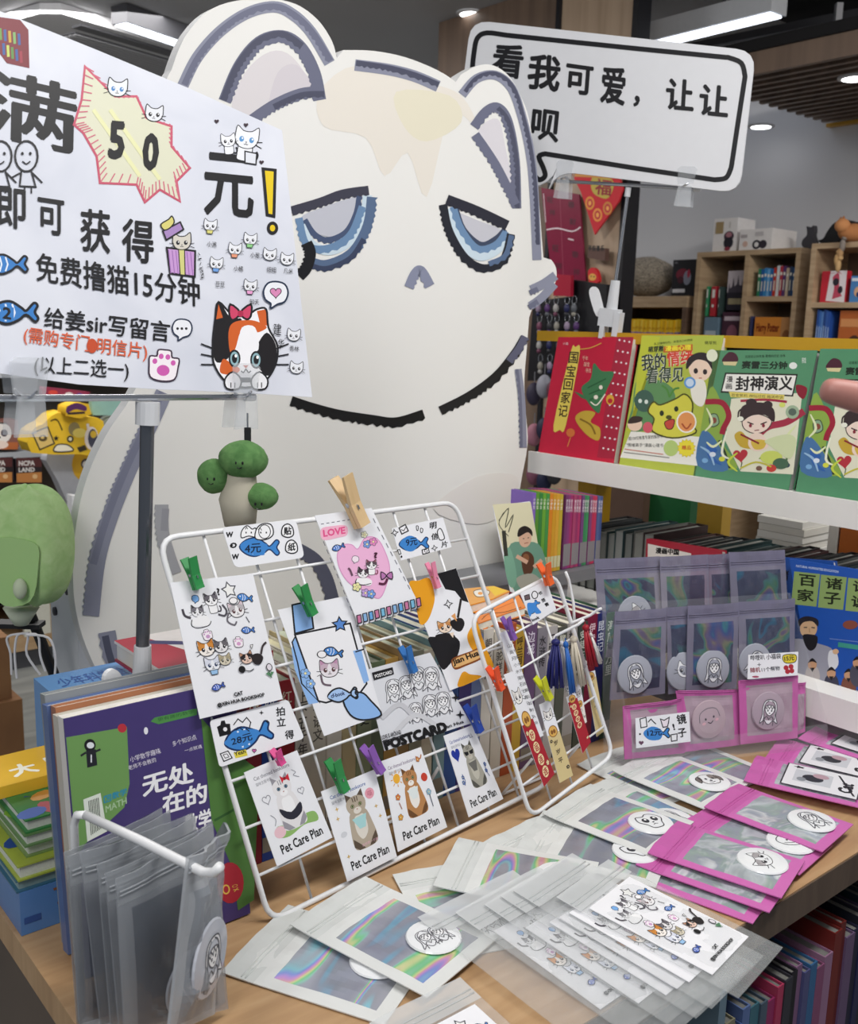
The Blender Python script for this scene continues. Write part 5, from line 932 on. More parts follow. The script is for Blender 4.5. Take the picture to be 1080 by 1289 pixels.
# ================================================================== CARDS ON THE GRID RACK
C3 = dict(ox=200, oy=640, sc=4.604); C4 = dict(ox=380, oy=590, sc=4.154); C6 = dict(ox=180, oy=600, sc=2.302); C9 = dict(ox=290, oy=900, sc=2.919)
def sheet_art(c):
    """one sheet of cat stickers in unit 100 x 165"""
    k = 0.07
    d_bubble(c, 27, 142, 5, '#7fb2ea', 0, .16); d_star(c, 74, 148, 10, '#f4f4f2', 0.1, 5, 0.55, 0.14, '#4a4a52')
    d_face(c, 26, 126, 8, -0.1, '#efeff2', '#77747c', '#3a363e', body=None); c.poly(sm([(17, 118), (34, 121), (40, 114), (36, 108), (18, 110)], 4, True), '#f2f2f4'); c.line(sm([(17, 118), (15, 111), (22, 107), (36, 108), (41, 113)], 4), 1.1, K); c.line(sm([(16, 120), (9, 124), (8, 132)], 4), 3, '#4a464e')
    d_face(c, 47, 138, 9, 0.05, '#f4f4f6', '#6a666e', '#4a464e', body='#f4f4f6'); c.line(sm([(52, 120), (60, 117), (64, 123), (60, 131)], 4), 2.6, '#55525a'); c.text('?', (57, 143), (61, 143), (57, 152), bold=.04)
    d_face(c, 78, 121, 11, 0.1, '#f0eef0', '#b9b4b8', '#d8c4cc', eye='#5a3a3e'); d_fish(c, 92, 136, 10, '#4a86d0', -0.25, 1, None, .1); c.ell(76, 134, 6, 4.5, K); c.ell(76, 134, 5, 3.6, '#f6f4f6'); c.line(sm([(66, 120), (62, 110), (70, 104), (74, 108)], 4), 2, '#6a666e'); c.line([(88, 112), (91, 104)], 1, K)
    d_paw(c, 32, 97, 6.5, '#c79ac6', 0.1); d_fish(c, 86, 95, 8.5, '#4a7ac8', -0.1, 1, None, .1); d_paw(c, 70, 82, 6.5, '#d8a0cc', -0.1)
    d_face(c, 27, 80, 11, 0.05, '#f6efe8', '#d08a3e', '#c47a30', body=None); d_face(c, 46, 80, 9.5, 0.0, '#e6e4e6', '#6a666c', '#55525a'); d_face(c, 30, 60, 10, 0, '#eef0f6', '#d8dcea', '#e0e2ee', eye='#2a3a5e', bib='#9cc4ea'); d_face(c, 47, 63, 8, 0, '#d8d0bc', '#a89e84', '#b8ac90', eye='#3a3a2e')
    d_face(c, 76, 60, 8.5, 0.1, '#e8c8b8', '#2a2426', '#b5866a'); c.poly(sm([(82, 62), (92, 64), (98, 58), (92, 50), (84, 52)], 4, True), '#2a2426'); c.line(sm([(96, 62), (101, 72), (107, 76)], 4), 2.6, '#3a3234'); c.ell(66, 48, 4.5, 4.5, '#1e1c1e'); c.line(sm([(70, 46), (76, 44), (82, 46)], 4), 1, K); c.out([(84, 76), (88, 76), (85, 71)], '#f4f4f2', .8)
    c.line([(103, 30), (101, 40)], 1.2, '#3f6a4a'); c.ell(103, 44, 4.2, 5, K); c.ell(103, 44, 3.2, 4, '#e4dee6'); c.poly([(102, 31), (96, 37), (101, 38)], '#5a8a66'); c.poly([(102, 31), (108, 37), (103, 38)], '#5a8a66')
    d_fish(c, 30, 33, 8, '#4a66c0', 0.15, 1, None, .1)
    c.text('CAT', (48, 17), (60, 17), (48, 22), bold=.05); c.text('@XIN HUA BOOKSHOP', (24, 8), (88, 8), (24, 14), bold=.05)
card(RK, [(65, 430), (545, 378), (718, 1105), (238, 1220)], 'white sticker sheet of cats reading CAT, clipped at the upper left of the rack', sheet_art, off=0.010, unit=(112, 165), name='sticker_sheet', cat='sticker sheet', **C3)
def price(c, txt): pass
def a4(c):
    d_fish(c, 575, 225, 108, '#3f86cf', -0.03, 1, None, .07); c.poly(sm([(470, 215), (540, 175), (590, 215), (540, 265)], 4, True), '#3f86cf'); c.poly([(555, 175), (630, 210), (610, 270), (555, 275)], '#3f86cf')
    c.text('4元', (497, 262), (592, 255), (497, 208), col='#0f1c36', bold=.02)
    c.out(sm([(478, 170), (480, 130), (510, 100), (540, 120), (560, 115), (566, 165), (520, 160)], 4, True), '#f4f4f6', 6); c.out(sm([(560, 175), (565, 120), (600, 90), (650, 95), (662, 150), (620, 180)], 4, True), '#f4f4f6', 7); c.ring(612, 135, 34, 40, 5, K)
    for x in (505, 535, 590, 622): c.ell(x, 140, 4, 6, K)
    c.line([(575, 125), (585, 110), (595, 128)], 4, K); c.line([(500, 122), (507, 108), (515, 120)], 4, K)
    for t, x, y in (('W', 388, 170), ('O', 410, 232), ('W', 422, 298)): c.text(t, (x, y), (x + 42, y - 4), (x, y - 32), bold=.06)
    c.ell(424, 214, 5, 5, K)
    for t, x, y in (('贴', 712, 162), ('纸', 735, 255)): c.out(sm([(x, y - 10), (x + 5, y - 55), (x + 35, y - 72), (x + 62, y - 50), (x + 66, y - 8), (x + 35, y + 6)], 4, True), '#f4f4f6', 7); c.text(t, (x + 10, y - 6), (x + 55, y - 10), (x + 12, y - 54), bold=.04)
card(RK, [(365, 110), (795, 65), (845, 285), (440, 345)], 'rounded price tag reading WOW with a blue fish, at the rack top', a4, off=0.005, name='price_tag', cat='price tag', rnd=34, **C3)
def a28(c):
    d_fish(c, 300, 755, 66, '#3f86cf', 0.32, 1, None, .08); c.poly(sm([(235, 770), (290, 735), (335, 735), (320, 765), (270, 785)], 4, True), '#3f86cf'); c.text('28元', (258, 780), (318, 763), (254, 758), col='#0f1c36', bold=.02)
    c.poly([(214, 725), (224, 720), (226, 708), (236, 706), (240, 716), (252, 716), (255, 745), (222, 754)], '#17171b'); c.ell(238, 732, 6, 6, '#e8e8ec'); c.line([(262, 720), (275, 702), (288, 712), (300, 698), (312, 712), (308, 728)], 3, K); c.line([(268, 735), (280, 728), (290, 734)], 3, K); c.line([(298, 730), (308, 738)], 3, K)
    d_star(c, 343, 684, 7, K, 0, 4, .35, .05); d_star(c, 360, 710, 6, K, 0, 4, .35, .05)
    for t, x, y in (('拍', 386, 695), ('立', 388, 725), ('得', 412, 762)): c.text(t, (x, y), (x + 26, y - 3), (x - 2, y - 26), bold=.025)
    c.poly([(262, 800), (298, 790), (303, 808), (268, 816)], '#e0d04a'); c.text('Yeah', (266, 810), (298, 801), h=12, bold=.03); c.out([(224, 803), (246, 795), (258, 815), (234, 825)], '#f0f0f4', 3); c.out([(232, 806), (243, 803), (249, 812), (238, 816)], '#f0f0f4', 2); d_heart(c, 322, 794, 6, '#d06ab0', 0, .3)
card(RK, [(193, 707), (420, 645), (468, 758), (222, 843)], 'price tag with a blue fish and a camera drawing, under the cat sticker sheet', a28, off=0.006, name='price_tag', cat='price tag', rnd=12, **C6)
def a9(c):
    d_fish(c, 580, 392, 72, '#3f86cf', 0.05, 1, None, .08); c.poly(sm([(512, 390), (560, 350), (610, 375), (590, 425), (550, 430)], 4, True), '#3f86cf'); c.text('9元', (545, 408), (605, 398), (542, 368), col='#0f1c36', bold=.02)
    for t, x, y, s in (('明', 668, 318, 36), ('信', 676, 375, 36), ('片', 728, 415, 34)): c.text(t, (x, y), (x + s, y - 6), (x, y - s), bold=.03)
    c.out(sm([(708, 330), (722, 312), (735, 330), (745, 365), (720, 372)], 3, True), '#f0f0f4', 5); c.out([(508, 310), (540, 292), (556, 325), (522, 342)], '#f0f0f4', 6); c.line([(518, 318), (532, 325), (543, 306)], 4, K)
    d_star(c, 485, 335, 18, '#f0f0f4', 0.2, 4, .4, .25); d_star(c, 693, 415, 15, '#f0f0f4', 0.2, 4, .4, .25); c.out(sm([(598, 300), (608, 302), (606, 322), (600, 320)], 3, True), '#f0f0f4', 4); c.out(sm([(620, 312), (632, 316), (628, 334), (620, 330)], 3, True), '#f0f0f4', 4); c.out([(500, 425), (510, 422), (518, 445), (508, 448)], '#f0f0f4', 4); c.ell(520, 460, 5, 6, K); c.out([(628, 425), (660, 415), (666, 438), (632, 448)], '#f0f0f4', 5); c.ring(648, 430, 8, 7, 3, K)
card(RK, [(470, 312), (738, 255), (783, 410), (518, 480)], 'price tag with a blue fish and envelope drawing, at the right of the rack top', a9, off=0.004, name='price_tag', cat='price tag', **C4)
def alove(c):
    for x0, y0, x1, y1 in ((100, 290, 350, 250), (112, 380, 268, 762), (372, 260, 575, 650)):
        for i in range(9): t = i / 9; c.line([(x0 + (x1 - x0) * t, y0 + (y1 - y0) * t), (x0 + (x1 - x0) * (t + .06), y0 + (y1 - y0) * (t + .06))], 4, '#6a6a78')
    c.poly(sm([(100, 315), (160, 300), (230, 298), (236, 345), (190, 360), (110, 372)], 4, True), '#f0b4cc'); c.text('LOVE', (112, 358), (228, 340), (108, 320), col='#e0568e', bold=.05)
    hp = sm([(292, 420), (330, 362), (390, 365), (432, 430), (458, 520), (440, 610), (402, 678), (330, 640), (250, 600), (200, 530), (185, 450), (215, 400), (260, 398)], 5, True); c.poly(hp, '#eeb6da'); c.line(hp, 5, '#dd9ac8', True)
    d_fish(c, 188, 412, 32, '#4a7ac8', 0.35, 1, None, .12); d_flower(c, 340, 395, 24, '#7a9ad8'); d_flower(c, 372, 382, 24, '#e08ac0'); d_flower(c, 325, 345, 20, '#e6e6c8'); d_bubble(c, 278, 475, 20, '#f2e4ee', 0, .12)
    d_face(c, 318, 548, 30, -.1, '#f4f2f4', '#4a3a44', '#3a2e38'); d_face(c, 362, 505, 28, .05, '#f6f4f6', '#5a4a54', '#8a4a5e', body='#f6f4f6'); c.poly(sm([(285, 575), (340, 572), (365, 590), (350, 612), (290, 600)], 4, True), '#f6f4f6'); c.line(sm([(285, 575), (280, 598), (320, 608), (360, 600)], 4), 4, K); c.line(sm([(262, 560), (250, 530), (240, 520)], 3), 10, '#6a4a5e'); c.line(sm([(400, 600), (430, 602), (445, 575)], 4), 12, '#5a2240')
    c.out(sm([(440, 560), (412, 540), (415, 580)], 3, True), '#b878b0', 5); c.out(sm([(440, 560), (468, 540), (470, 578)], 3, True), '#b878b0', 5); d_flower(c, 285, 618, 26, '#e8e4a8'); d_flower(c, 330, 650, 25, '#c0a0d8'); d_flower(c, 360, 655, 25, '#7aa0e0'); c.text('?', (375, 470), (395, 465), (372, 440), col='#4a2238', bold=.05)
    for i in range(11):
        t = i / 10; x, y = 296 + (606 - 296) * t, 790 + (702 - 790) * t; col = ['#c87aa0', '#8ab4e0', '#6aa8e0', '#c87aa0', '#7ab8d8'][i % 5]; c.out([(x - 12, y - 22), (x + 8, y - 27), (x + 14, y + 14), (x - 6, y + 20)], col, 5, '#1e1e2a'); c.line([(x - 6, y + 22), (x - 10, y + 34), (x + 4, y + 32)], 4, '#1e1e2a')
card(RK, [(66, 245), (364, 205), (620, 725), (300, 822)], 'white card reading LOVE with a pink heart and cats, under the wooden peg', alove, off=0.013, cat='postcard', **C4)
def astrap(c):
    bl = '#8fb8ec'
    c.out([(432, 372), (484, 360), (494, 440), (440, 455)], bl, 5); c.poly([(440, 470), (508, 655), (480, 660), (440, 560), (430, 500)], bl); c.out([(432, 480), (442, 462), (512, 655), (460, 600), (448, 540)], bl, 4)
    c.out([(440, 458), (600, 425), (648, 600), (630, 625), (530, 655), (508, 650)], '#f0f0f4', 5); c.poly([(608, 505), (632, 500), (655, 590), (640, 600)], bl); c.line([(615, 508), (640, 500)], 4, K)
    d_star(c, 570, 428, 22, '#5a8ad0', 0.1, 5, .5, .16); d_face(c, 540, 560, 28, .1, '#eae4ea', '#c8b0c0', '#c090b0', eye='#5a3a3e'); d_fish(c, 550, 508, 26, '#4a86d0', -.2, 1, None, .12); c.ell(518, 515, 15, 11, K); c.ell(518, 515, 12, 9, '#f4f2f4'); c.line(sm([(515, 575), (522, 600), (545, 605)], 4), 6, '#6a5a66'); d_flower(c, 470, 570, 16, bl); d_flower(c, 485, 600, 15, bl)
    c.out(sm([(580, 640), (630, 625), (660, 650), (690, 690), (640, 705), (600, 690)], 4, True), bl, 5); d_fish(c, 575, 632, 40, '#a9c8f0', .12, 1, None, .12); c.poly(sm([(535, 640), (560, 618), (590, 625), (575, 648)], 4, True), '#a9c8f0'); c.text('cf-book', (545, 642), (585, 632), h=12, col='#2a3a6a', bold=.04); c.ring(612, 628, 10, 12, 4, K)
card(RK, [(390, 386), (592, 345), (693, 690), (525, 752)], 'postcard with a cat in a blue-strapped pouch, left of the rack centre', astrap, off=0.008, cat='postcard', **C6)
def apost(c):
    for x, y, s, sd, f in ((745, 610, 46, 1, 2), (815, 580, 46, 2, 2), (790, 680, 40, 5, 1), (850, 655, 44, 7, 2)): d_sketch(c, x, y, s, .15, sd, f, .045, '#4a4a52')
    c.line(sm([(690, 700), (740, 660), (780, 690)], 4), 14, '#c9cad0'); c.line(sm([(730, 740), (790, 690), (860, 730)], 4), 14, '#d0d1d6')
    c.poly([(662, 568), (722, 552), (726, 572), (668, 590)], '#1c1c20'); c.text('POSTCARD', (672, 584), (722, 570), h=10, col='#f0f0f2', bold=.03)
    c.text('POSTCARD', (702, 795), (884, 738), h=32, col='#121214', bold=.09); c.text('LOVE IS AROUND', (692, 762), (748, 745), h=12, col='#3a3a40', bold=.02); c.line([(692, 768), (750, 750)], 3, '#3a3a40'); d_star(c, 905, 640, 13, K, 0, 4, .3, .03); d_star(c, 918, 690, 13, K, 0, 4, .3, .03); c.text('Jian Hua', (870, 735), (930, 716), h=12, bold=.02)
card(RK, [(640, 562), (832, 510), (950, 715), (700, 795)], 'line-art card printed POSTCARD under the blue peg, lower middle of the rack', apost, off=0.007, cat='postcard', col='#dcdee4', **C6)
def ajian(c):
    og = '#e8a01e'
    c.poly(sm([(560, 600), (610, 585), (665, 572), (690, 640), (692, 700), (660, 790), (620, 815), (600, 740)], 4, True) , og); c.poly([(708, 550), (806, 520), (872, 700), (840, 690), (800, 640), (750, 630)], '#17171b'); c.poly(sm([(660, 885), (720, 880), (780, 870), (825, 905), (815, 975), (780, 1015), (735, 1050), (690, 960)], 4, True), '#17171b')
    c.poly(sm([(865, 870), (900, 810), (915, 800), (960, 930), (1000, 1020), (990, 1040), (930, 990), (880, 930)], 4, True), og); c.poly(sm([(815, 1140), (830, 1080), (850, 1060), (880, 1075), (940, 1085), (880, 1120)], 4, True), og)
    d_face(c, 750, 830, 38, .25, '#f0dcc8', '#c88a50', '#d8a878', eye='#2a2022'); c.poly(sm([(775, 800), (830, 780), (850, 810), (830, 850), (795, 840)], 4, True), '#1c1a1c'); c.line(sm([(815, 780), (825, 720), (832, 680)], 4), 12, '#2a2628'); c.poly([(780, 770), (800, 755), (810, 800)], '#e0a060'); c.poly(sm([(700, 870), (780, 860), (800, 890), (720, 900)], 4, True), '#1c1a1c'); c.poly([(770, 860), (795, 855), (790, 885)], '#f0dcc8'); d_star(c, 765, 708, 22, '#f0f0f4', .2, 4, .4, .22)
    c.poly(sm([(780, 1010), (800, 985), (880, 955), (935, 935), (945, 975), (930, 1000), (860, 1030), (800, 1050)], 4, True), '#8a4a1a'); c.poly(sm([(788, 1012), (805, 992), (880, 962), (928, 945), (935, 972), (925, 992), (860, 1020), (800, 1040)], 4, True), '#e8b878'); c.text('Jian Hua', (795, 1036), (932, 984), h=40, col='#24120a', bold=.05)
card(RK, [(558, 602), (806, 518), (1012, 1065), (775, 1160)], 'black, orange and white calico card reading Jian Hua, at the right of the rack', ajian, off=0.009, cat='postcard', **C4)
def pet(kind):
    def f(c):
        c.text('Cat themed bookstore', (8, 88), (54, 88), (8, 92), col=['#8a8a94', '#3a62a8', '#8a7a94', '#4a5aa0'][kind], bold=.01); c.text('猫咪主题书店', (8, 82), (28, 82), (8, 85.5), col='#8a8a94'); c.text('Pet Care Plan', (10, 8), (62, 8), (10, 18), bold=.03)
        if kind == 0:
            c.poly(sm([(12, 26), (25, 22), (45, 26), (62, 24), (62, 34), (50, 36), (40, 30), (25, 34), (14, 36)], 4, True), '#8fb86a'); c.ell(16, 30, 7, 6, '#eac2cc')
            d_photo_cat(c, 36, 56, 18, 0, '#e6e4e6', '#9a98a0', '#f4f4f6', '#d0283a'); c.poly(sm([(24, 52), (36, 44), (50, 50), (48, 40), (36, 36), (26, 42)], 3, True), '#2c2c38'); c.line(heart_l(14, 66, 5), .7, '#8a8a94', True); c.line(heart_l(56, 60, 4), .7, '#8a8a94', True); c.line(sm([(12, 50), (16, 44), (13, 38)], 4), .7, '#8a8a94'); c.line(sm([(54, 84), (58, 80), (54, 78), (60, 74)], 3), .7, '#8a8a94')
        if kind == 1:
            d_photo_cat(c, 36, 56, 19.5, 0, '#b5a896', '#5a4c3e', '#e0dad0', None, '#a9d6d8'); c.ell(56, 78, 6, 6, '#e4a0b0'); c.text('喵', (53, 75), (59, 75), (53, 81), col='#b85a70'); c.text('我想要一个家', (30, 27), (52, 27), (30, 30), col='#e0b0c0')
            for x, y in ((12, 76), (10, 66), (60, 62), (62, 50), (10, 24)): d_star(c, x, y, 2.6, '#d8b46a', 0, 4, .35, .02)
            c.ell(12, 48, 4, 3, '#d4d6dc')
        if kind == 2:
            d_photo_cat(c, 38, 56, 18, 0, '#b98452', '#6e4a2a', '#f0ece6', None, '#e4ecec'); c.ell(18, 76, 5.5, 5.5, '#eeb23a')
            for i in range(8): c.line([(18 + 6.5 * cos(.785 * i), 76 + 6.5 * sin(.785 * i)), (18 + 9.5 * cos(.785 * i), 76 + 9.5 * sin(.785 * i))], 1, '#e0a030')
            c.ell(60, 66, 5, 5, '#c8402e'); d_flower(c, 14, 56, 4, '#e0803a'); d_flower(c, 12, 34, 4, '#e0a03a'); c.line(sm([(56, 92), (62, 88), (66, 92)], 4), 1.5, '#b8703a'); d_flower(c, 58, 88, 3.5, '#d88a4a'); c.line([(60, 52), (60, 30)], 1, '#3a4a5e'); d_flower(c, 60, 48, 4, '#9cc4d8'); c.line([(14, 50), (16, 42)], 1, '#a05a3a')
        if kind == 3:
            d_photo_cat(c, 40, 56, 18, 0, '#a7a498', '#55544e', '#c2bfb2', None, '#6b6a66', True); d_heart(c, 13, 74, 9, '#20369a')
            for x, y in ((12, 46), (10, 40), (62, 50), (60, 42)): d_flower(c, x, y, 3, '#5a7ab8')
            c.line(sm([(12, 50), (14, 42), (11, 36)], 3), 1, '#3a5a98'); c.line(sm([(62, 52), (60, 42), (62, 34)], 3), 1, '#3a4a88'); c.text('么么', (52, 86), (60, 86), (52, 92), col='#2a3a66')
    return f
def heart_l(x, y, s): return [(x + a * s, y + b * s) for a, b in heart_pts()]
for k_, (Q, t) in enumerate((([(50, 212), (245, 130), (375, 450), (172, 557)], 'Pet Care Plan card with a white cat in a red bow'), ([(333, 282), (530, 200), (612, 520), (430, 613)], 'Pet Care Plan card with a tabby cat in a pale blue scarf'), ([(555, 170), (700, 118), (797, 412), (616, 503)], 'Pet Care Plan card with a ginger cat and a drawn sun'), ([(783, 77), (890, 37), (1003, 308), (876, 376)], 'Pet Care Plan card with a cat in sunglasses and a blue heart'))):
    card(RK, Q, t, pet(k_), off=0.005 + 0.002 * (k_ == 1), unit=(70, 100), cat='postcard', grp='Pet Care Plan cards on the grid rack', **C9)
for a, b, col, lab, w_ in (((237, 702), (250, 741), '#2e8b4a', 'green peg on the cat sticker sheet at the rack upper left', .0085), ((377, 737), (394, 774), '#2e8b4a', 'green peg above the blue-strapped cat postcard', .0085), ((541, 708), (551, 740), '#e48aa8', 'pink peg above the calico card near the rack right side', .006),
                          ((509, 814), (521, 846), '#2f6fb4', 'blue peg on the line-art postcard', .0075), ((346, 944), (355, 962), '#d84a8e', 'magenta peg on the white cat card with the bow', .0065), ((418, 957), (434, 996), '#2e8b4a', 'green peg on the tabby cat card', .009), ((461, 940), (480, 972), '#8a5ab0', 'purple peg between the tabby and ginger cat cards', .008), ((591, 888), (604, 921), '#2a4aa8', 'dark blue peg on the sunglasses cat card', .008)):
    pin(RK, a, b, col, lab, 0.016 if 'strapped' in lab or 'sticker' in lab else 0.014, w_)
pin(RK, (428, 600), (456, 662), '#d0b080', 'large wooden clothes peg gripping the LOVE card', 0.02, 0.0135, True)

# signed photo card clipped behind, in front of the magazines
PH = vpl(1.035, 50, 8, 0, 0.93)
def man(c):
    c.poly([(620, 635), (668, 632), (684, 725), (645, 742)], '#dfd9b8'); c.poly(sm([(640, 690), (660, 682), (682, 690), (688, 742), (648, 745)], 4, True), '#6f9a86'); c.poly(sm([(634, 700), (642, 690), (650, 720), (648, 738), (640, 735)], 4, True), '#7fae96')
    c.ell(661, 678, 8, 11, '#d9b096', .1); c.poly(sm([(652, 676), (653, 666), (661, 662), (669, 667), (670, 675), (664, 670)], 4, True), '#241c1a'); c.line([(658, 678), (660, 678)], 1, K); c.line([(664, 677), (666, 677)], 1, K); c.line([(660, 684), (665, 683)], 1, '#a05a4a')
    c.poly(sm([(656, 700), (664, 694), (672, 702), (670, 720), (660, 724)], 4, True), '#5a3a28'); c.ell(662, 702, 4, 5, '#8a5a3a'); c.poly(sm([(650, 728), (670, 722), (682, 735), (660, 744)], 4, True), '#a9a79a'); c.line([(650, 700), (664, 708)], 5, '#d9b096'); c.line([(682, 705), (672, 714)], 5, '#d9b096')
    c.line(sm([(628, 655), (640, 640), (636, 664), (646, 648), (640, 670)], 4), 1.2, '#4a4a3a'); c.line(sm([(634, 645), (628, 660), (640, 675)], 4), 1, '#4a4a3a'); c.line([(634, 668), (637, 700)], 5, '#3a3a32')
card(PH, [(620, 637), (667, 631), (687, 738), (643, 748)], 'signed photo card of a person in a green shirt holding a small dog', man, off=0.002, cat='photo card', name='photo_card')
# ================================================================== SMALL WIRE RACK WITH BOOKMARKS
o_ = onz(668, 1030, 0.8035)
SR = fpl(o_.dot(U), o_.dot(W), 0.8035, radians(47), radians(12))
grid_rack(SR, [(592, 777), (699, 722), (772, 950), (668, 1030)], 4, 6, 'small white wire rack of bookmarks right of the large grid rack', 0.0026, 0.0013, 0.2)
C10 = dict(ox=560, oy=680, sc=5.4); CB = dict(ox=600, oy=760, sc=5.37)
def alook(c):
    d_fish(c, 603, 460, 48, '#3f8ad8', 1.0, 1, None, .09, ); c.poly(sm([(560, 430), (600, 425), (625, 412), (620, 445), (655, 490), (620, 500), (600, 475), (580, 520), (565, 490)], 4, True), '#3f8ad8')
    c.out([(540, 378), (572, 368), (578, 400), (546, 408)], '#6a5a5e', 5); c.out(sm([(590, 372), (600, 350), (615, 348), (630, 365), (625, 390), (602, 396)], 3, True), '#f0f0f4', 6); c.text('书', (640, 378), (665, 365), h=24, bold=.04)
    for i, ch in enumerate('签售'): c.text(ch, (662 + 22 * i, 425 + 30 * i), (688 + 22 * i, 412 + 30 * i), h=26, bold=.04)
    c.text('look', (596, 555), (645, 532), h=22, bold=.05)
card(SR, [(512, 362), (690, 272), (757, 470), (600, 575)], 'small tag with a blue fish reading look, at the top of the small rack', alook, off=0.006, name='price_tag', cat='price tag', **C10)
def callig(c):
    for i in range(12): t = i / 11; c.text('山高月小水落石出清风徐来'[i], (212 + 150 * t, 300 + 480 * t), (238 + 150 * t, 292 + 480 * t), h=26, col='#3a3a40'); c.text('行到水穷处坐看云起时人间'[i], (255 + 140 * t, 330 + 490 * t), (275 + 140 * t, 322 + 490 * t), h=22, col='#4a4a50')
card(SR, [(155, 200), (213, 176), (452, 890), (405, 915)], 'white bookmark with black calligraphy hung under the purple peg', callig, off=0.004, name='bookmark', cat='bookmark', **CB)
def bmark(col, tc, txt, split=0.45):
    def f(c):
        c.poly([(0, 0), (30, 0), (30, 150 * (1 - split)), (0, 150 * (1 - split))], col); y = 150 * (1 - split)
        d_face(c, 15, y + 34, 11, 0, '#f4f2ee', '#d8d4d0', '#e8e4e0'); c.ell(15, y + 4, 11, 11, '#8a5a2a'); c.ell(15, y + 4, 9.5, 9.5, '#e0b05a'); c.ell(12, y + 3, 3, 4, '#8a5a2a'); c.ell(18, y + 3, 3, 4, '#8a5a2a')
        for i, ch in enumerate(txt): c.ell(14, y - 18 - 17 * i, 7, 7.5, tc if tc != '#4a3a2a' else col); c.text(ch, (9, y - 23 - 17 * i), (19, y - 23 - 17 * i), h=10, col=col if tc != '#4a3a2a' else tc, bold=.03)
        d_flower(c, 25, 20, 4, tc); d_flower(c, 5, y - 12, 3.5, tc)
    return f
RED, BEI = '#a8202e', '#d6c38e'
card(SR, [(183, 480), (252, 455), (527, 1150), (455, 1237)], 'red and white cat bookmark hung under the orange peg', bmark(RED, '#ecd9a8', '好运连连'), off=0.009, name='bookmark', cat='bookmark', unit=(30, 150), **CB)
card(SR, [(423, 682), (496, 650), (652, 1160), (562, 1212)], 'beige and white cat bookmark hung under the yellow peg', bmark(BEI, '#4a3a2a', '岁岁平', .4), off=0.006, name='bookmark', cat='bookmark', unit=(30, 150), **CB)
hb = []
for Q, lab, col, tc, tx, off in (([(735, 470), (800, 450), (868, 855), (812, 900)], 'beige bookmark under the dark red tassel on the right hook', BEI, '#4a3a2a', '福寿康宁', -0.006), ([(606, 632), (668, 600), (772, 935), (716, 1012)], 'red bookmark under the blue tassels on the front hook', RED, '#ecd9a8', '吉祥如意', 0.014), ([(640, 500), (690, 480), (745, 800), (700, 830)], 'white cat bookmark behind the blue tassels', '#efeae2', '#b8b4ae', '猫咪', 0.003)):
    card(SR, Q, lab, bmark(col, tc, tx, .1 if tx != '猫咪' else .6), off=off, name='bookmark', cat='bookmark', unit=(30, 150), **CB)
def tassel(top, bot, wpx, col, lab, off):
    pl = SR.off(off); a, b = V(pl.px(600 + top[0] / 5.37, 760 + top[1] / 5.37)), V(pl.px(600 + bot[0] / 5.37, 760 + bot[1] / 5.37)); Lh = (b - a).length; k_ = 1 / 5.37 / 1250 * 1.75; w_ = wpx * k_
    r = root('tassel', pl.M() @ Matrix.Translation((b.x, b.y, 0)) @ Matrix.Rotation(atan2((a - b).y, (a - b).x) - pi / 2, 4, 'Z'), lab, 'tassel', 'silk tassels of the bookmarks'); R_ = random.Random(int(top[0])); mt = m(col, 0.5)
    q = MB()
    for i in range(16):
        x0 = (i / 15 - .5); z0 = R_.uniform(-.4, .4) * w_; q.tube([(x0 * w_ * .3, Lh * .86, z0 * .3), (x0 * w_ * .8, Lh * .5, z0 * .8), (x0 * w_ + R_.uniform(-.1, .1) * w_, R_.uniform(0, .06) * Lh, z0)], w_ * .07, mt, 5)
    q.build('strands', None, r, True); q = MB(); q.blob((0, Lh * .9, 0), (w_ * .3, Lh * .07, w_ * .3), mt, 10, 8); q.build('knot', None, r, True)
    q = MB(); q.tube([(0, Lh * .95, 0), (0.0006, Lh * 1.02, 0)], 0.0006, mt, 6); q.build('loop', None, r)
tassel((535, 225), (528, 575), 68, '#1c1f62', 'navy tassel on the front hook of the small rack', .018)
tassel((598, 240), (645, 612), 42, '#1f5fae', 'bright blue tassel right of the navy tassel', .022)
tassel((572, 240), (590, 560), 50, '#b9b9c2', 'silver-grey tassel between the navy and bright blue tassels', .013)
tassel((650, 205), (700, 560), 60, '#cfc6b4', 'cream tassel left of the dark red tassel', .010)
tassel((730, 130), (795, 440), 56, '#a0182a', 'dark red tassel on the right hook of the small rack', .016)
tassel((765, 190), (835, 410), 30, '#d8d6d2', 'white tassel just right of the dark red tassel', .012)
for a, b, col, lab, w_ in (((636, 777), (647, 805), '#7f55a8', 'purple peg on the calligraphy bookmark', .006), ((619, 840), (631, 868), '#e8542a', 'orange-red peg on the red cat bookmark', .0075), ((679, 853), (692, 880), '#c8cc2a', 'yellow-green peg on the beige cat bookmark', .0075), ((684, 709), (692, 736), '#e8642a', 'orange peg at the top right of the small rack', .0085)): pin(SR, a, b, col, lab, .013, w_)
def hook(P, lab):
    pts = [SR.off(o).at(*p) for p, o in P]; b = pts[0]; q = MB(); q.tube([p - b for p in pts], 0.0018, WIRE(), 8); tag(q.build('display_hook', Matrix.Translation(b), smooth=True, base=(0, 0, 0)), lab, 'hook', 'wire hooks on the small rack')
hook([((694, 806), 0), ((694, 809), .004), ((700, 800), .012), ((728, 786), .024), ((735, 780), .03)], 'front wire hook of the small rack, holding the navy tassel')
hook([((718, 786), 0), ((722, 783), .004), ((742, 775), .014), ((752, 768), .024), ((757, 766), .03)], 'rear wire hook of the small rack, beside the purple zip bags')
hook([((712, 720), 0), ((716, 730), -.002), ((722, 760), -.004), ((723, 784), -.002)], 'curved wire loop at the top right of the small rack')

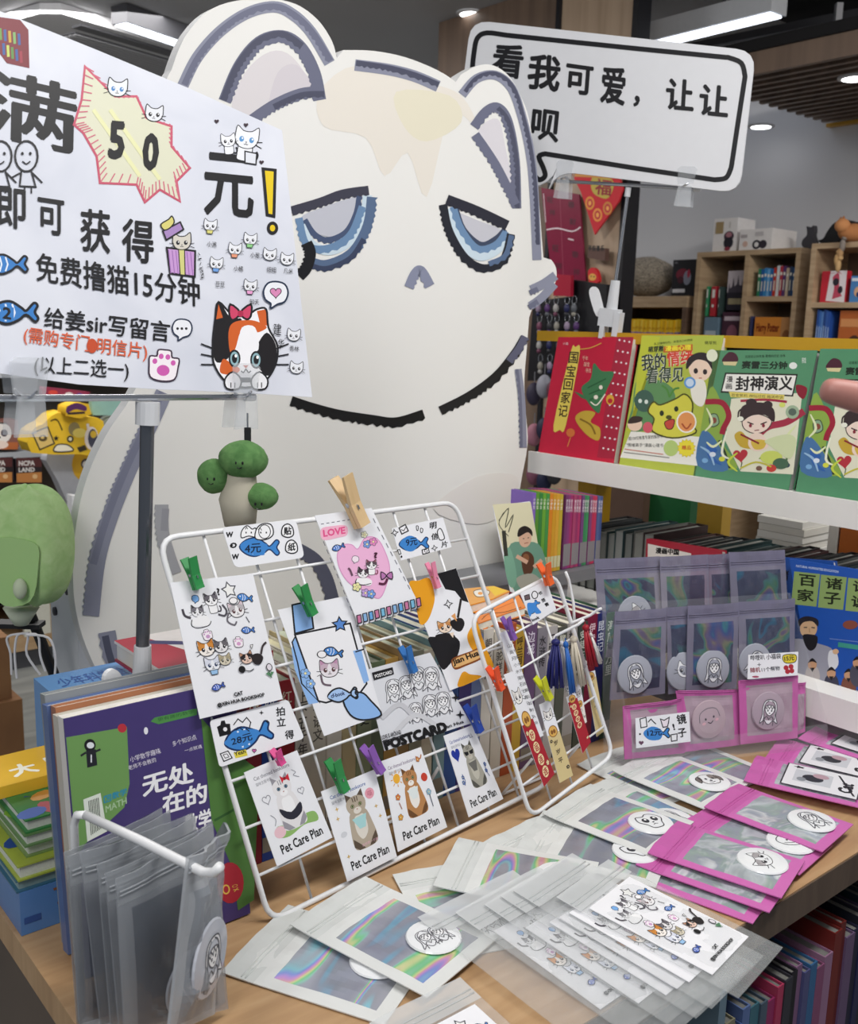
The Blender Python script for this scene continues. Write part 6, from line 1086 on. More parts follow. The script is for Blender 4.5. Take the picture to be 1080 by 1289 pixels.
# ================================================================== ZIP BAGS
def badge_art(c, seed):
    k_ = seed
    if k_ == 4:
        c.out(sm([(-.75, .1), (-.6, .6), (-.2, .5), (.1, .7), (.5, .55), (.75, .1), (.5, -.3), (.3, -.7), (-.3, -.7), (-.5, -.3)], 4, True), '#e4e6ea', .06); c.ell(-.3, .1, .2, .24, '#3a3a40'); c.ell(.3, .1, .2, .24, '#3a3a40'); c.ell(-.26, .18, .07, .08, '#ffffff'); c.ell(.34, .18, .07, .08, '#ffffff'); c.ell(0, -.2, .07, .05, K); c.line([(-.15, -.42), (0, -.36), (.15, -.42)], .05, K); return
    if k_ == 5:
        c.out(sm([(-.6, .1), (-.4, .6), (.4, .6), (.6, .1), (.4, -.5), (-.4, -.5)], 4, True), '#e8e6e4', .05); c.out(sm([(-.55, .5), (-.85, .2), (-.75, -.3), (-.5, .1)], 4, True), '#77706c', .05); c.out(sm([(.55, .5), (.85, .2), (.75, -.3), (.5, .1)], 4, True), '#77706c', .05); c.poly(sm([(.1, .55), (.5, .5), (.5, 0), (.15, .05)], 4, True), '#8d8580'); c.ell(-.22, .08, .08, .1, K); c.ell(.26, .08, .08, .1, K); c.ell(0, -.16, .1, .07, K); c.line(sm([(-.2, -.3), (0, -.38), (.2, -.3)], 4), .05, K); return
    if k_ == 6:
        c.out(sm([(-.8, 0), (-.5, .45), (.2, .5), (.75, .25), (.8, -.15), (.3, -.5), (-.4, -.45)], 4, True), '#e4e6e8', .05, '#55555a'); c.ell(-.25, 0, .06, .06, K); c.ell(.25, .02, .06, .06, K); c.line(sm([(-.5, -.2), (0, -.3), (.5, -.15)], 4), .04, '#55555a'); c.line(sm([(-.3, .5), (0, .75), (.3, .52)], 4), .05, '#55555a'); return
    if k_ == 7:
        c.line(sm([(-.75, 0), (-.6, .55), (0, .75), (.6, .55), (.75, 0)], 5), .05, '#77707a'); c.ell(-.3, .12, .07, .08, '#55505a'); c.ell(.3, .12, .07, .08, '#55505a'); c.ell(-.48, -.12, .14, .09, '#d3a8b4'); c.ell(.48, -.12, .14, .09, '#d3a8b4'); c.line(sm([(-.2, -.1), (0, -.22), (.2, -.1)], 4), .06, '#55505a'); return
    if k_ == 0: d_sketch(c, 0, 0, 1.1, 0, seed, 1, .05)
    elif k_ == 1: d_face(c, 0, 0.05, .55, 0, '#eceef2', None, None, '#3a3a40', lw=.06)
    elif k_ == 2: d_face(c, -0.05, 0, .6, .3, '#eceef0', '#a8a4a6', '#8a8688', '#2a2a2e', lw=.06)
    else: d_sketch(c, -.1, 0, .8, .2, seed, 2, .05)
def add_badge(parent, x, y, z, rad, seed, rot=0.0, tint='#eef0f2', flat=.75):
    q = MB(); q.lathe([(rad * .97, 0), (rad, .0012 * flat), (rad * .96, .003 * flat), (rad * .7, .0044 * flat), (rad * .35, .0052 * flat), (.0005, .0054 * flat)], m(tint, .16, grain=.02), 28)
    a0 = len(q.v); c = Cv(q, lambda a, b: (a * rad * .8, b * rad * .8), 1, .0, 6e-6); badge_art(c, seed)
    for i in range(a0, len(q.v)):
        X, Y, Z_ = q.v[i]; rr_ = min(1, math.hypot(X, Y) / rad); q.v[i] = (X, Y, Z_ + .0056 * flat - .0022 * flat * rr_ ** 2)
    q.build('badge', Matrix.Translation((x, y, z)) @ Matrix.Rotation(rot, 4, 'Z'), parent)
def pouch(name, M_, P, lab, grp, border, window, win, th=.004, zipm=None, seed=0, nx=18, ny=24, badge=None, curl=0.0, cat='zip bag', brad=.0255, sheet=None, bflat=.8, tint='#eef0f2', zip_t=.80):
    """flat zip bag; P(s, t) gives x, y; t = 1 is the zip end"""
    R_ = random.Random(seed); ph = [R_.uniform(0, 6) for _ in range(4)]; zm = zipm or border
    r = root(name, M_, lab, cat, grp)
    def hz(s, t):
        e = min(1, 5 * min(s, 1 - s)) * min(1, 5 * t) * min(1, 6 * abs(t - .86) + .3)
        w_ = .5 * sin(9 * s + ph[0] + 3 * t) + .5 * sin(11 * t + ph[1] - 5 * s) + .35 * sin(23 * s + ph[2] + 17 * t)
        return th * (.35 + e * (.9 + .38 * w_)) + curl * (max(0, t - .75) ** 2 * 6 + .5 * max(0, .2 - s) ** 2 * 8 + .5 * max(0, s - .8) ** 2 * 8 * sin(ph[3]) ** 2)
    def region(s, t):
        if t > zip_t: return 2
        return 1 if window and win[0] < s < win[1] and win[2] < t < win[3] else 0
    body, winm, zp = MB(), MB(), MB()
    for i in range(nx):
        for j in range(ny):
            s0, s1, t0, t1 = i / nx, (i + 1) / nx, j / ny, (j + 1) / ny; k_ = region((s0 + s1) / 2, (t0 + t1) / 2); q = (body, winm, zp)[k_]
            q.add([(*P(s, t), hz(s, t)) for s, t in ((s0, t0), (s1, t0), (s1, t1), (s0, t1))], [(0, 1, 2, 3)], (border, window, zm)[k_])
    N = 14
    edge = [(i / N, 0) for i in range(N)] + [(1, i / N) for i in range(N)] + [(1 - i / N, 1) for i in range(N)] + [(0, 1 - i / N) for i in range(N)]
    top = [(*P(s, t), hz(s, t)) for s, t in edge]; bot = [(*P(s, t), hz(s, t) - .0006 - th * .2) for s, t in edge]; n = len(edge)
    body.add(top + bot, [(i, n + i, n + (i + 1) % n, (i + 1) % n) for i in range(n)], border); body.add(bot, [tuple(range(n))[::-1]], border)
    body.build('pouch_film', None, r, True)
    if winm.v: winm.build('window', None, r, True)
    for t in (zip_t + .05, zip_t + .075):
        zp.tube([(*P(.02 + .96 * i / 8, t), hz(.02 + .96 * i / 8, t) + .0004) for i in range(9)], .0007, zm, 5)
    zp.build('zip_strip', None, r, True)
    if badge: s, t = badge[:2]; add_badge(r, *P(s, t), hz(s, t) * .8 + .0006, brad, (badge + (0,))[2], R_.uniform(-.6, .6) + pi * 0, tint)
    if sheet: sheet(r, hz)
    return r
def lie(TLp, TRp, z, w_, h_, wfix=True):
    a, b = onz(*TLp, z), onz(*TRp, z); x = (b - a); Lw = x.length; x.normalize(); y = Z.cross(x); W_ = w_ or Lw; o = a + x * (W_ / 2) - y * h_
    M_ = Matrix((x, y, Z)).transposed().to_4x4(); M_.translation = o; return M_, (lambda s, t: ((s - .5) * W_, t * h_)), W_
WF = WHITE_FILM()
silver = [((278, 1226), (373, 1131), .8012, .112, .155, (.62, .25, 0), 'silver zip bag nearest the front left, holographic window and line-art badge'), ((365, 1166), (459, 1106), .8085, .106, .158, (.62, .27, 3), 'silver zip bag with a green and yellow sheen, second from the front left'),
          ((494, 1103), (590, 1088), .8012, .098, .145, (.62, .24), 'silver zip bag third from the front left, partly under the next'), ((602, 1066), (645, 1045), .8012, .1, .14, None, 'white zip bag mostly hidden behind the grid rack foot'),
          ((647, 1074), (690, 1014), .8058, .104, .15, (.55, .22, 4), 'silver zip bag with a skull-like badge below the bookmarks'), ((545, 1117), (579, 1053), .8115, .1, .15, (.55, .22), 'silver zip bag lying sideways in the middle of the front row'),
          ((705, 1010), (760, 985), .8018, .104, .15, (.6, .25), 'silver zip bag underneath the pink-sheened bag'), ((683, 1026), (742, 989), .8118, .104, .135, (.6, .24, 4), 'silver zip bag with pink holographic streaks and a big-eyed badge'),
          ((726, 964), (781, 943), .8015, .1, .14, (.6, .25), 'silver zip bag at the back left, under the tilted bag'), ((805, 950), (860, 930), .8015, .1, .14, None, 'silver zip bag at the back right, next to the pink bags'), ((771, 972), (833, 943), .8088, .106, .13, (.6, .24, 5), 'silver zip bag with a dog badge, topmost at the back')]
for i, (a, b, z, w_, h_, bd, lab) in enumerate(silver):
    M_, P, W_ = lie(a, b, z, w_, h_); pouch('silver_zip_bag', M_, P, lab, 'silver holographic zip bags on the table', WF, holo(), (.09, .91, .08, .72), .0022, m('#d5d8d6', .22, grain=.03), i * 3 + 1, badge=bd, curl=.0025)
PK = m('#cf6fb4', .35, grain=.03); PKD = m('#c763aa', .35, grain=.03)
pink = [((780, 1102), (815, 1068), .8012, (.62, .26, 3), 'pink zip bag lowest in the front pink stack'), ((800, 1090), (838, 1052), .8078, (.6, .26), 'pink zip bag second from the bottom in the front pink stack'), ((855, 1042), (898, 1013), .8078, (.62, .24, 6), 'pink zip bag with an oval-faced badge in the middle of the pink stack'),
        ((815, 1075), (854, 1034), .8146, (.62, .25, 2), 'pink zip bag with a cat-eared badge, topmost at the front of the pink stack'), ((886, 1017), (928, 989), .8146, (.62, .25), 'pink zip bag nearest the table edge, topmost of the pink stack'),
        ((1020, 925), (1048, 908), .8012, None, 'pink zip bag lowest at the right edge by the shelf'), ((962, 957), (985, 926), .8062, None, 'pink zip bag in the middle of the right edge group'), ((936, 984), (954, 950), .8118, None, 'pink zip bag with a sticker photo, front of the right edge group'), ((1004, 931), (1032, 914), .8118, None, 'pink zip bag topmost of the right edge group by the white shelf')]
PWIN = ramp_mat('clear_silver_window', [(0, '#9aa5ae'), (.35, '#aeb6bc'), (.45, '#ccd2d8'), (.5, '#a3b4b0'), (.56, '#a4aab8'), (.62, '#dde0e2'), (.7, '#a9b0bc'), (1, '#bcc2c8')], noise_fac(16, 1.0, (1, 1.4, 1), 3, True, .4), .18, .25)
def photo_insert(r, P, hz, sd):
    q = MB(); c = Cv(q, P, 1, .0052, 1e-5); c.poly([(.12, .07), (.88, .07), (.88, .7), (.12, .7)], '#e6e6ea'); c.line([(.12, .07), (.88, .07), (.88, .7), (.12, .7)], .012, '#2a2a2e', True)
    c.poly([(.3, .3), (.72, .3), (.72, .62), (.3, .62)], '#c9ccd2'); c.ell(.5, .46, .12, .09, '#2e3038'); c.ell(.62, .4, .08, .07, '#b89aa4'); c.ell(.4, .55, .07, .04, '#8a8f96'); c.text('Cat', (.25, .12), (.6, .12), (.25, .24), bold=.06); c.line([(.2, .1), (.8, .26)], .02, K); d_star(c, .8, .6, .05, '#2a2a2e', 0, 5, .5, .1)
    q.build('sticker_photo', None, r)
for i, (a, b, z, bd, lab) in enumerate(pink):
    M_, P, W_ = lie(a, b, z, .087, .138)
    pouch('pink_zip_bag', M_, P, lab, 'pink zip bags on the table', PK, PWIN, (.1, .9, .08, .76), .0024, PKD, i * 5 + 2, badge=bd, curl=.0015, brad=.026, sheet=(lambda r, hz, P=P, i=i: photo_insert(r, P, hz, i)) if not bd else None)

# frosted bags of cat sticker sheets
FB = ramp_mat('frosted_film', [(.3, '#cfd3d4'), (.7, '#e6e9ea')], noise_fac(25, 1, (1, 6, 1), 3), .2, alpha=.17)
def sheet_bag(TLp, TRp, z, lab, i, ext=.05, side=.010, left=.0):
    a, b = onz(*TLp, z), onz(*TRp, z); x = (b - a).normalized(); y = Z.cross(x); sw, sh = .074, .123
    h_ = sh + .028 + ext; w_ = sw + 2 * side + left; o = a + x * (sw / 2) - y * (sh + .028)
    M_ = Matrix((x, y, Z)).transposed().to_4x4(); M_.translation = o; M_ = M_ @ Matrix.Rotation(radians(4.2), 4, 'X'); P = lambda s, t: ((s - .5) * w_ - left / 2, t * h_)
    def put(r, hz):
        q = MB(); q.box((-sw / 2, .028, .0008), (sw / 2, .028 + sh, .0014), m('#f2f2f6', .35, grain=.02)); sheet_art(Cv(q, lambda X, Y: ((X / 112 - .5) * sw, .028 + Y / 165 * sh), 1, .00145)); q.build('sticker_sheet', None, r)
    pouch('sticker_bag', M_, P, lab, 'frosted bags of cat sticker sheets', FB, None, None, .0012, m('#dde0e1', .2, alpha=.62, grain=.03), 40 + i, 12, 20, sheet=put, zip_t=.84, cat='sticker bag', curl=.003)
for i, (a, b, z, lab) in enumerate((((505, 1330), (590, 1284), .8012, 'frosted bag at the bottom edge of the photo, cut by the frame'), ((620, 1187), (672, 1158), .8016, 'frosted bag of cat stickers lowest in the fan, nearest the viewer'), ((660, 1183), (710, 1152), .8042, 'frosted bag of cat stickers second from the bottom of the fan'), ((690, 1176), (738, 1144), .8068, 'frosted bag of cat stickers third from the bottom of the fan'),
                               ((702, 1170), (750, 1137), .8094, 'frosted bag of cat stickers third from the top of the fan'), ((715, 1164), (762, 1130), .812, 'frosted bag of cat stickers second from the top of the fan'), ((740, 1158), (788, 1120), .8146, 'frosted bag of cat stickers topmost in the fan, reaching the table edge'))):
    sheet_bag(a, b, z, lab, i, [.03, .055, .055, .055, .055, .055, .03][i], left=[0, .034, .026, .018, .008, .004, 0][i])

# ================================================================== CLEAR STAND OF PURPLE ZIP BAGS
ob = onz(783, 957, .803); BG = fpl(ob.dot(U), ob.dot(W), .803, radians(72), radians(9)); C5 = dict(ox=740, oy=680, sc=3.176)
g5 = lambda pl, x, y: pl.px(740 + x / 3.176, 680 + y / 3.176)
r = root('acrylic_stand', BG.M(), 'clear acrylic stand holding the purple and pink zip bags', 'stand'); ac = CLEAR(); p0 = g5(BG, 125, 870); p1 = g5(BG, 868, 770); ph = g5(BG, 480, 245)[1]
x0, x1 = p0[0] - .004, p1[0]
q = MB(); q.box((x0, .004, -.034), (x1, ph, -.031), ac); q.build('back_plate', None, r); q = MB(); q.box((x0, .0, -.034), (x1, .004, .045), ac); q.build('base_plate', None, r); q = MB(); q.box((x0, .004, .042), (x1, .03, .045), ac); q.build('front_lip', None, r)
for x in (x0, x1): q = MB(); q.prism([(-.034, .004), (.045, .004), (.045, .03), (-.031, ph)], x - .0015, x + .0015, ac); q.v = [(zz_, y, xx_) for xx_, y, zz_ in q.v]; q.build('side_plate', None, r)
PUR = m('#8a879c', .26, alpha=.62, grain=.04); PURZ = m('#7d7a92', .3, alpha=.8, grain=.04)
def hang(Q, off, lab, i, badge=None, col=PUR, win=None, zp=PURZ, grp='purple zip bags on the clear stand', name='purple_zip_bag', pl0=BG, wr=(.1, .9, .08, .78), brad=.026, tint='#a3a6b2', zt=.82, th=.004, C=None):
    pl = pl0.off(off); L4 = [V(g5(pl, *p)) if C is None else V(pl.px(C[0] + p[0] / C[2], C[1] + p[1] / C[2])) for p in Q]; TL, TR, BR, BL = L4; bx = (BL + BR) / 2
    P = lambda s, t: tuple(((BL * (1 - s) + BR * s) * (1 - t) + (TL * (1 - s) + TR * s) * t) - bx)
    return pouch(name, pl.M() @ Matrix.Translation((bx.x, bx.y, 0)), P, lab, grp, col, win or holo_dim(), wr, th, zp, 70 + i, badge=badge, brad=brad, tint=tint, zip_t=zt)
hang([(475, 58), (600, 50), (600, 430), (480, 440)], -.062, 'purple zip bag between the centre and right bags of the back row', 2)
hang([(25, 75), (285, 64), (300, 450), (50, 470)], -.056, 'purple zip bag with a blue sheen at the left of the back row', 0, (.55, .42, 2))
hang([(285, 66), (478, 56), (490, 440), (300, 450)], -.051, 'purple zip bag with a fringed sheen in the centre of the back row', 1)
hang([(562, 48), (785, 38), (802, 400), (578, 420)], -.051, 'purple zip bag at the right of the back row', 3)
hang([(312, 268), (425, 260), (430, 600), (320, 615)], -.020, 'purple zip bag between the left and centre bags of the middle row', 4, (.5, .25, 1))
hang([(108, 285), (312, 270), (306, 612), (85, 640)], -.014, 'purple zip bag with a round badge at the left of the middle row', 5, (.4, .27))
hang([(398, 262), (602, 248), (592, 592), (390, 610)], -.012, 'purple zip bag with a figure badge in the centre of the middle row', 6, (.48, .26))
hang([(600, 246), (826, 232), (822, 565), (602, 582)], -.014, 'purple zip bag at the right of the middle row above the white note', 7, (.25, .28))
PKH = m('#c565a8', .32, alpha=.93, grain=.04); PWH = m('#b9a9b4', .2, alpha=.72, grain=.05)
hang([(800, 574), (868, 568), (866, 765), (800, 790)], .012, 'pink zip bag half hidden at the right end of the front row', 11, None, PKH, PWH, PKH, 'pink zip bags on the clear stand', 'pink_zip_bag', tint='#c9b8c2', zt=.93)
hang([(350, 602), (600, 598), (606, 818), (382, 846)], .018, 'pink zip bag with a smiling face badge in the centre of the front row', 9, (.45, .52, 7), PKH, PWH, PKH, 'pink zip bags on the clear stand', 'pink_zip_bag', tint='#b5a2ab', zt=.93, wr=(.12, .88, .14, .9))
hang([(138, 664), (376, 632), (384, 850), (145, 876)], .024, 'pink zip bag behind the blue fish tag, left of the front row', 8, None, PKH, PWH, PKH, 'pink zip bags on the clear stand', 'pink_zip_bag', zt=.93, wr=(.12, .88, .14, .9))
hang([(600, 562), (838, 540), (836, 790), (608, 816)], .024, 'pink zip bag with a figure badge at the right of the front row', 10, (.45, .5), PKH, PWH, PKH, 'pink zip bags on the clear stand', 'pink_zip_bag', tint='#ac9ca8', zt=.93, wr=(.12, .88, .14, .9))
def amir(c):
    d_fish(c, 272, 772, 48, '#3f86cf', .03, 1, None, .09); c.poly(sm([(222, 770), (255, 745), (295, 760), (290, 795), (245, 798)], 4, True), '#3f86cf'); c.text('12元', (238, 785), (296, 780), h=26, col='#0f1c36', bold=.03)
    c.out([(208, 715), (232, 708), (236, 745), (212, 750)], '#f0f0f4', 4); c.line([(240, 728), (252, 715), (262, 726), (272, 735)], 4, K); c.out([(290, 715), (305, 720), (325, 708), (322, 730), (318, 745), (300, 748)], '#f0e6ee', 4)
    c.text('镜', (358, 738), (396, 732), h=40, bold=.03); c.text('子', (362, 790), (396, 785), h=36, bold=.03); c.text('!', (342, 760), (350, 758), h=26, bold=.04); c.out([(332, 778), (356, 774), (356, 800), (334, 804)], '#f0f0f4', 4); d_heart(c, 213, 810, 10, '#6a4a60'); c.ell(208, 775, 4, 4, K)
card(BG, [(190, 712), (405, 686), (411, 805), (193, 832)], 'price tag with a blue fish on the left pink bag of the clear stand', amir, off=.036, name='price_tag', cat='price tag', **C5)
def anote(c):
    c.text('哔哩叭 小福袋', (650, 482), (772, 474), h=22, col='#3a3a44', bold=.02); c.text('+', (678, 505), (692, 504), h=14, col='#3a3a44'); c.text('随机', (650, 530), (690, 527), h=20, col='#8a2a3a', bold=.03); c.text('11个帮物', (695, 527), (768, 520), h=18, col='#3a3a44', bold=.02)
    c.out(sm([(780, 462), (805, 456), (832, 460), (830, 485), (800, 492), (782, 484)], 3, True), '#e0cc3a', 3); c.text('15元', (786, 484), (826, 480), h=20, bold=.04)
    for X, Y in ((792, 510), (812, 505), (798, 525), (815, 522)): c.ell(X, Y, 10, 10, '#b02a3a')
    c.ell(670, 546, 14, 4, '#b0506a')
card(BG, [(642, 458), (841, 446), (838, 540), (638, 556)], 'white handwritten note with a yellow blot above the right pink bag', anote, off=.0335, name='price_tag', cat='price tag', **C5)

# ================================================================== WHITE PEG HOOK WITH HANGING GREY BAGS (lower left)
hb = onz(103, 1285, .803); ht = Pl(hb, (1, 0, 0), Z).at(110, 1020); pd = azdir(122); pp = azdir(32)
Mh = Matrix((pd, -pd.cross(Z) * -1, Z)).transposed().to_4x4(); Mh = Matrix((pd, Z.cross(pd), Z)).transposed().to_4x4(); Mh.translation = V((hb.x, hb.y, .801)); HZ = ht.z - .801; PL_ = .148
r = root('peg_hook_stand', Mh, 'white wire hook stand with grey zip bags hanging at the lower left', 'stand'); wm = WIRE()
q = MB(); q.tube([(0, 0, .003), (0, 0, HZ - .012), (.004, 0, HZ - .003), (.014, 0, HZ)], .0032, wm, 10); q.build('post', None, r, True)
q = MB(); q.tube([(.014, 0, HZ), (PL_ * .5, 0, HZ - .002), (PL_ - .012, 0, HZ - .006), (PL_ - .002, 0, HZ - .003), (PL_ + .004, 0, HZ + .004)], .0034, wm, 10); q.build('peg', None, r, True)
q = MB(); q.tube([(0, 0, .003), (-.0, .0, .003), (.10, .035, .003), (.17, .02, .003)], .003, wm, 10); q.build('base_wire', None, r, True)
GF = GREYFILM(); GZ = m('#aeb3b9', .22, alpha=.55, grain=.04); GW = m('#6a707a', .16, alpha=.5, grain=.05)
hq = [(.016, [(240, 640), (610, 470), (640, 1180), (290, 1290)], .012), (.030, [(255, 655), (640, 480), (690, 1215), (300, 1310)], .0), (.046, [(300, 640), (725, 490), (760, 1230), (380, 1310)], 0), (.060, [(365, 685), (735, 500), (800, 1230), (420, 1330)], 0), (.074, [(395, 720), (800, 520), (850, 1230), (450, 1330)], 0), (.088, [(435, 740), (802, 530), (860, 1230), (470, 1340)], .3)]
for i, (d_, Q, _) in enumerate(hq):
    pl = Pl(Mh @ V((d_, 0, 0)), pp, Z); pl = Pl(pl.o, pp, Z)
    hang(Q, 0, f'grey zip bag, {nth(i)} from the post on the white hook stand', i + 20, (.62, .24) if i in (3, 5) else None, GF, GW, GZ, 'grey zip bags on the hook stand', 'grey_zip_bag', Pl(pl.o, pp, Z), (.12, .9, .06, .78), .027, '#8d9097', .84, .0035, (0, 860, 3.006))
pl = Pl(Mh @ V((.122, 0, 0)), azdir(13), Z)
tipq = [(700, 660), (842, 525), (800, 1250), (625, 1330)]
hang(tipq, 0, 'crumpled zip bag at the tip of the white hook with a shiny badge', 31, (.55, .36), m('#b4b8bd', .2, alpha=.6, grain=.06), m('#9aa0a8', .2, alpha=.55, grain=.05), GZ, 'grey zip bags on the hook stand', 'grey_zip_bag', pl, (.1, .9, .05, .78), .028, '#b9bcc6', .86, .008, (0, 860, 3.006))
# ================================================================== WHITE BOOK SHELF AT THE RIGHT
SM = Matrix((-W, U, Z)).transposed().to_4x4()          # x = right along the shelf, y = into the shelf
def S(x, y, z): return SM @ Matrix.Translation((x, y, z))
white = m('#f3f1ed', .4, grain=.02); yel = m('#c89a1e', .4, grain=.03)
r = root('book_shelf', S(-.75, 1.25, 0), 'white and yellow book shelf behind the right end of the table', 'shelf')
def sp(n, a, b, mt): q = MB(); o = V((-.75, 1.25, 0)); q.box(tuple(V(a) - o), tuple(V(b) - o), mt); q.build(n, None, r)
sp('plinth', (-1.32, 1.275, 0), (.1, 1.72, .835), m('#7d7c7a', .6)); sp('base_shelf', (-1.32, 1.25, .8355), (.1, 1.74, .876), white)
sp('upper_shelf', (-1.31, 1.346, 1.092), (.1, 1.50, 1.128), white); sp('shelf_lip', (-1.31, 1.34, 1.090), (.1, 1.3455, 1.130), white)
sp('top_rail', (-1.36, 1.40, 1.335), (.1, 1.425, 1.354), yel)
sp('post', (-1.27, 1.44, .8765), (-1.225, 1.485, 1.0915), yel); sp('post', (.03, 1.44, .8765), (.075, 1.485, 1.0915), yel); sp('back_bar', (-1.31, 1.426, 1.1285), (.1, 1.43, 1.3345), m('#5d5048', .6))
# four face-out books
C4b = dict(ox=660, oy=360, sc=2.571)
def fob(Q, th, col, art, lab, page='#d9d4cc', uo=1.352, tilt=10, grp=None, cat='book', name='book', C=(660, 360, 2.571), z=1.1285, dy=0):
    pl = upl(uo, tilt, z); L4 = [V(pl.px(C[0] + x / C[2], C[1] + y / C[2])) for x, y in Q]; TL, TR, BR, BL = L4
    BL = V((BL.x, .0008)); BR = V((BR.x, .0008)); bx = (BL.x + BR.x) / 2; q = MB(); f = lambda p: (p[0] - bx, p[1])
    o4 = [f(BL), f(BR), f(TR), f(TL)]; q.prism(o4, -.0016, 0, m(col, .28)); q.prism(o4, -th, -th + .0016, m(col, .28)); q.prism([o4[0], (o4[0][0] + .0016, o4[0][1]), (o4[3][0] + .0016, o4[3][1]), o4[3]], -th + .0016, -.0016, m(col, .28))
    if art: art(Cv(q, lambda x, y: f(pl.px(C[0] + x / C[2], C[1] + y / C[2])), -1, .0001))
    o = tag(q.build(name, pl.M() @ Matrix.Translation((bx, 0, 0)), base=(0, 0, 0)), lab, cat, grp)
    q = MB(); q.prism([(o4[0][0] + .002, .002), (o4[1][0] - .002, .002), (o4[2][0] - .002, o4[2][1] - .003), (o4[3][0] + .002, o4[3][1] - .003)], -th + .0017, -.0017, m(page, .8, grain=.1, scale=400)); q.build('pages', None, o); return o
def b1(c):
    c.poly([(300, 165), (352, 165), (290, 560), (235, 555)], '#a81e3a')
    for i in range(11):
        for j in range(3): X, Y = 308 + 16 * j - i * 5.2, 175 + i * 35 + j * 3; c.poly([(X - 4, Y), (X, Y - 4), (X + 4, Y), (X, Y + 4)], '#f0e0e4')
    c.poly(sm([(150, 215), (165, 198), (180, 215), (135, 450), (115, 466), (95, 450)], 4, True), '#e6cf5a')
    for i, ch in enumerate('国宝回家记'): c.text(ch, (142 - 8.5 * i, 250 + 43 * i), (172 - 8.5 * i, 252 + 43 * i), (147 - 8.5 * i, 212 + 43 * i), col='#3a2a14', bold=.02)
    c.poly(sm([(185, 330), (215, 300), (225, 250), (250, 275), (290, 280), (270, 330), (250, 380), (240, 412), (205, 375)], 4, True), '#3f7a4e'); c.line([(205, 330), (265, 300)], 4, '#245a34'); c.line([(210, 350), (258, 330)], 4, '#245a34'); c.line([(212, 368), (250, 355)], 4, '#245a34'); c.ell(232, 360, 7, 7, '#f0e8d8'); c.ell(248, 328, 6, 7, '#f0e8d8'); c.line(sm([(215, 375), (235, 385), (262, 350)], 4), 4, '#f0e8d8'); c.poly([(160, 340), (190, 352), (200, 368), (185, 362)], '#3f7a4e')
    c.poly(sm([(165, 430), (190, 405), (230, 410), (215, 440), (245, 460), (240, 500), (200, 480)], 4, True), '#c9a83a'); c.line(sm([(180, 430), (215, 450), (230, 480)], 4), 6, '#8a6a1a'); c.ell(150, 475, 14, 14, '#d8763a'); c.ell(278, 368, 13, 17, '#e0a83a'); c.ell(278, 372, 8, 8, '#b8242c'); c.line([(150, 490), (140, 520)], 3, '#e08a4a')
    for i in range(3): c.text('千年国宝寻找家园'[i * 2:i * 2 + 2], (188 + 5 * i, 240 + 20 * i), (206 + 5 * i, 241 + 20 * i), h=14, col='#f0c8b0')
    c.line(sm([(180, 205), (215, 200), (250, 185)], 4), 3, '#e0a84a'); c.text('小满', (125, 190), (142, 191), h=8, col='#f0d8d8')
fob([(110, 165), (352, 165), (290, 560), (45, 536)], .017, '#c4233f', b1, 'red book with a yellow vertical title pill, leftmost on the white shelf')
def b1b(c): pass
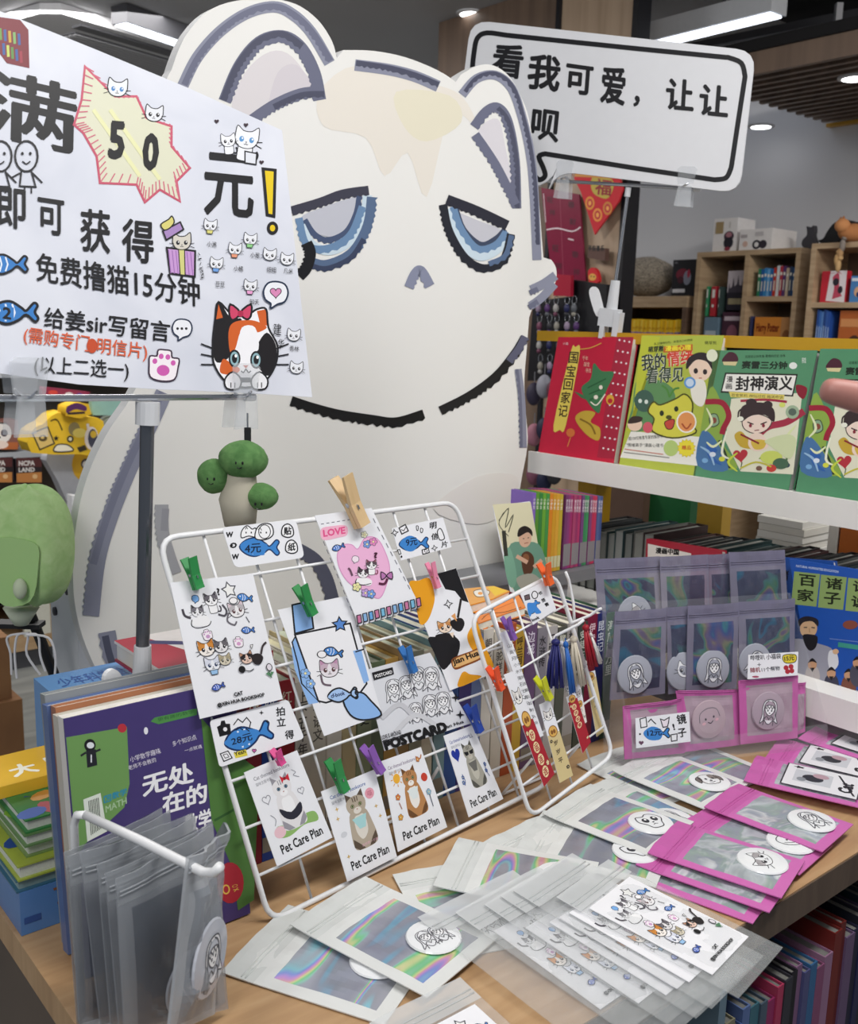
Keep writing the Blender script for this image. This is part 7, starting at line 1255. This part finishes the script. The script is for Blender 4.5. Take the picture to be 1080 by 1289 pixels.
def b2(c):
    c.poly([(345, 470), (588, 490), (560, 582), (310, 555)], '#f0eee6'); c.poly(sm([(372, 300), (480, 330), (470, 440), (340, 470), (350, 390)], 4, True), '#5f8f5a'); c.poly([(380, 160), (440, 165), (330, 470), (345, 470)], '#c2c83a')
    c.text('情绪', (462, 262), (548, 256), (460, 208), col='#ffffff', bold=.05); c.text('我的', (380, 275), (460, 268), (378, 222), col='#f6f6ee', bold=.05); c.text('看得见', (392, 318), (515, 310), (395, 268), col='#f6f6ee', bold=.05)
    c.text('情绪', (462, 262), (548, 256), (460, 208), col='#d8452a', bold=.03); c.text('我的', (380, 275), (460, 268), (378, 222), col='#2e3a2e', bold=.03); c.text('看得见', (392, 318), (515, 310), (395, 268), col='#3a4a3a', bold=.03)
    c.text('萌芽熊', (400, 216), (450, 212), (402, 196), col='#26301e', bold=.05); c.poly([(452, 196), (545, 188), (545, 210), (450, 216)], '#c86a2a'); c.text('漫画心理', (456, 212), (540, 207), (456, 194), col='#f2e23a', bold=.04); c.text('真正懂得你的，读懂自己的情绪', (420, 192), (545, 178), h=8, col='#3a4a1a'); c.text('萌芽熊', (584, 190), (622, 190), h=12, col='#3a4a1a')
    c.ell(570, 265, 38, 44, '#f2d6c0'); c.poly(sm([(525, 270), (530, 235), (565, 215), (600, 225), (608, 270), (590, 245), (555, 240)], 4, True), '#2c2226'); c.ell(555, 275, 7, 9, '#2c2226'); c.ell(585, 278, 7, 9, '#2c2226'); c.line([(565, 298), (575, 298)], 3, '#b85a4a'); c.poly(sm([(540, 310), (580, 305), (590, 350), (575, 390), (545, 370)], 4, True), '#f0ece0'); c.ell(536, 313, 19, 19, '#5f9ad8'); c.ell(536, 313, 13, 13, '#cfe0f4')
    c.ell(388, 372, 32, 36, '#3f5f52'); c.ell(395, 375, 6, 7, '#dfe8df'); c.ell(375, 372, 6, 7, '#dfe8df')
    c.out(sm([(405, 390), (420, 375), (440, 385), (490, 365), (520, 350), (545, 380), (540, 440), (555, 475), (480, 492), (415, 470), (420, 430), (402, 410)], 4, True), '#d8d24a', 5, '#4a4a12'); c.ell(445, 412, 7, 9, '#26301a'); c.ell(492, 398, 7, 9, '#26301a'); c.ell(468, 425, 10, 7, '#4a4a12'); c.out(sm([(455, 440), (485, 432), (480, 460), (462, 462)], 4, True), '#c8483a', 3, '#4a1a12'); c.ell(525, 440, 33, 36, '#f6f2e6'); c.ell(525, 440, 28, 31, '#e89a5a'); c.line(sm([(510, 445), (525, 462), (540, 445)], 4), 5, '#b04a2a'); c.line(sm([(470, 360), (462, 335), (445, 322)], 4), 6, '#4f8a3a'); c.line(sm([(470, 360), (485, 335), (502, 330)], 4), 6, '#4f8a3a')
    c.ell(358, 448, 24, 22, '#f0d0b8'); c.poly(sm([(335, 445), (350, 422), (382, 425), (375, 440)], 3, True), '#3a2a24'); c.ell(400, 458, 16, 18, '#d85a6a')
    c.text('超100位教育专家的推荐书', (338, 500), (448, 492), h=12, col='#26261e'); c.text('"情绪高手"漫画心理书', (330, 520), (450, 522), h=12, col='#26261e'); c.line([(325, 528), (450, 545)], 3, '#c87a6a'); c.line([(322, 538), (470, 556)], 3, '#8a8a84'); c.ell(475, 525, 24, 26, '#b8d07a'); d_star(c, 525, 525, 30, '#eede3a', 0, 14, .8, .04, '#d8c02a'); c.text('赠品', (510, 530), (540, 530), h=14, col='#c8642a', bold=.03); c.ell(608, 225, 18, 20, '#e8ecd0')
fob([(382, 160), (645, 160), (558, 582), (310, 557)], .016, '#b4bf48', b2, 'yellow-green comic book with a bear, second on the white shelf')
def b3(dx):
    def f(c0):
        c = Cv(c0.mb, lambda x, y: c0.mapf(x + dx, y + dx * .06), -1, R=c0.R)
        c.poly(sm([(600, 330), (640, 380), (668, 420), (640, 500), (690, 590), (580, 580), (560, 540)], 4, True), '#8fae4a'); c.poly(sm([(575, 470), (620, 500), (660, 595), (560, 580)], 4, True), '#4a76a8'); c.poly([(670, 365), (900, 345), (870, 610), (700, 600), (650, 500)], '#e6e4cc')
        c.poly([(650, 280), (885, 285), (870, 358), (635, 345)], '#26241e'); c.poly([(654, 285), (880, 290), (866, 353), (640, 340)], '#eeece6'); c.text('封神演义', (682, 340), (868, 338), (685, 292), col='#1e1a1a', bold=.035); c.text('漫', (655, 312), (675, 312), h=20, col='#3a3434', bold=.02); c.text('画', (652, 334), (672, 334), h=18, col='#3a3434', bold=.02)
        c.text('赛雷三分钟', (702, 268), (850, 270), (705, 242), col='#1c2a1e', bold=.045); c.text('这是能让你笑着 看懂的历史 故事', (715, 233), (845, 230), h=9, col='#16301e'); c.text('赛雷', (898, 250), (912, 250), h=18, col='#e8f0e8'); c.ell(870, 258, 13, 11, '#e8ece6'); c.poly(sm([(640, 245), (660, 215), (685, 220), (690, 245)], 4, True), '#4a2230'); c.poly([(642, 245), (690, 245), (684, 258), (646, 256)], '#d8cc9a')
        c.poly([(662, 342), (842, 352), (840, 368), (668, 360)], '#e0d06a'); c.text('百变笑料 神仙过招 趣闻奇谈', (670, 358), (838, 365), h=10, col='#3a2a10')
        c.line(sm([(585, 375), (640, 378), (662, 420), (645, 460), (640, 480)], 5), 18, '#a02038'); c.line(sm([(905, 405), (850, 440), (790, 455), (760, 480)], 5), 22, '#a83048'); c.line(sm([(850, 375), (780, 368), (700, 372)], 5), 8, '#a83048'); c.poly(sm([(880, 320), (915, 330), (905, 365), (885, 352)], 4, True), '#8a1e30')
        c.out(sm([(705, 440), (715, 465), (750, 478), (785, 465), (800, 435), (760, 415), (720, 418)], 4, True), '#f2dccd', 3, '#3a2a2a'); c.poly(sm([(700, 440), (702, 395), (730, 380), (775, 378), (808, 400), (808, 440), (780, 418), (735, 420)], 4, True), '#3a2c2e'); c.ell(735, 378, 18, 14, '#3a2c2e'); c.ell(788, 385, 16, 13, '#3a2c2e'); c.line(sm([(710, 395), (695, 405), (692, 425)], 3), 5, '#3a2c2e'); c.line([(722, 440), (742, 448)], 4, '#3a1a1a'); c.line([(785, 440), (765, 448)], 4, '#3a1a1a'); c.ell(732, 452, 5, 6, '#8a2a3a'); c.ell(774, 452, 5, 6, '#8a2a3a'); c.line([(745, 468), (760, 466)], 3, '#8a3a3a')
        c.poly(sm([(700, 470), (680, 485), (700, 520), (740, 525), (720, 490)], 4, True), '#c9a83a'); c.poly(sm([(735, 480), (770, 480), (790, 520), (750, 535), (725, 515)], 4, True), '#f0d8c8'); c.poly(sm([(735, 500), (780, 500), (775, 525), (745, 528)], 4, True), '#d8b84a'); c.line([(700, 480), (760, 510)], 6, '#8a2030')
        d_heart(c, 700, 548, 24, '#b8323e', .1); c.line([(705, 570), (700, 595)], 3, '#3a5a3a'); c.out(sm([(600, 420), (622, 415), (630, 445), (605, 455)], 3, True), '#8fae8a', 3, '#3a4a3a'); c.ell(614, 435, 9, 10, '#8a4a3a'); c.poly(sm([(590, 510), (625, 530), (610, 550), (640, 580), (600, 560)], 4, True), '#2f62b0'); c.line(sm([(630, 500), (650, 540), (665, 590)], 4), 7, '#26362a')
        for P_, cl in (([(590, 395), (608, 440), (585, 470)], '#e6ecc0'), ([(640, 500), (612, 520), (590, 505)], '#e6ecc0'), ([(655, 470), (640, 540), (665, 560)], '#f0f2da'), ([(570, 520), (600, 540), (615, 580)], '#9cc0e0'), ([(690, 540), (660, 570), (690, 600)], '#c9d84a'), ([(880, 450), (850, 490), (868, 520)], '#dfe8b0'), ([(760, 560), (790, 540), (830, 550)], '#8fae4a'), ([(820, 520), (850, 540), (845, 580)], '#5a7a4a')): c.line(sm(P_, 4), 8, cl, taper=True)
        for X_, Y_, cl in ((640, 560, '#d8dc4a'), (610, 545, '#dfe8f4'), (585, 565, '#7fb0dc'), (760, 590, '#7a5a4a'), (850, 580, '#3a4a5a'), (780, 560, '#4a5a3a'), (700, 430, '#f0f0e0'), (835, 385, '#d8e070')): c.ell(X_, Y_, 10, 8, cl)
        c.ell(868, 408, 22, 22, '#a3b89a'); c.ell(868, 408, 13, 12, '#5a6a5e'); c.ell(800, 555, 36, 22, '#cdd86a'); c.ell(830, 575, 26, 18, '#4a6a52'); c.poly(sm([(780, 500), (850, 480), (880, 500), (860, 560), (800, 520)], 4, True), '#d3dcae'); c.ell(800, 590, 16, 12, '#c8423a'); c.line(sm([(700, 590), (750, 570), (800, 585)], 4), 5, '#c9c23a')
    return f
fob([(612, 208), (948, 208), (862, 617), (553, 580)], .018, '#55906a', b3(0), 'green comic book with an angry child hero, third on the white shelf', '#a9aaa8')
fob([(958, 203), (1290, 205), (1195, 655), (886, 620)], .018, '#55906a', b3(336), 'green comic book half cut by the right photo edge, under the pointing finger', '#a9aaa8')
# grey fore-edge books on the base shelf
R = random.Random(33); x = -1.245; i = 0
while x < -.50 and i < 36:
    th = R.uniform(.014, .024); h = .115 + R.uniform(-.004, .006) + (.01 if 4 < i < 9 else 0) + .022 * max(0, (x + 1.2) / .7)
    spine_book(S(x, 1.40 + R.uniform(0, .006), .8765), th, .16, h, ['#2a2a2c', '#3a3c3e', '#1e1e20', '#5a5c5a', '#24393a', '#33484a', '#2f3a3a', '#6a6a66', '#3a2c2c', '#262626', '#4a3434'][i % 11], f'book with grey page edges, {nth(i)} from left in the row under the white shelf', 'grey books in the row under the white shelf', fore=True, page=['#8b8d88', '#969894', '#7d807c', '#8f908a'][i % 4]); x += th + .0008; i += 1
def redb(c): c.poly([(10, 90), (245, 115), (240, 40), (20, 20)], '#a82a3c'); c.poly([(8, 50), (140, 45), (150, 300), (20, 290)], '#e8e2dc'); c.text('漫画', (40, 70), (90, 66), h=24, col='#1a1a1e', bold=.06)
fob([(395, 252), (640, 292), (630, 520), (385, 500)], .014, '#a8283c', lambda c: (c.poly([(400, 268), (540, 300), (530, 500), (395, 500)], '#e8e2dc'), c.text('漫画中国', (424, 300), (500, 306), h=20, col='#1a1a1e', bold=.06)), 'red and white book peeking over the purple bags', uo=1.345, tilt=4, C=(660, 580, 2.571), z=.8765)
# blue books on the base shelf
def sage(c):
    c.text('NATURAL HUMANITIES EDUCATION', (285, 155), (530, 190), h=14, col='#c9d8f0', bold=.02)
    for X0, X1, a, b in ((275, 425, '百', '家'), (430, 580, '诸', '子'), (588, 740, '语', '说')):
        dy = (X0 - 275) * .12; c.poly([(X0, 180 + dy), (X1, 196 + dy), (X1 - 22, 385 + dy), (X0 - 18, 370 + dy)], '#8fa866'); c.text(a, (X0 + 25, 262 + dy), (X1 - 28, 272 + dy), (X0 + 28, 195 + dy), col='#1a2210', bold=.03); c.text(b, (X0 + 15, 350 + dy), (X1 - 38, 358 + dy), (X0 + 18, 280 + dy), col='#1a2210', bold=.03)
    c.poly(sm([(255, 600), (300, 570), (420, 600), (500, 640), (480, 760), (430, 850), (330, 820), (280, 740)], 4, True), '#9a9aa8'); c.ell(358, 510, 50, 58, '#d6b08a', .1); c.poly(sm([(305, 500), (300, 460), (350, 440), (410, 458), (412, 500), (380, 470), (330, 475)], 4, True), '#26222a'); c.poly(sm([(325, 550), (370, 545), (410, 560), (400, 620), (365, 640), (335, 600)], 4, True), '#1e1c22'); c.line([(330, 505), (350, 505)], 6, '#26222a'); c.line([(375, 505), (395, 508)], 6, '#26222a'); c.line([(362, 510), (365, 535)], 5, '#b8906a'); c.line([(345, 550), (390, 552)], 7, '#26222a')
    c.poly(sm([(480, 640), (520, 650), (530, 720), (490, 760), (470, 700)], 4, True), '#dfe0e6'); c.ell(515, 645, 18, 16, '#d6b08a')
    for X, Y, col in ((380, 730, '#b8b0b0'), (490, 780, '#3a3a4e'), (590, 790, '#7a4a3a'), (640, 720, '#4a4a5a')): c.ell(X, Y + 60, 44, 70, col); c.ell(X, Y - 10, 26, 30, '#c89a78'); c.poly(sm([(X - 26, Y - 20), (X, Y - 48), (X + 26, Y - 20), (X, Y - 28)], 3, True), '#1e1a1e'); c.poly([(X - 14, Y + 8), (X + 14, Y + 8), (X, Y + 34)], '#1e1a1e')
    c.ell(600, 490, 44, 26, '#8a4a3a'); c.poly([(530, 590), (660, 610), (655, 635), (528, 618)], '#3f9a8a'); c.line([(480, 570), (660, 590)], 4, '#7a94d0')
fob([(245, 108), (760, 190), (830, 930), (352, 862)], .012, '#2456b0', sage, 'blue book with green title panels and a bearded scholar, right of the purple bags', uo=1.297, tilt=7, C=(940, 680, 4.6), z=.8765)
fob([(200, 98), (500, 120), (560, 880), (290, 850)], .012, '#234f9e', lambda c: (c.text('诸', (196, 230), (238, 235), h=60, col='#0e1a30', bold=.04), c.text('子', (196, 305), (232, 308), h=55, col='#0e1a30', bold=.04)), 'blue book standing just behind the scholar book', uo=1.315, tilt=7, C=(940, 680, 4.6), z=.8765)
# things seen through the open shelf
def fx(n, Q, dep, uo, col, lab, cat, z0=.8765, art=None):
    pl = upl(uo); a = pl.px(*Q[0]); b = pl.px(*Q[1]); q = MB(); q.box((-(b[0] - a[0]) / 2, 0, -dep), ((b[0] - a[0]) / 2, a[1] - z0, 0), m(col, .5))
    if art: art(Cv(q, lambda x, y: (lambda t: (t[0] - (a[0] + b[0]) / 2, t[1] - z0))(pl.px(x, y)), -1, .0002))
    return tag(q.build(n, pl.M() @ Matrix.Translation(((a[0] + b[0]) / 2, z0, 0)), base=(0, 0, 0)), lab, cat)
fx('album', ((747, 604), (812, 604)), .02, 1.60, '#6d5548', 'brown framed album seen through the shelf above the grey books', 'book')
fx('folder', ((818, 600), (872, 600)), .03, 1.62, '#1f6a3a', 'dark green folder seen through the open shelf', 'folder')
fx('folder', ((880, 612), (912, 612)), .03, 1.61, '#a8862e', 'mustard folder seen through the open shelf', 'folder')
for k in range(7):
    pl = upl(1.60); p = pl.at(970, 700); q = MB(); q.box((-.045, 0, 0), (.045, .1, .0125), m(['#d8d6d0', '#cfccc4'][k % 2], .7)); tag(q.build('paper_pad', S(p.dot(-W) + .002 * (k % 3), 1.62, .94 + k * .0132), base=(0, 0, 0)), f'white paper pad, {nth(k)} from the bottom of the stack seen through the shelf', 'paper pad', 'white paper pads seen through the shelf')
q = MB(); q.box((-.05, 0, 0), (.05, .105, .063), m('#9a8f84', .6)); p = upl(1.60).at(970, 700); tag(q.build('carton', S(p.dot(-W), 1.615, .8765), base=(0, 0, 0)), 'pale carton carrying the white paper pads behind the shelf', 'box')
fx('book', ((1046, 640), (1058, 640)), .1, 1.6, '#d8d4cc', 'thin white book upright behind the shelf at the right edge', 'book')
fx('box', ((1060, 650), (1110, 650)), .1, 1.6, '#b8642a', 'orange-brown box behind the shelf at the right edge', 'box')
# soft dark hanging goods left of the shelf
R = random.Random(8)
for i in range(9):
    px_, py_ = 672 + (i % 3) * 13, 600 - (i // 3) * 55 + R.uniform(-6, 6); pl = PC.off(.20 + .01 * (i % 3)); p = pl.at(px_, py_); cc_ = ['#7a4a5e', '#1c1f3e', '#2a2a30', '#a06a7a', '#23233a', '#4a4a56', '#302a3e', '#8a8a94', '#5a2a3a'][i]
    r = root('trinket_pouch', Matrix.Translation(p), f'{"mauve navy black pink indigo grey violet silver wine".split()[i]} trinket pouch hanging behind the cat, left of the red book', 'pouch', 'trinket pouches hanging behind the cat'); q = MB(); q.blob((0, 0, 0), (.03, .02, .045), m(cc_, .6), 14, 10); q.build('pouch_body', None, r, True); q = MB(); q.tube([(0, 0, .04), (0, 0, .085)], .002, m('#6a6a70', .5), 6); q.build('cord', None, r)

# ================================================================== SHOP CORNER AT THE FAR LEFT
PL3 = vpl(3.84); C7 = (0, 480, 3.0)
def lx(x, y, pl=PL3): return pl.px(x / 3.0, 480 + y / 3.0)
def ldev(n, X0, Y0, X1, Y1, dep, col, lab, cat, art=None, off=0.0, grp=None, pl=None):
    pl = pl or PL3; a = lx(X0, Y1, pl); b = lx(X1, Y0, pl); q = MB(); q.box((-(b[0] - a[0]) / 2, 0, -dep), ((b[0] - a[0]) / 2, b[1] - a[1], 0), m(col, .5))
    if art: art(Cv(q, lambda x, y: (lambda t: (t[0] - (a[0] + b[0]) / 2, t[1] - a[1]))(lx(x, y, pl)), -1, .0004, 4e-5))
    return tag(q.build(n, pl.M() @ Matrix.Translation(((a[0] + b[0]) / 2, a[1], off)), base=(0, 0, 0)), lab, cat, grp)
oakl = wood('cabinet_oak', '#9a7d5c', '#b0926e', '#bfa27e', (1, 6, 1))
ca, cb = lx(-420, 1085), lx(700, 850); r = root('display_cabinet', PL3.M(), 'oak display cabinet with a white door behind the cabbage plush', 'cabinet')
def cp(n, a, b, mt): q = MB(); q.box(a, b, mt); q.build(n, None, r)
zT = lx(60, 820)[1]; d0, d1 = lx(95, 1000)[0], lx(195, 1000)[0]
cp('plinth', (ca[0], 0, -.5), (cb[0], .075, -.02), m('#4a4b50', .6)); cp('base_board', (ca[0], .0755, -.5), (cb[0], .13, 0), oakl); cp('door', (d0, .1305, -.02), (d1, zT, .0), m('#d4d3c6', .5)); cp('divider', (d1 + .001, .1305, -.5), (d1 + .06, zT, .0), oakl)
cp('back_panel', (ca[0], .1305, -.52), (cb[0], 2.3, -.501), m('#4d463f', .7)); cp('inner_shelf', (d1 + .061, .24, -.5), (cb[0], .27, -.02), m('#b9b7b2', .5)); cp('top_board', (ca[0], zT + .0005, -.5), (cb[0], zT + .03, .0), oakl)
for Y in (292, -20): z = lx(60, Y)[1]; cp('wall_shelf', (ca[0], z - .012, -.5), (cb[0], z + .012, -.1), m('#aeb2b8', .4))
def toy(c): c.ell(30, 205, 46, 42, '#ece6e0'); c.ell(12, 205, 13, 14, '#4a4048'); c.ell(48, 205, 13, 14, '#4a4048'); c.ell(30, 222, 4, 4, '#2a242a'); c.poly([(0, 240), (100, 240), (100, 268), (0, 268)], '#b8683a'); c.ell(30, 250, 34, 16, '#ecd8cc'); c.line([(5, 165), (60, 168)], 5, K)
ldev('toy_box', -60, 155, 100, 268, .1, '#8a5a50', 'blind box with a white skull-eyed toy printed on it, far left shelf', 'box', toy, -.1)
def lbl(x): return lambda c: (c.poly([(x, 300), (x + 96, 300), (x + 96, 335), (x, 335)], '#5a3030'), c.text('NCPA', (x + 8, 332), (x + 70, 330), h=20, col='#e8e4e0', bold=.05), c.text('LAND', (x + 8, 356), (x + 70, 354), h=18, col='#e8e4e0', bold=.05), c.poly([(x, 360), (x + 96, 355), (x + 96, 395), (x, 395)], '#c8864a'), c.ell(x + 70, 372, 10, 9, '#e8c08a'))
ldev('toy_box', -20, 296, 82, 392, .1, '#2a2226', 'dark toy box with white lettering, left of two on the lower shelf', 'box', lbl(-18), -.1); ldev('toy_box', 94, 296, 190, 392, .1, '#2a2226', 'dark toy box with white lettering, right of two on the lower shelf', 'box', lbl(95), -.1)
PB = vpl(3.45)
def soft(n, pts, th, col, lab, cat, art=None, pl=PB, off=0.0):
    P = [lx(x, y, pl) for x, y in pts]; bx = sum(p[0] for p in P) / len(P); by = min(p[1] for p in P); q = MB(); q.prism([(x - bx, y - by) for x, y in P], -th, 0, m(col, .7, grain=.1, scale=30))
    if art: art(Cv(q, lambda x, y: (lambda t: (t[0] - bx, t[1] - by))(lx(x, y, pl)), -1, .0005, 5e-5))
    o = q.build(n, pl.M() @ Matrix.Translation((bx, by, off)), base=(0, 0, 0)); bv = o.modifiers.new('soft', 'BEVEL'); bv.width = min(.012, th * .35); bv.segments = 3; bv.limit_method = 'ANGLE'; bv.angle_limit = 1.0; return tag(o, lab, cat)
def ybag(c):
    c.out([(122, 195), (180, 172), (205, 235), (150, 258)], '#e0c070', 5); c.ell(162, 215, 16, 12, '#5a4a2a'); c.ell(160, 212, 7, 5, '#e0c070'); c.line(sm([(190, 150), (215, 145), (235, 185)], 4), 5, '#4a3a12'); d_star(c, 212, 215, 10, '#26221a'); c.ell(265, 218, 13, 13, '#26221a'); c.ell(265, 218, 7, 7, '#e8e0c0'); c.out(sm([(205, 265), (215, 240), (255, 240), (275, 262)], 4, True), '#f0e8d0', 5); c.poly([(290, 250), (320, 240), (330, 258), (300, 268)], '#3a3020'); c.ell(280, 180, 22, 26, '#9a8a5a'); c.ell(300, 195, 26, 18, '#f0d86a'); c.line([(330, 160), (345, 240)], 10, '#f0e4dc'); c.ell(345, 215, 26, 44, '#f0e4dc'); c.ell(350, 215, 18, 36, '#4a4a5a'); c.ell(352, 200, 12, 14, '#e0b83a')
soft('gift_bag', sm([(118, 270), (115, 190), (165, 160), (195, 130), (240, 115), (300, 130), (345, 135), (390, 150), (395, 220), (400, 285), (300, 275)], 2, True), .10, '#e6bc2a', 'yellow patterned pouch hanging on the far left wall display', 'bag', ybag)
soft('gift_bag', [(248, 130), (250, 95), (285, 80), (335, 85), (345, 125), (300, 140)], .08, '#e2b422', 'small yellow bag with a dark purple mouth above the yellow pouch', 'bag', lambda c: (c.poly(sm([(252, 120), (255, 95), (290, 82), (325, 95), (322, 112), (285, 105)], 4, True), '#5a2a5e'), c.line([(255, 122), (320, 118)], 8, '#2a1a2a')), vpl(3.40))
soft('sock', sm([(178, 275), (360, 270), (350, 360), (330, 440), (300, 520), (262, 470), (215, 370)], 3, True), .06, '#b9bcc4', 'large grey felt stocking with a yellow round patch on the far left', 'stocking', lambda c: (c.ell(315, 315, 44, 60, '#e0b02a'), c.ell(325, 312, 20, 20, '#3a3a40'), c.ell(325, 314, 14, 14, '#e8e6e0'), c.poly([(290, 415), (300, 430), (310, 410), (320, 430), (332, 412), (334, 440), (288, 440)], '#26262a')), vpl(3.62))
soft('paper_tag', [(272, 432), (336, 438), (330, 560), (276, 560)], .05, '#dfe0e2', 'white paper tag with a small dark letter beside the big cat edge', 'tag', lambda c: c.text('T', (300, 495), (318, 495), h=22, col='#4a4a50'), vpl(3.35))
soft('towel', [(345, 60), (560, 60), (560, 130), (350, 128)], .03, '#8fb8ae', 'pale teal folded towel high on the far left display', 'towel', None, vpl(3.5))
soft('cloth_bundle', [(160, 20), (340, 40), (330, 75), (160, 60)], .03, '#8a2a4a', 'dark red and purple cloth bundle high on the far left display', 'cloth', lambda c: (c.ell(200, 42, 18, 9, '#c8423a'), c.ell(260, 50, 16, 9, '#d8d4dc'), c.ell(300, 52, 12, 8, '#6a4a9a')), vpl(3.55))
soft('plush_bag', sm([(392, 150), (450, 140), (452, 230), (425, 260), (395, 240)], 3, True), .05, '#8d9488', 'grey-green plush purse behind the chrome pole', 'bag', lambda c: c.ell(424, 205, 18, 26, '#a9b4a0'), vpl(3.5))
# cardboard cartons at the far left
cbm = ramp_mat('cardboard', [(.3, '#7a5536'), (.7, '#8f6742')], noise_fac(6, .4, (1, 8, 1)), .8)
def carton(u0, v0, z0, du, dv, dz, lab):
    M_ = TM @ Matrix.Translation((u0, v0, z0)); r = root('cardboard_carton', M_, lab, 'carton'); q = MB(); q.box((0, 0, 0), (du, dv, dz), cbm); q.build('box_body', None, r); q = MB(); q.box((-.0005, dv * .45, dz * .75), (du + .0005, dv * .55, dz + .0006), m('#b09468', .4)); q.build('packing_tape', None, r)
carton(.40, 2.6, 0, .39, .4, .356, 'brown cardboard carton on the floor at the far left, lower of two'); carton(.38, 2.62, .3568, .39, .36, .17, 'brown cardboard carton stacked on the other at the far left')

# ================================================================== POINTING HAND AT THE RIGHT EDGE
HB = CAM + ray(1190, 520) * .60
r = root('person', Matrix.Translation(HB), 'hand of a person pointing a finger at the green comic from the right edge', 'person')
me = bpy.data.meshes.new('hand'); ho = bpy.data.objects.new('hand', me); COL.objects.link(ho); ho.parent = r
k = .60 / 1250; hv = []; he = []; hr = []
def hp(x, y, d, rad): hv.append(CR * ((x - 1190) * k) - CU * ((y - 520) * k) + FW * d); hr.append(rad); return len(hv) - 1
def chain(pts, start):
    p = start
    for q_ in pts: i_ = hp(*q_); he.append((p, i_)); p = i_
wrist = hp(1330, 600, .02, .026); palm = hp(1245, 575, .008, .024); he.append((wrist, palm)); arm = hp(1480, 680, .04, .032); he.append((wrist, arm))
kn = hp(1185, 535, .0, .014); he.append((palm, kn)); chain([(1135, 516, -.004, .0112), (1085, 503, -.004, .0104), (1044, 493, -.003, .0088), (1030, 489, -.003, .0062)], kn)
kn = hp(1190, 570, .012, .013); he.append((palm, kn)); chain([(1145, 590, .014, .0095), (1135, 625, .016, .0085), (1165, 645, .018, .0075)], kn)
kn = hp(1205, 605, .022, .012); he.append((palm, kn)); chain([(1165, 625, .026, .009), (1160, 655, .028, .008), (1190, 668, .03, .007)], kn)
kn = hp(1225, 635, .03, .011); he.append((palm, kn)); chain([(1195, 655, .034, .008), (1195, 680, .036, .0075), (1220, 690, .036, .0065)], kn)
kn = hp(1240, 560, -.022, .014); he.append((palm, kn)); chain([(1195, 580, -.034, .011), (1160, 600, -.03, .0095), (1135, 605, -.022, .008)], kn)
me.from_pydata(hv, he, []); sk = ho.modifiers.new('Skin', 'SKIN'); sk.use_smooth_shade = True
for v_, rd in zip(me.skin_vertices[0].data, hr): v_.radius = (rd, rd)
me.skin_vertices[0].data[wrist].use_root = True
sb_ = ho.modifiers.new('Subdivision', 'SUBSURF'); sb_.levels = 2; sb_.render_levels = 2
me.materials.append(m('#b07a70', .5, grain=.06, scale=200))
q = MB(); q.blob((0, 0, 0), (.0042, .0012, .0036), m('#dba79a', .3), 10, 6); q.build('fingernail', Matrix.Translation(hv[8] - FW * .0078 + CU * .001), r, True)

q = MB(); sl = [CR * ((x - 1190) * k) - CU * ((y - 520) * k) + FW * d for x, y, d in ((1420, 648, .034), (1480, 680, .04), (1640, 770, .06), (1900, 930, .09), (2100, 1080, .11))]
q.tube(sl, [.040, .043, .048, .056, .060], m('#2f3340', .8, grain=.1), 20); q.build('sleeve', None, r, True)
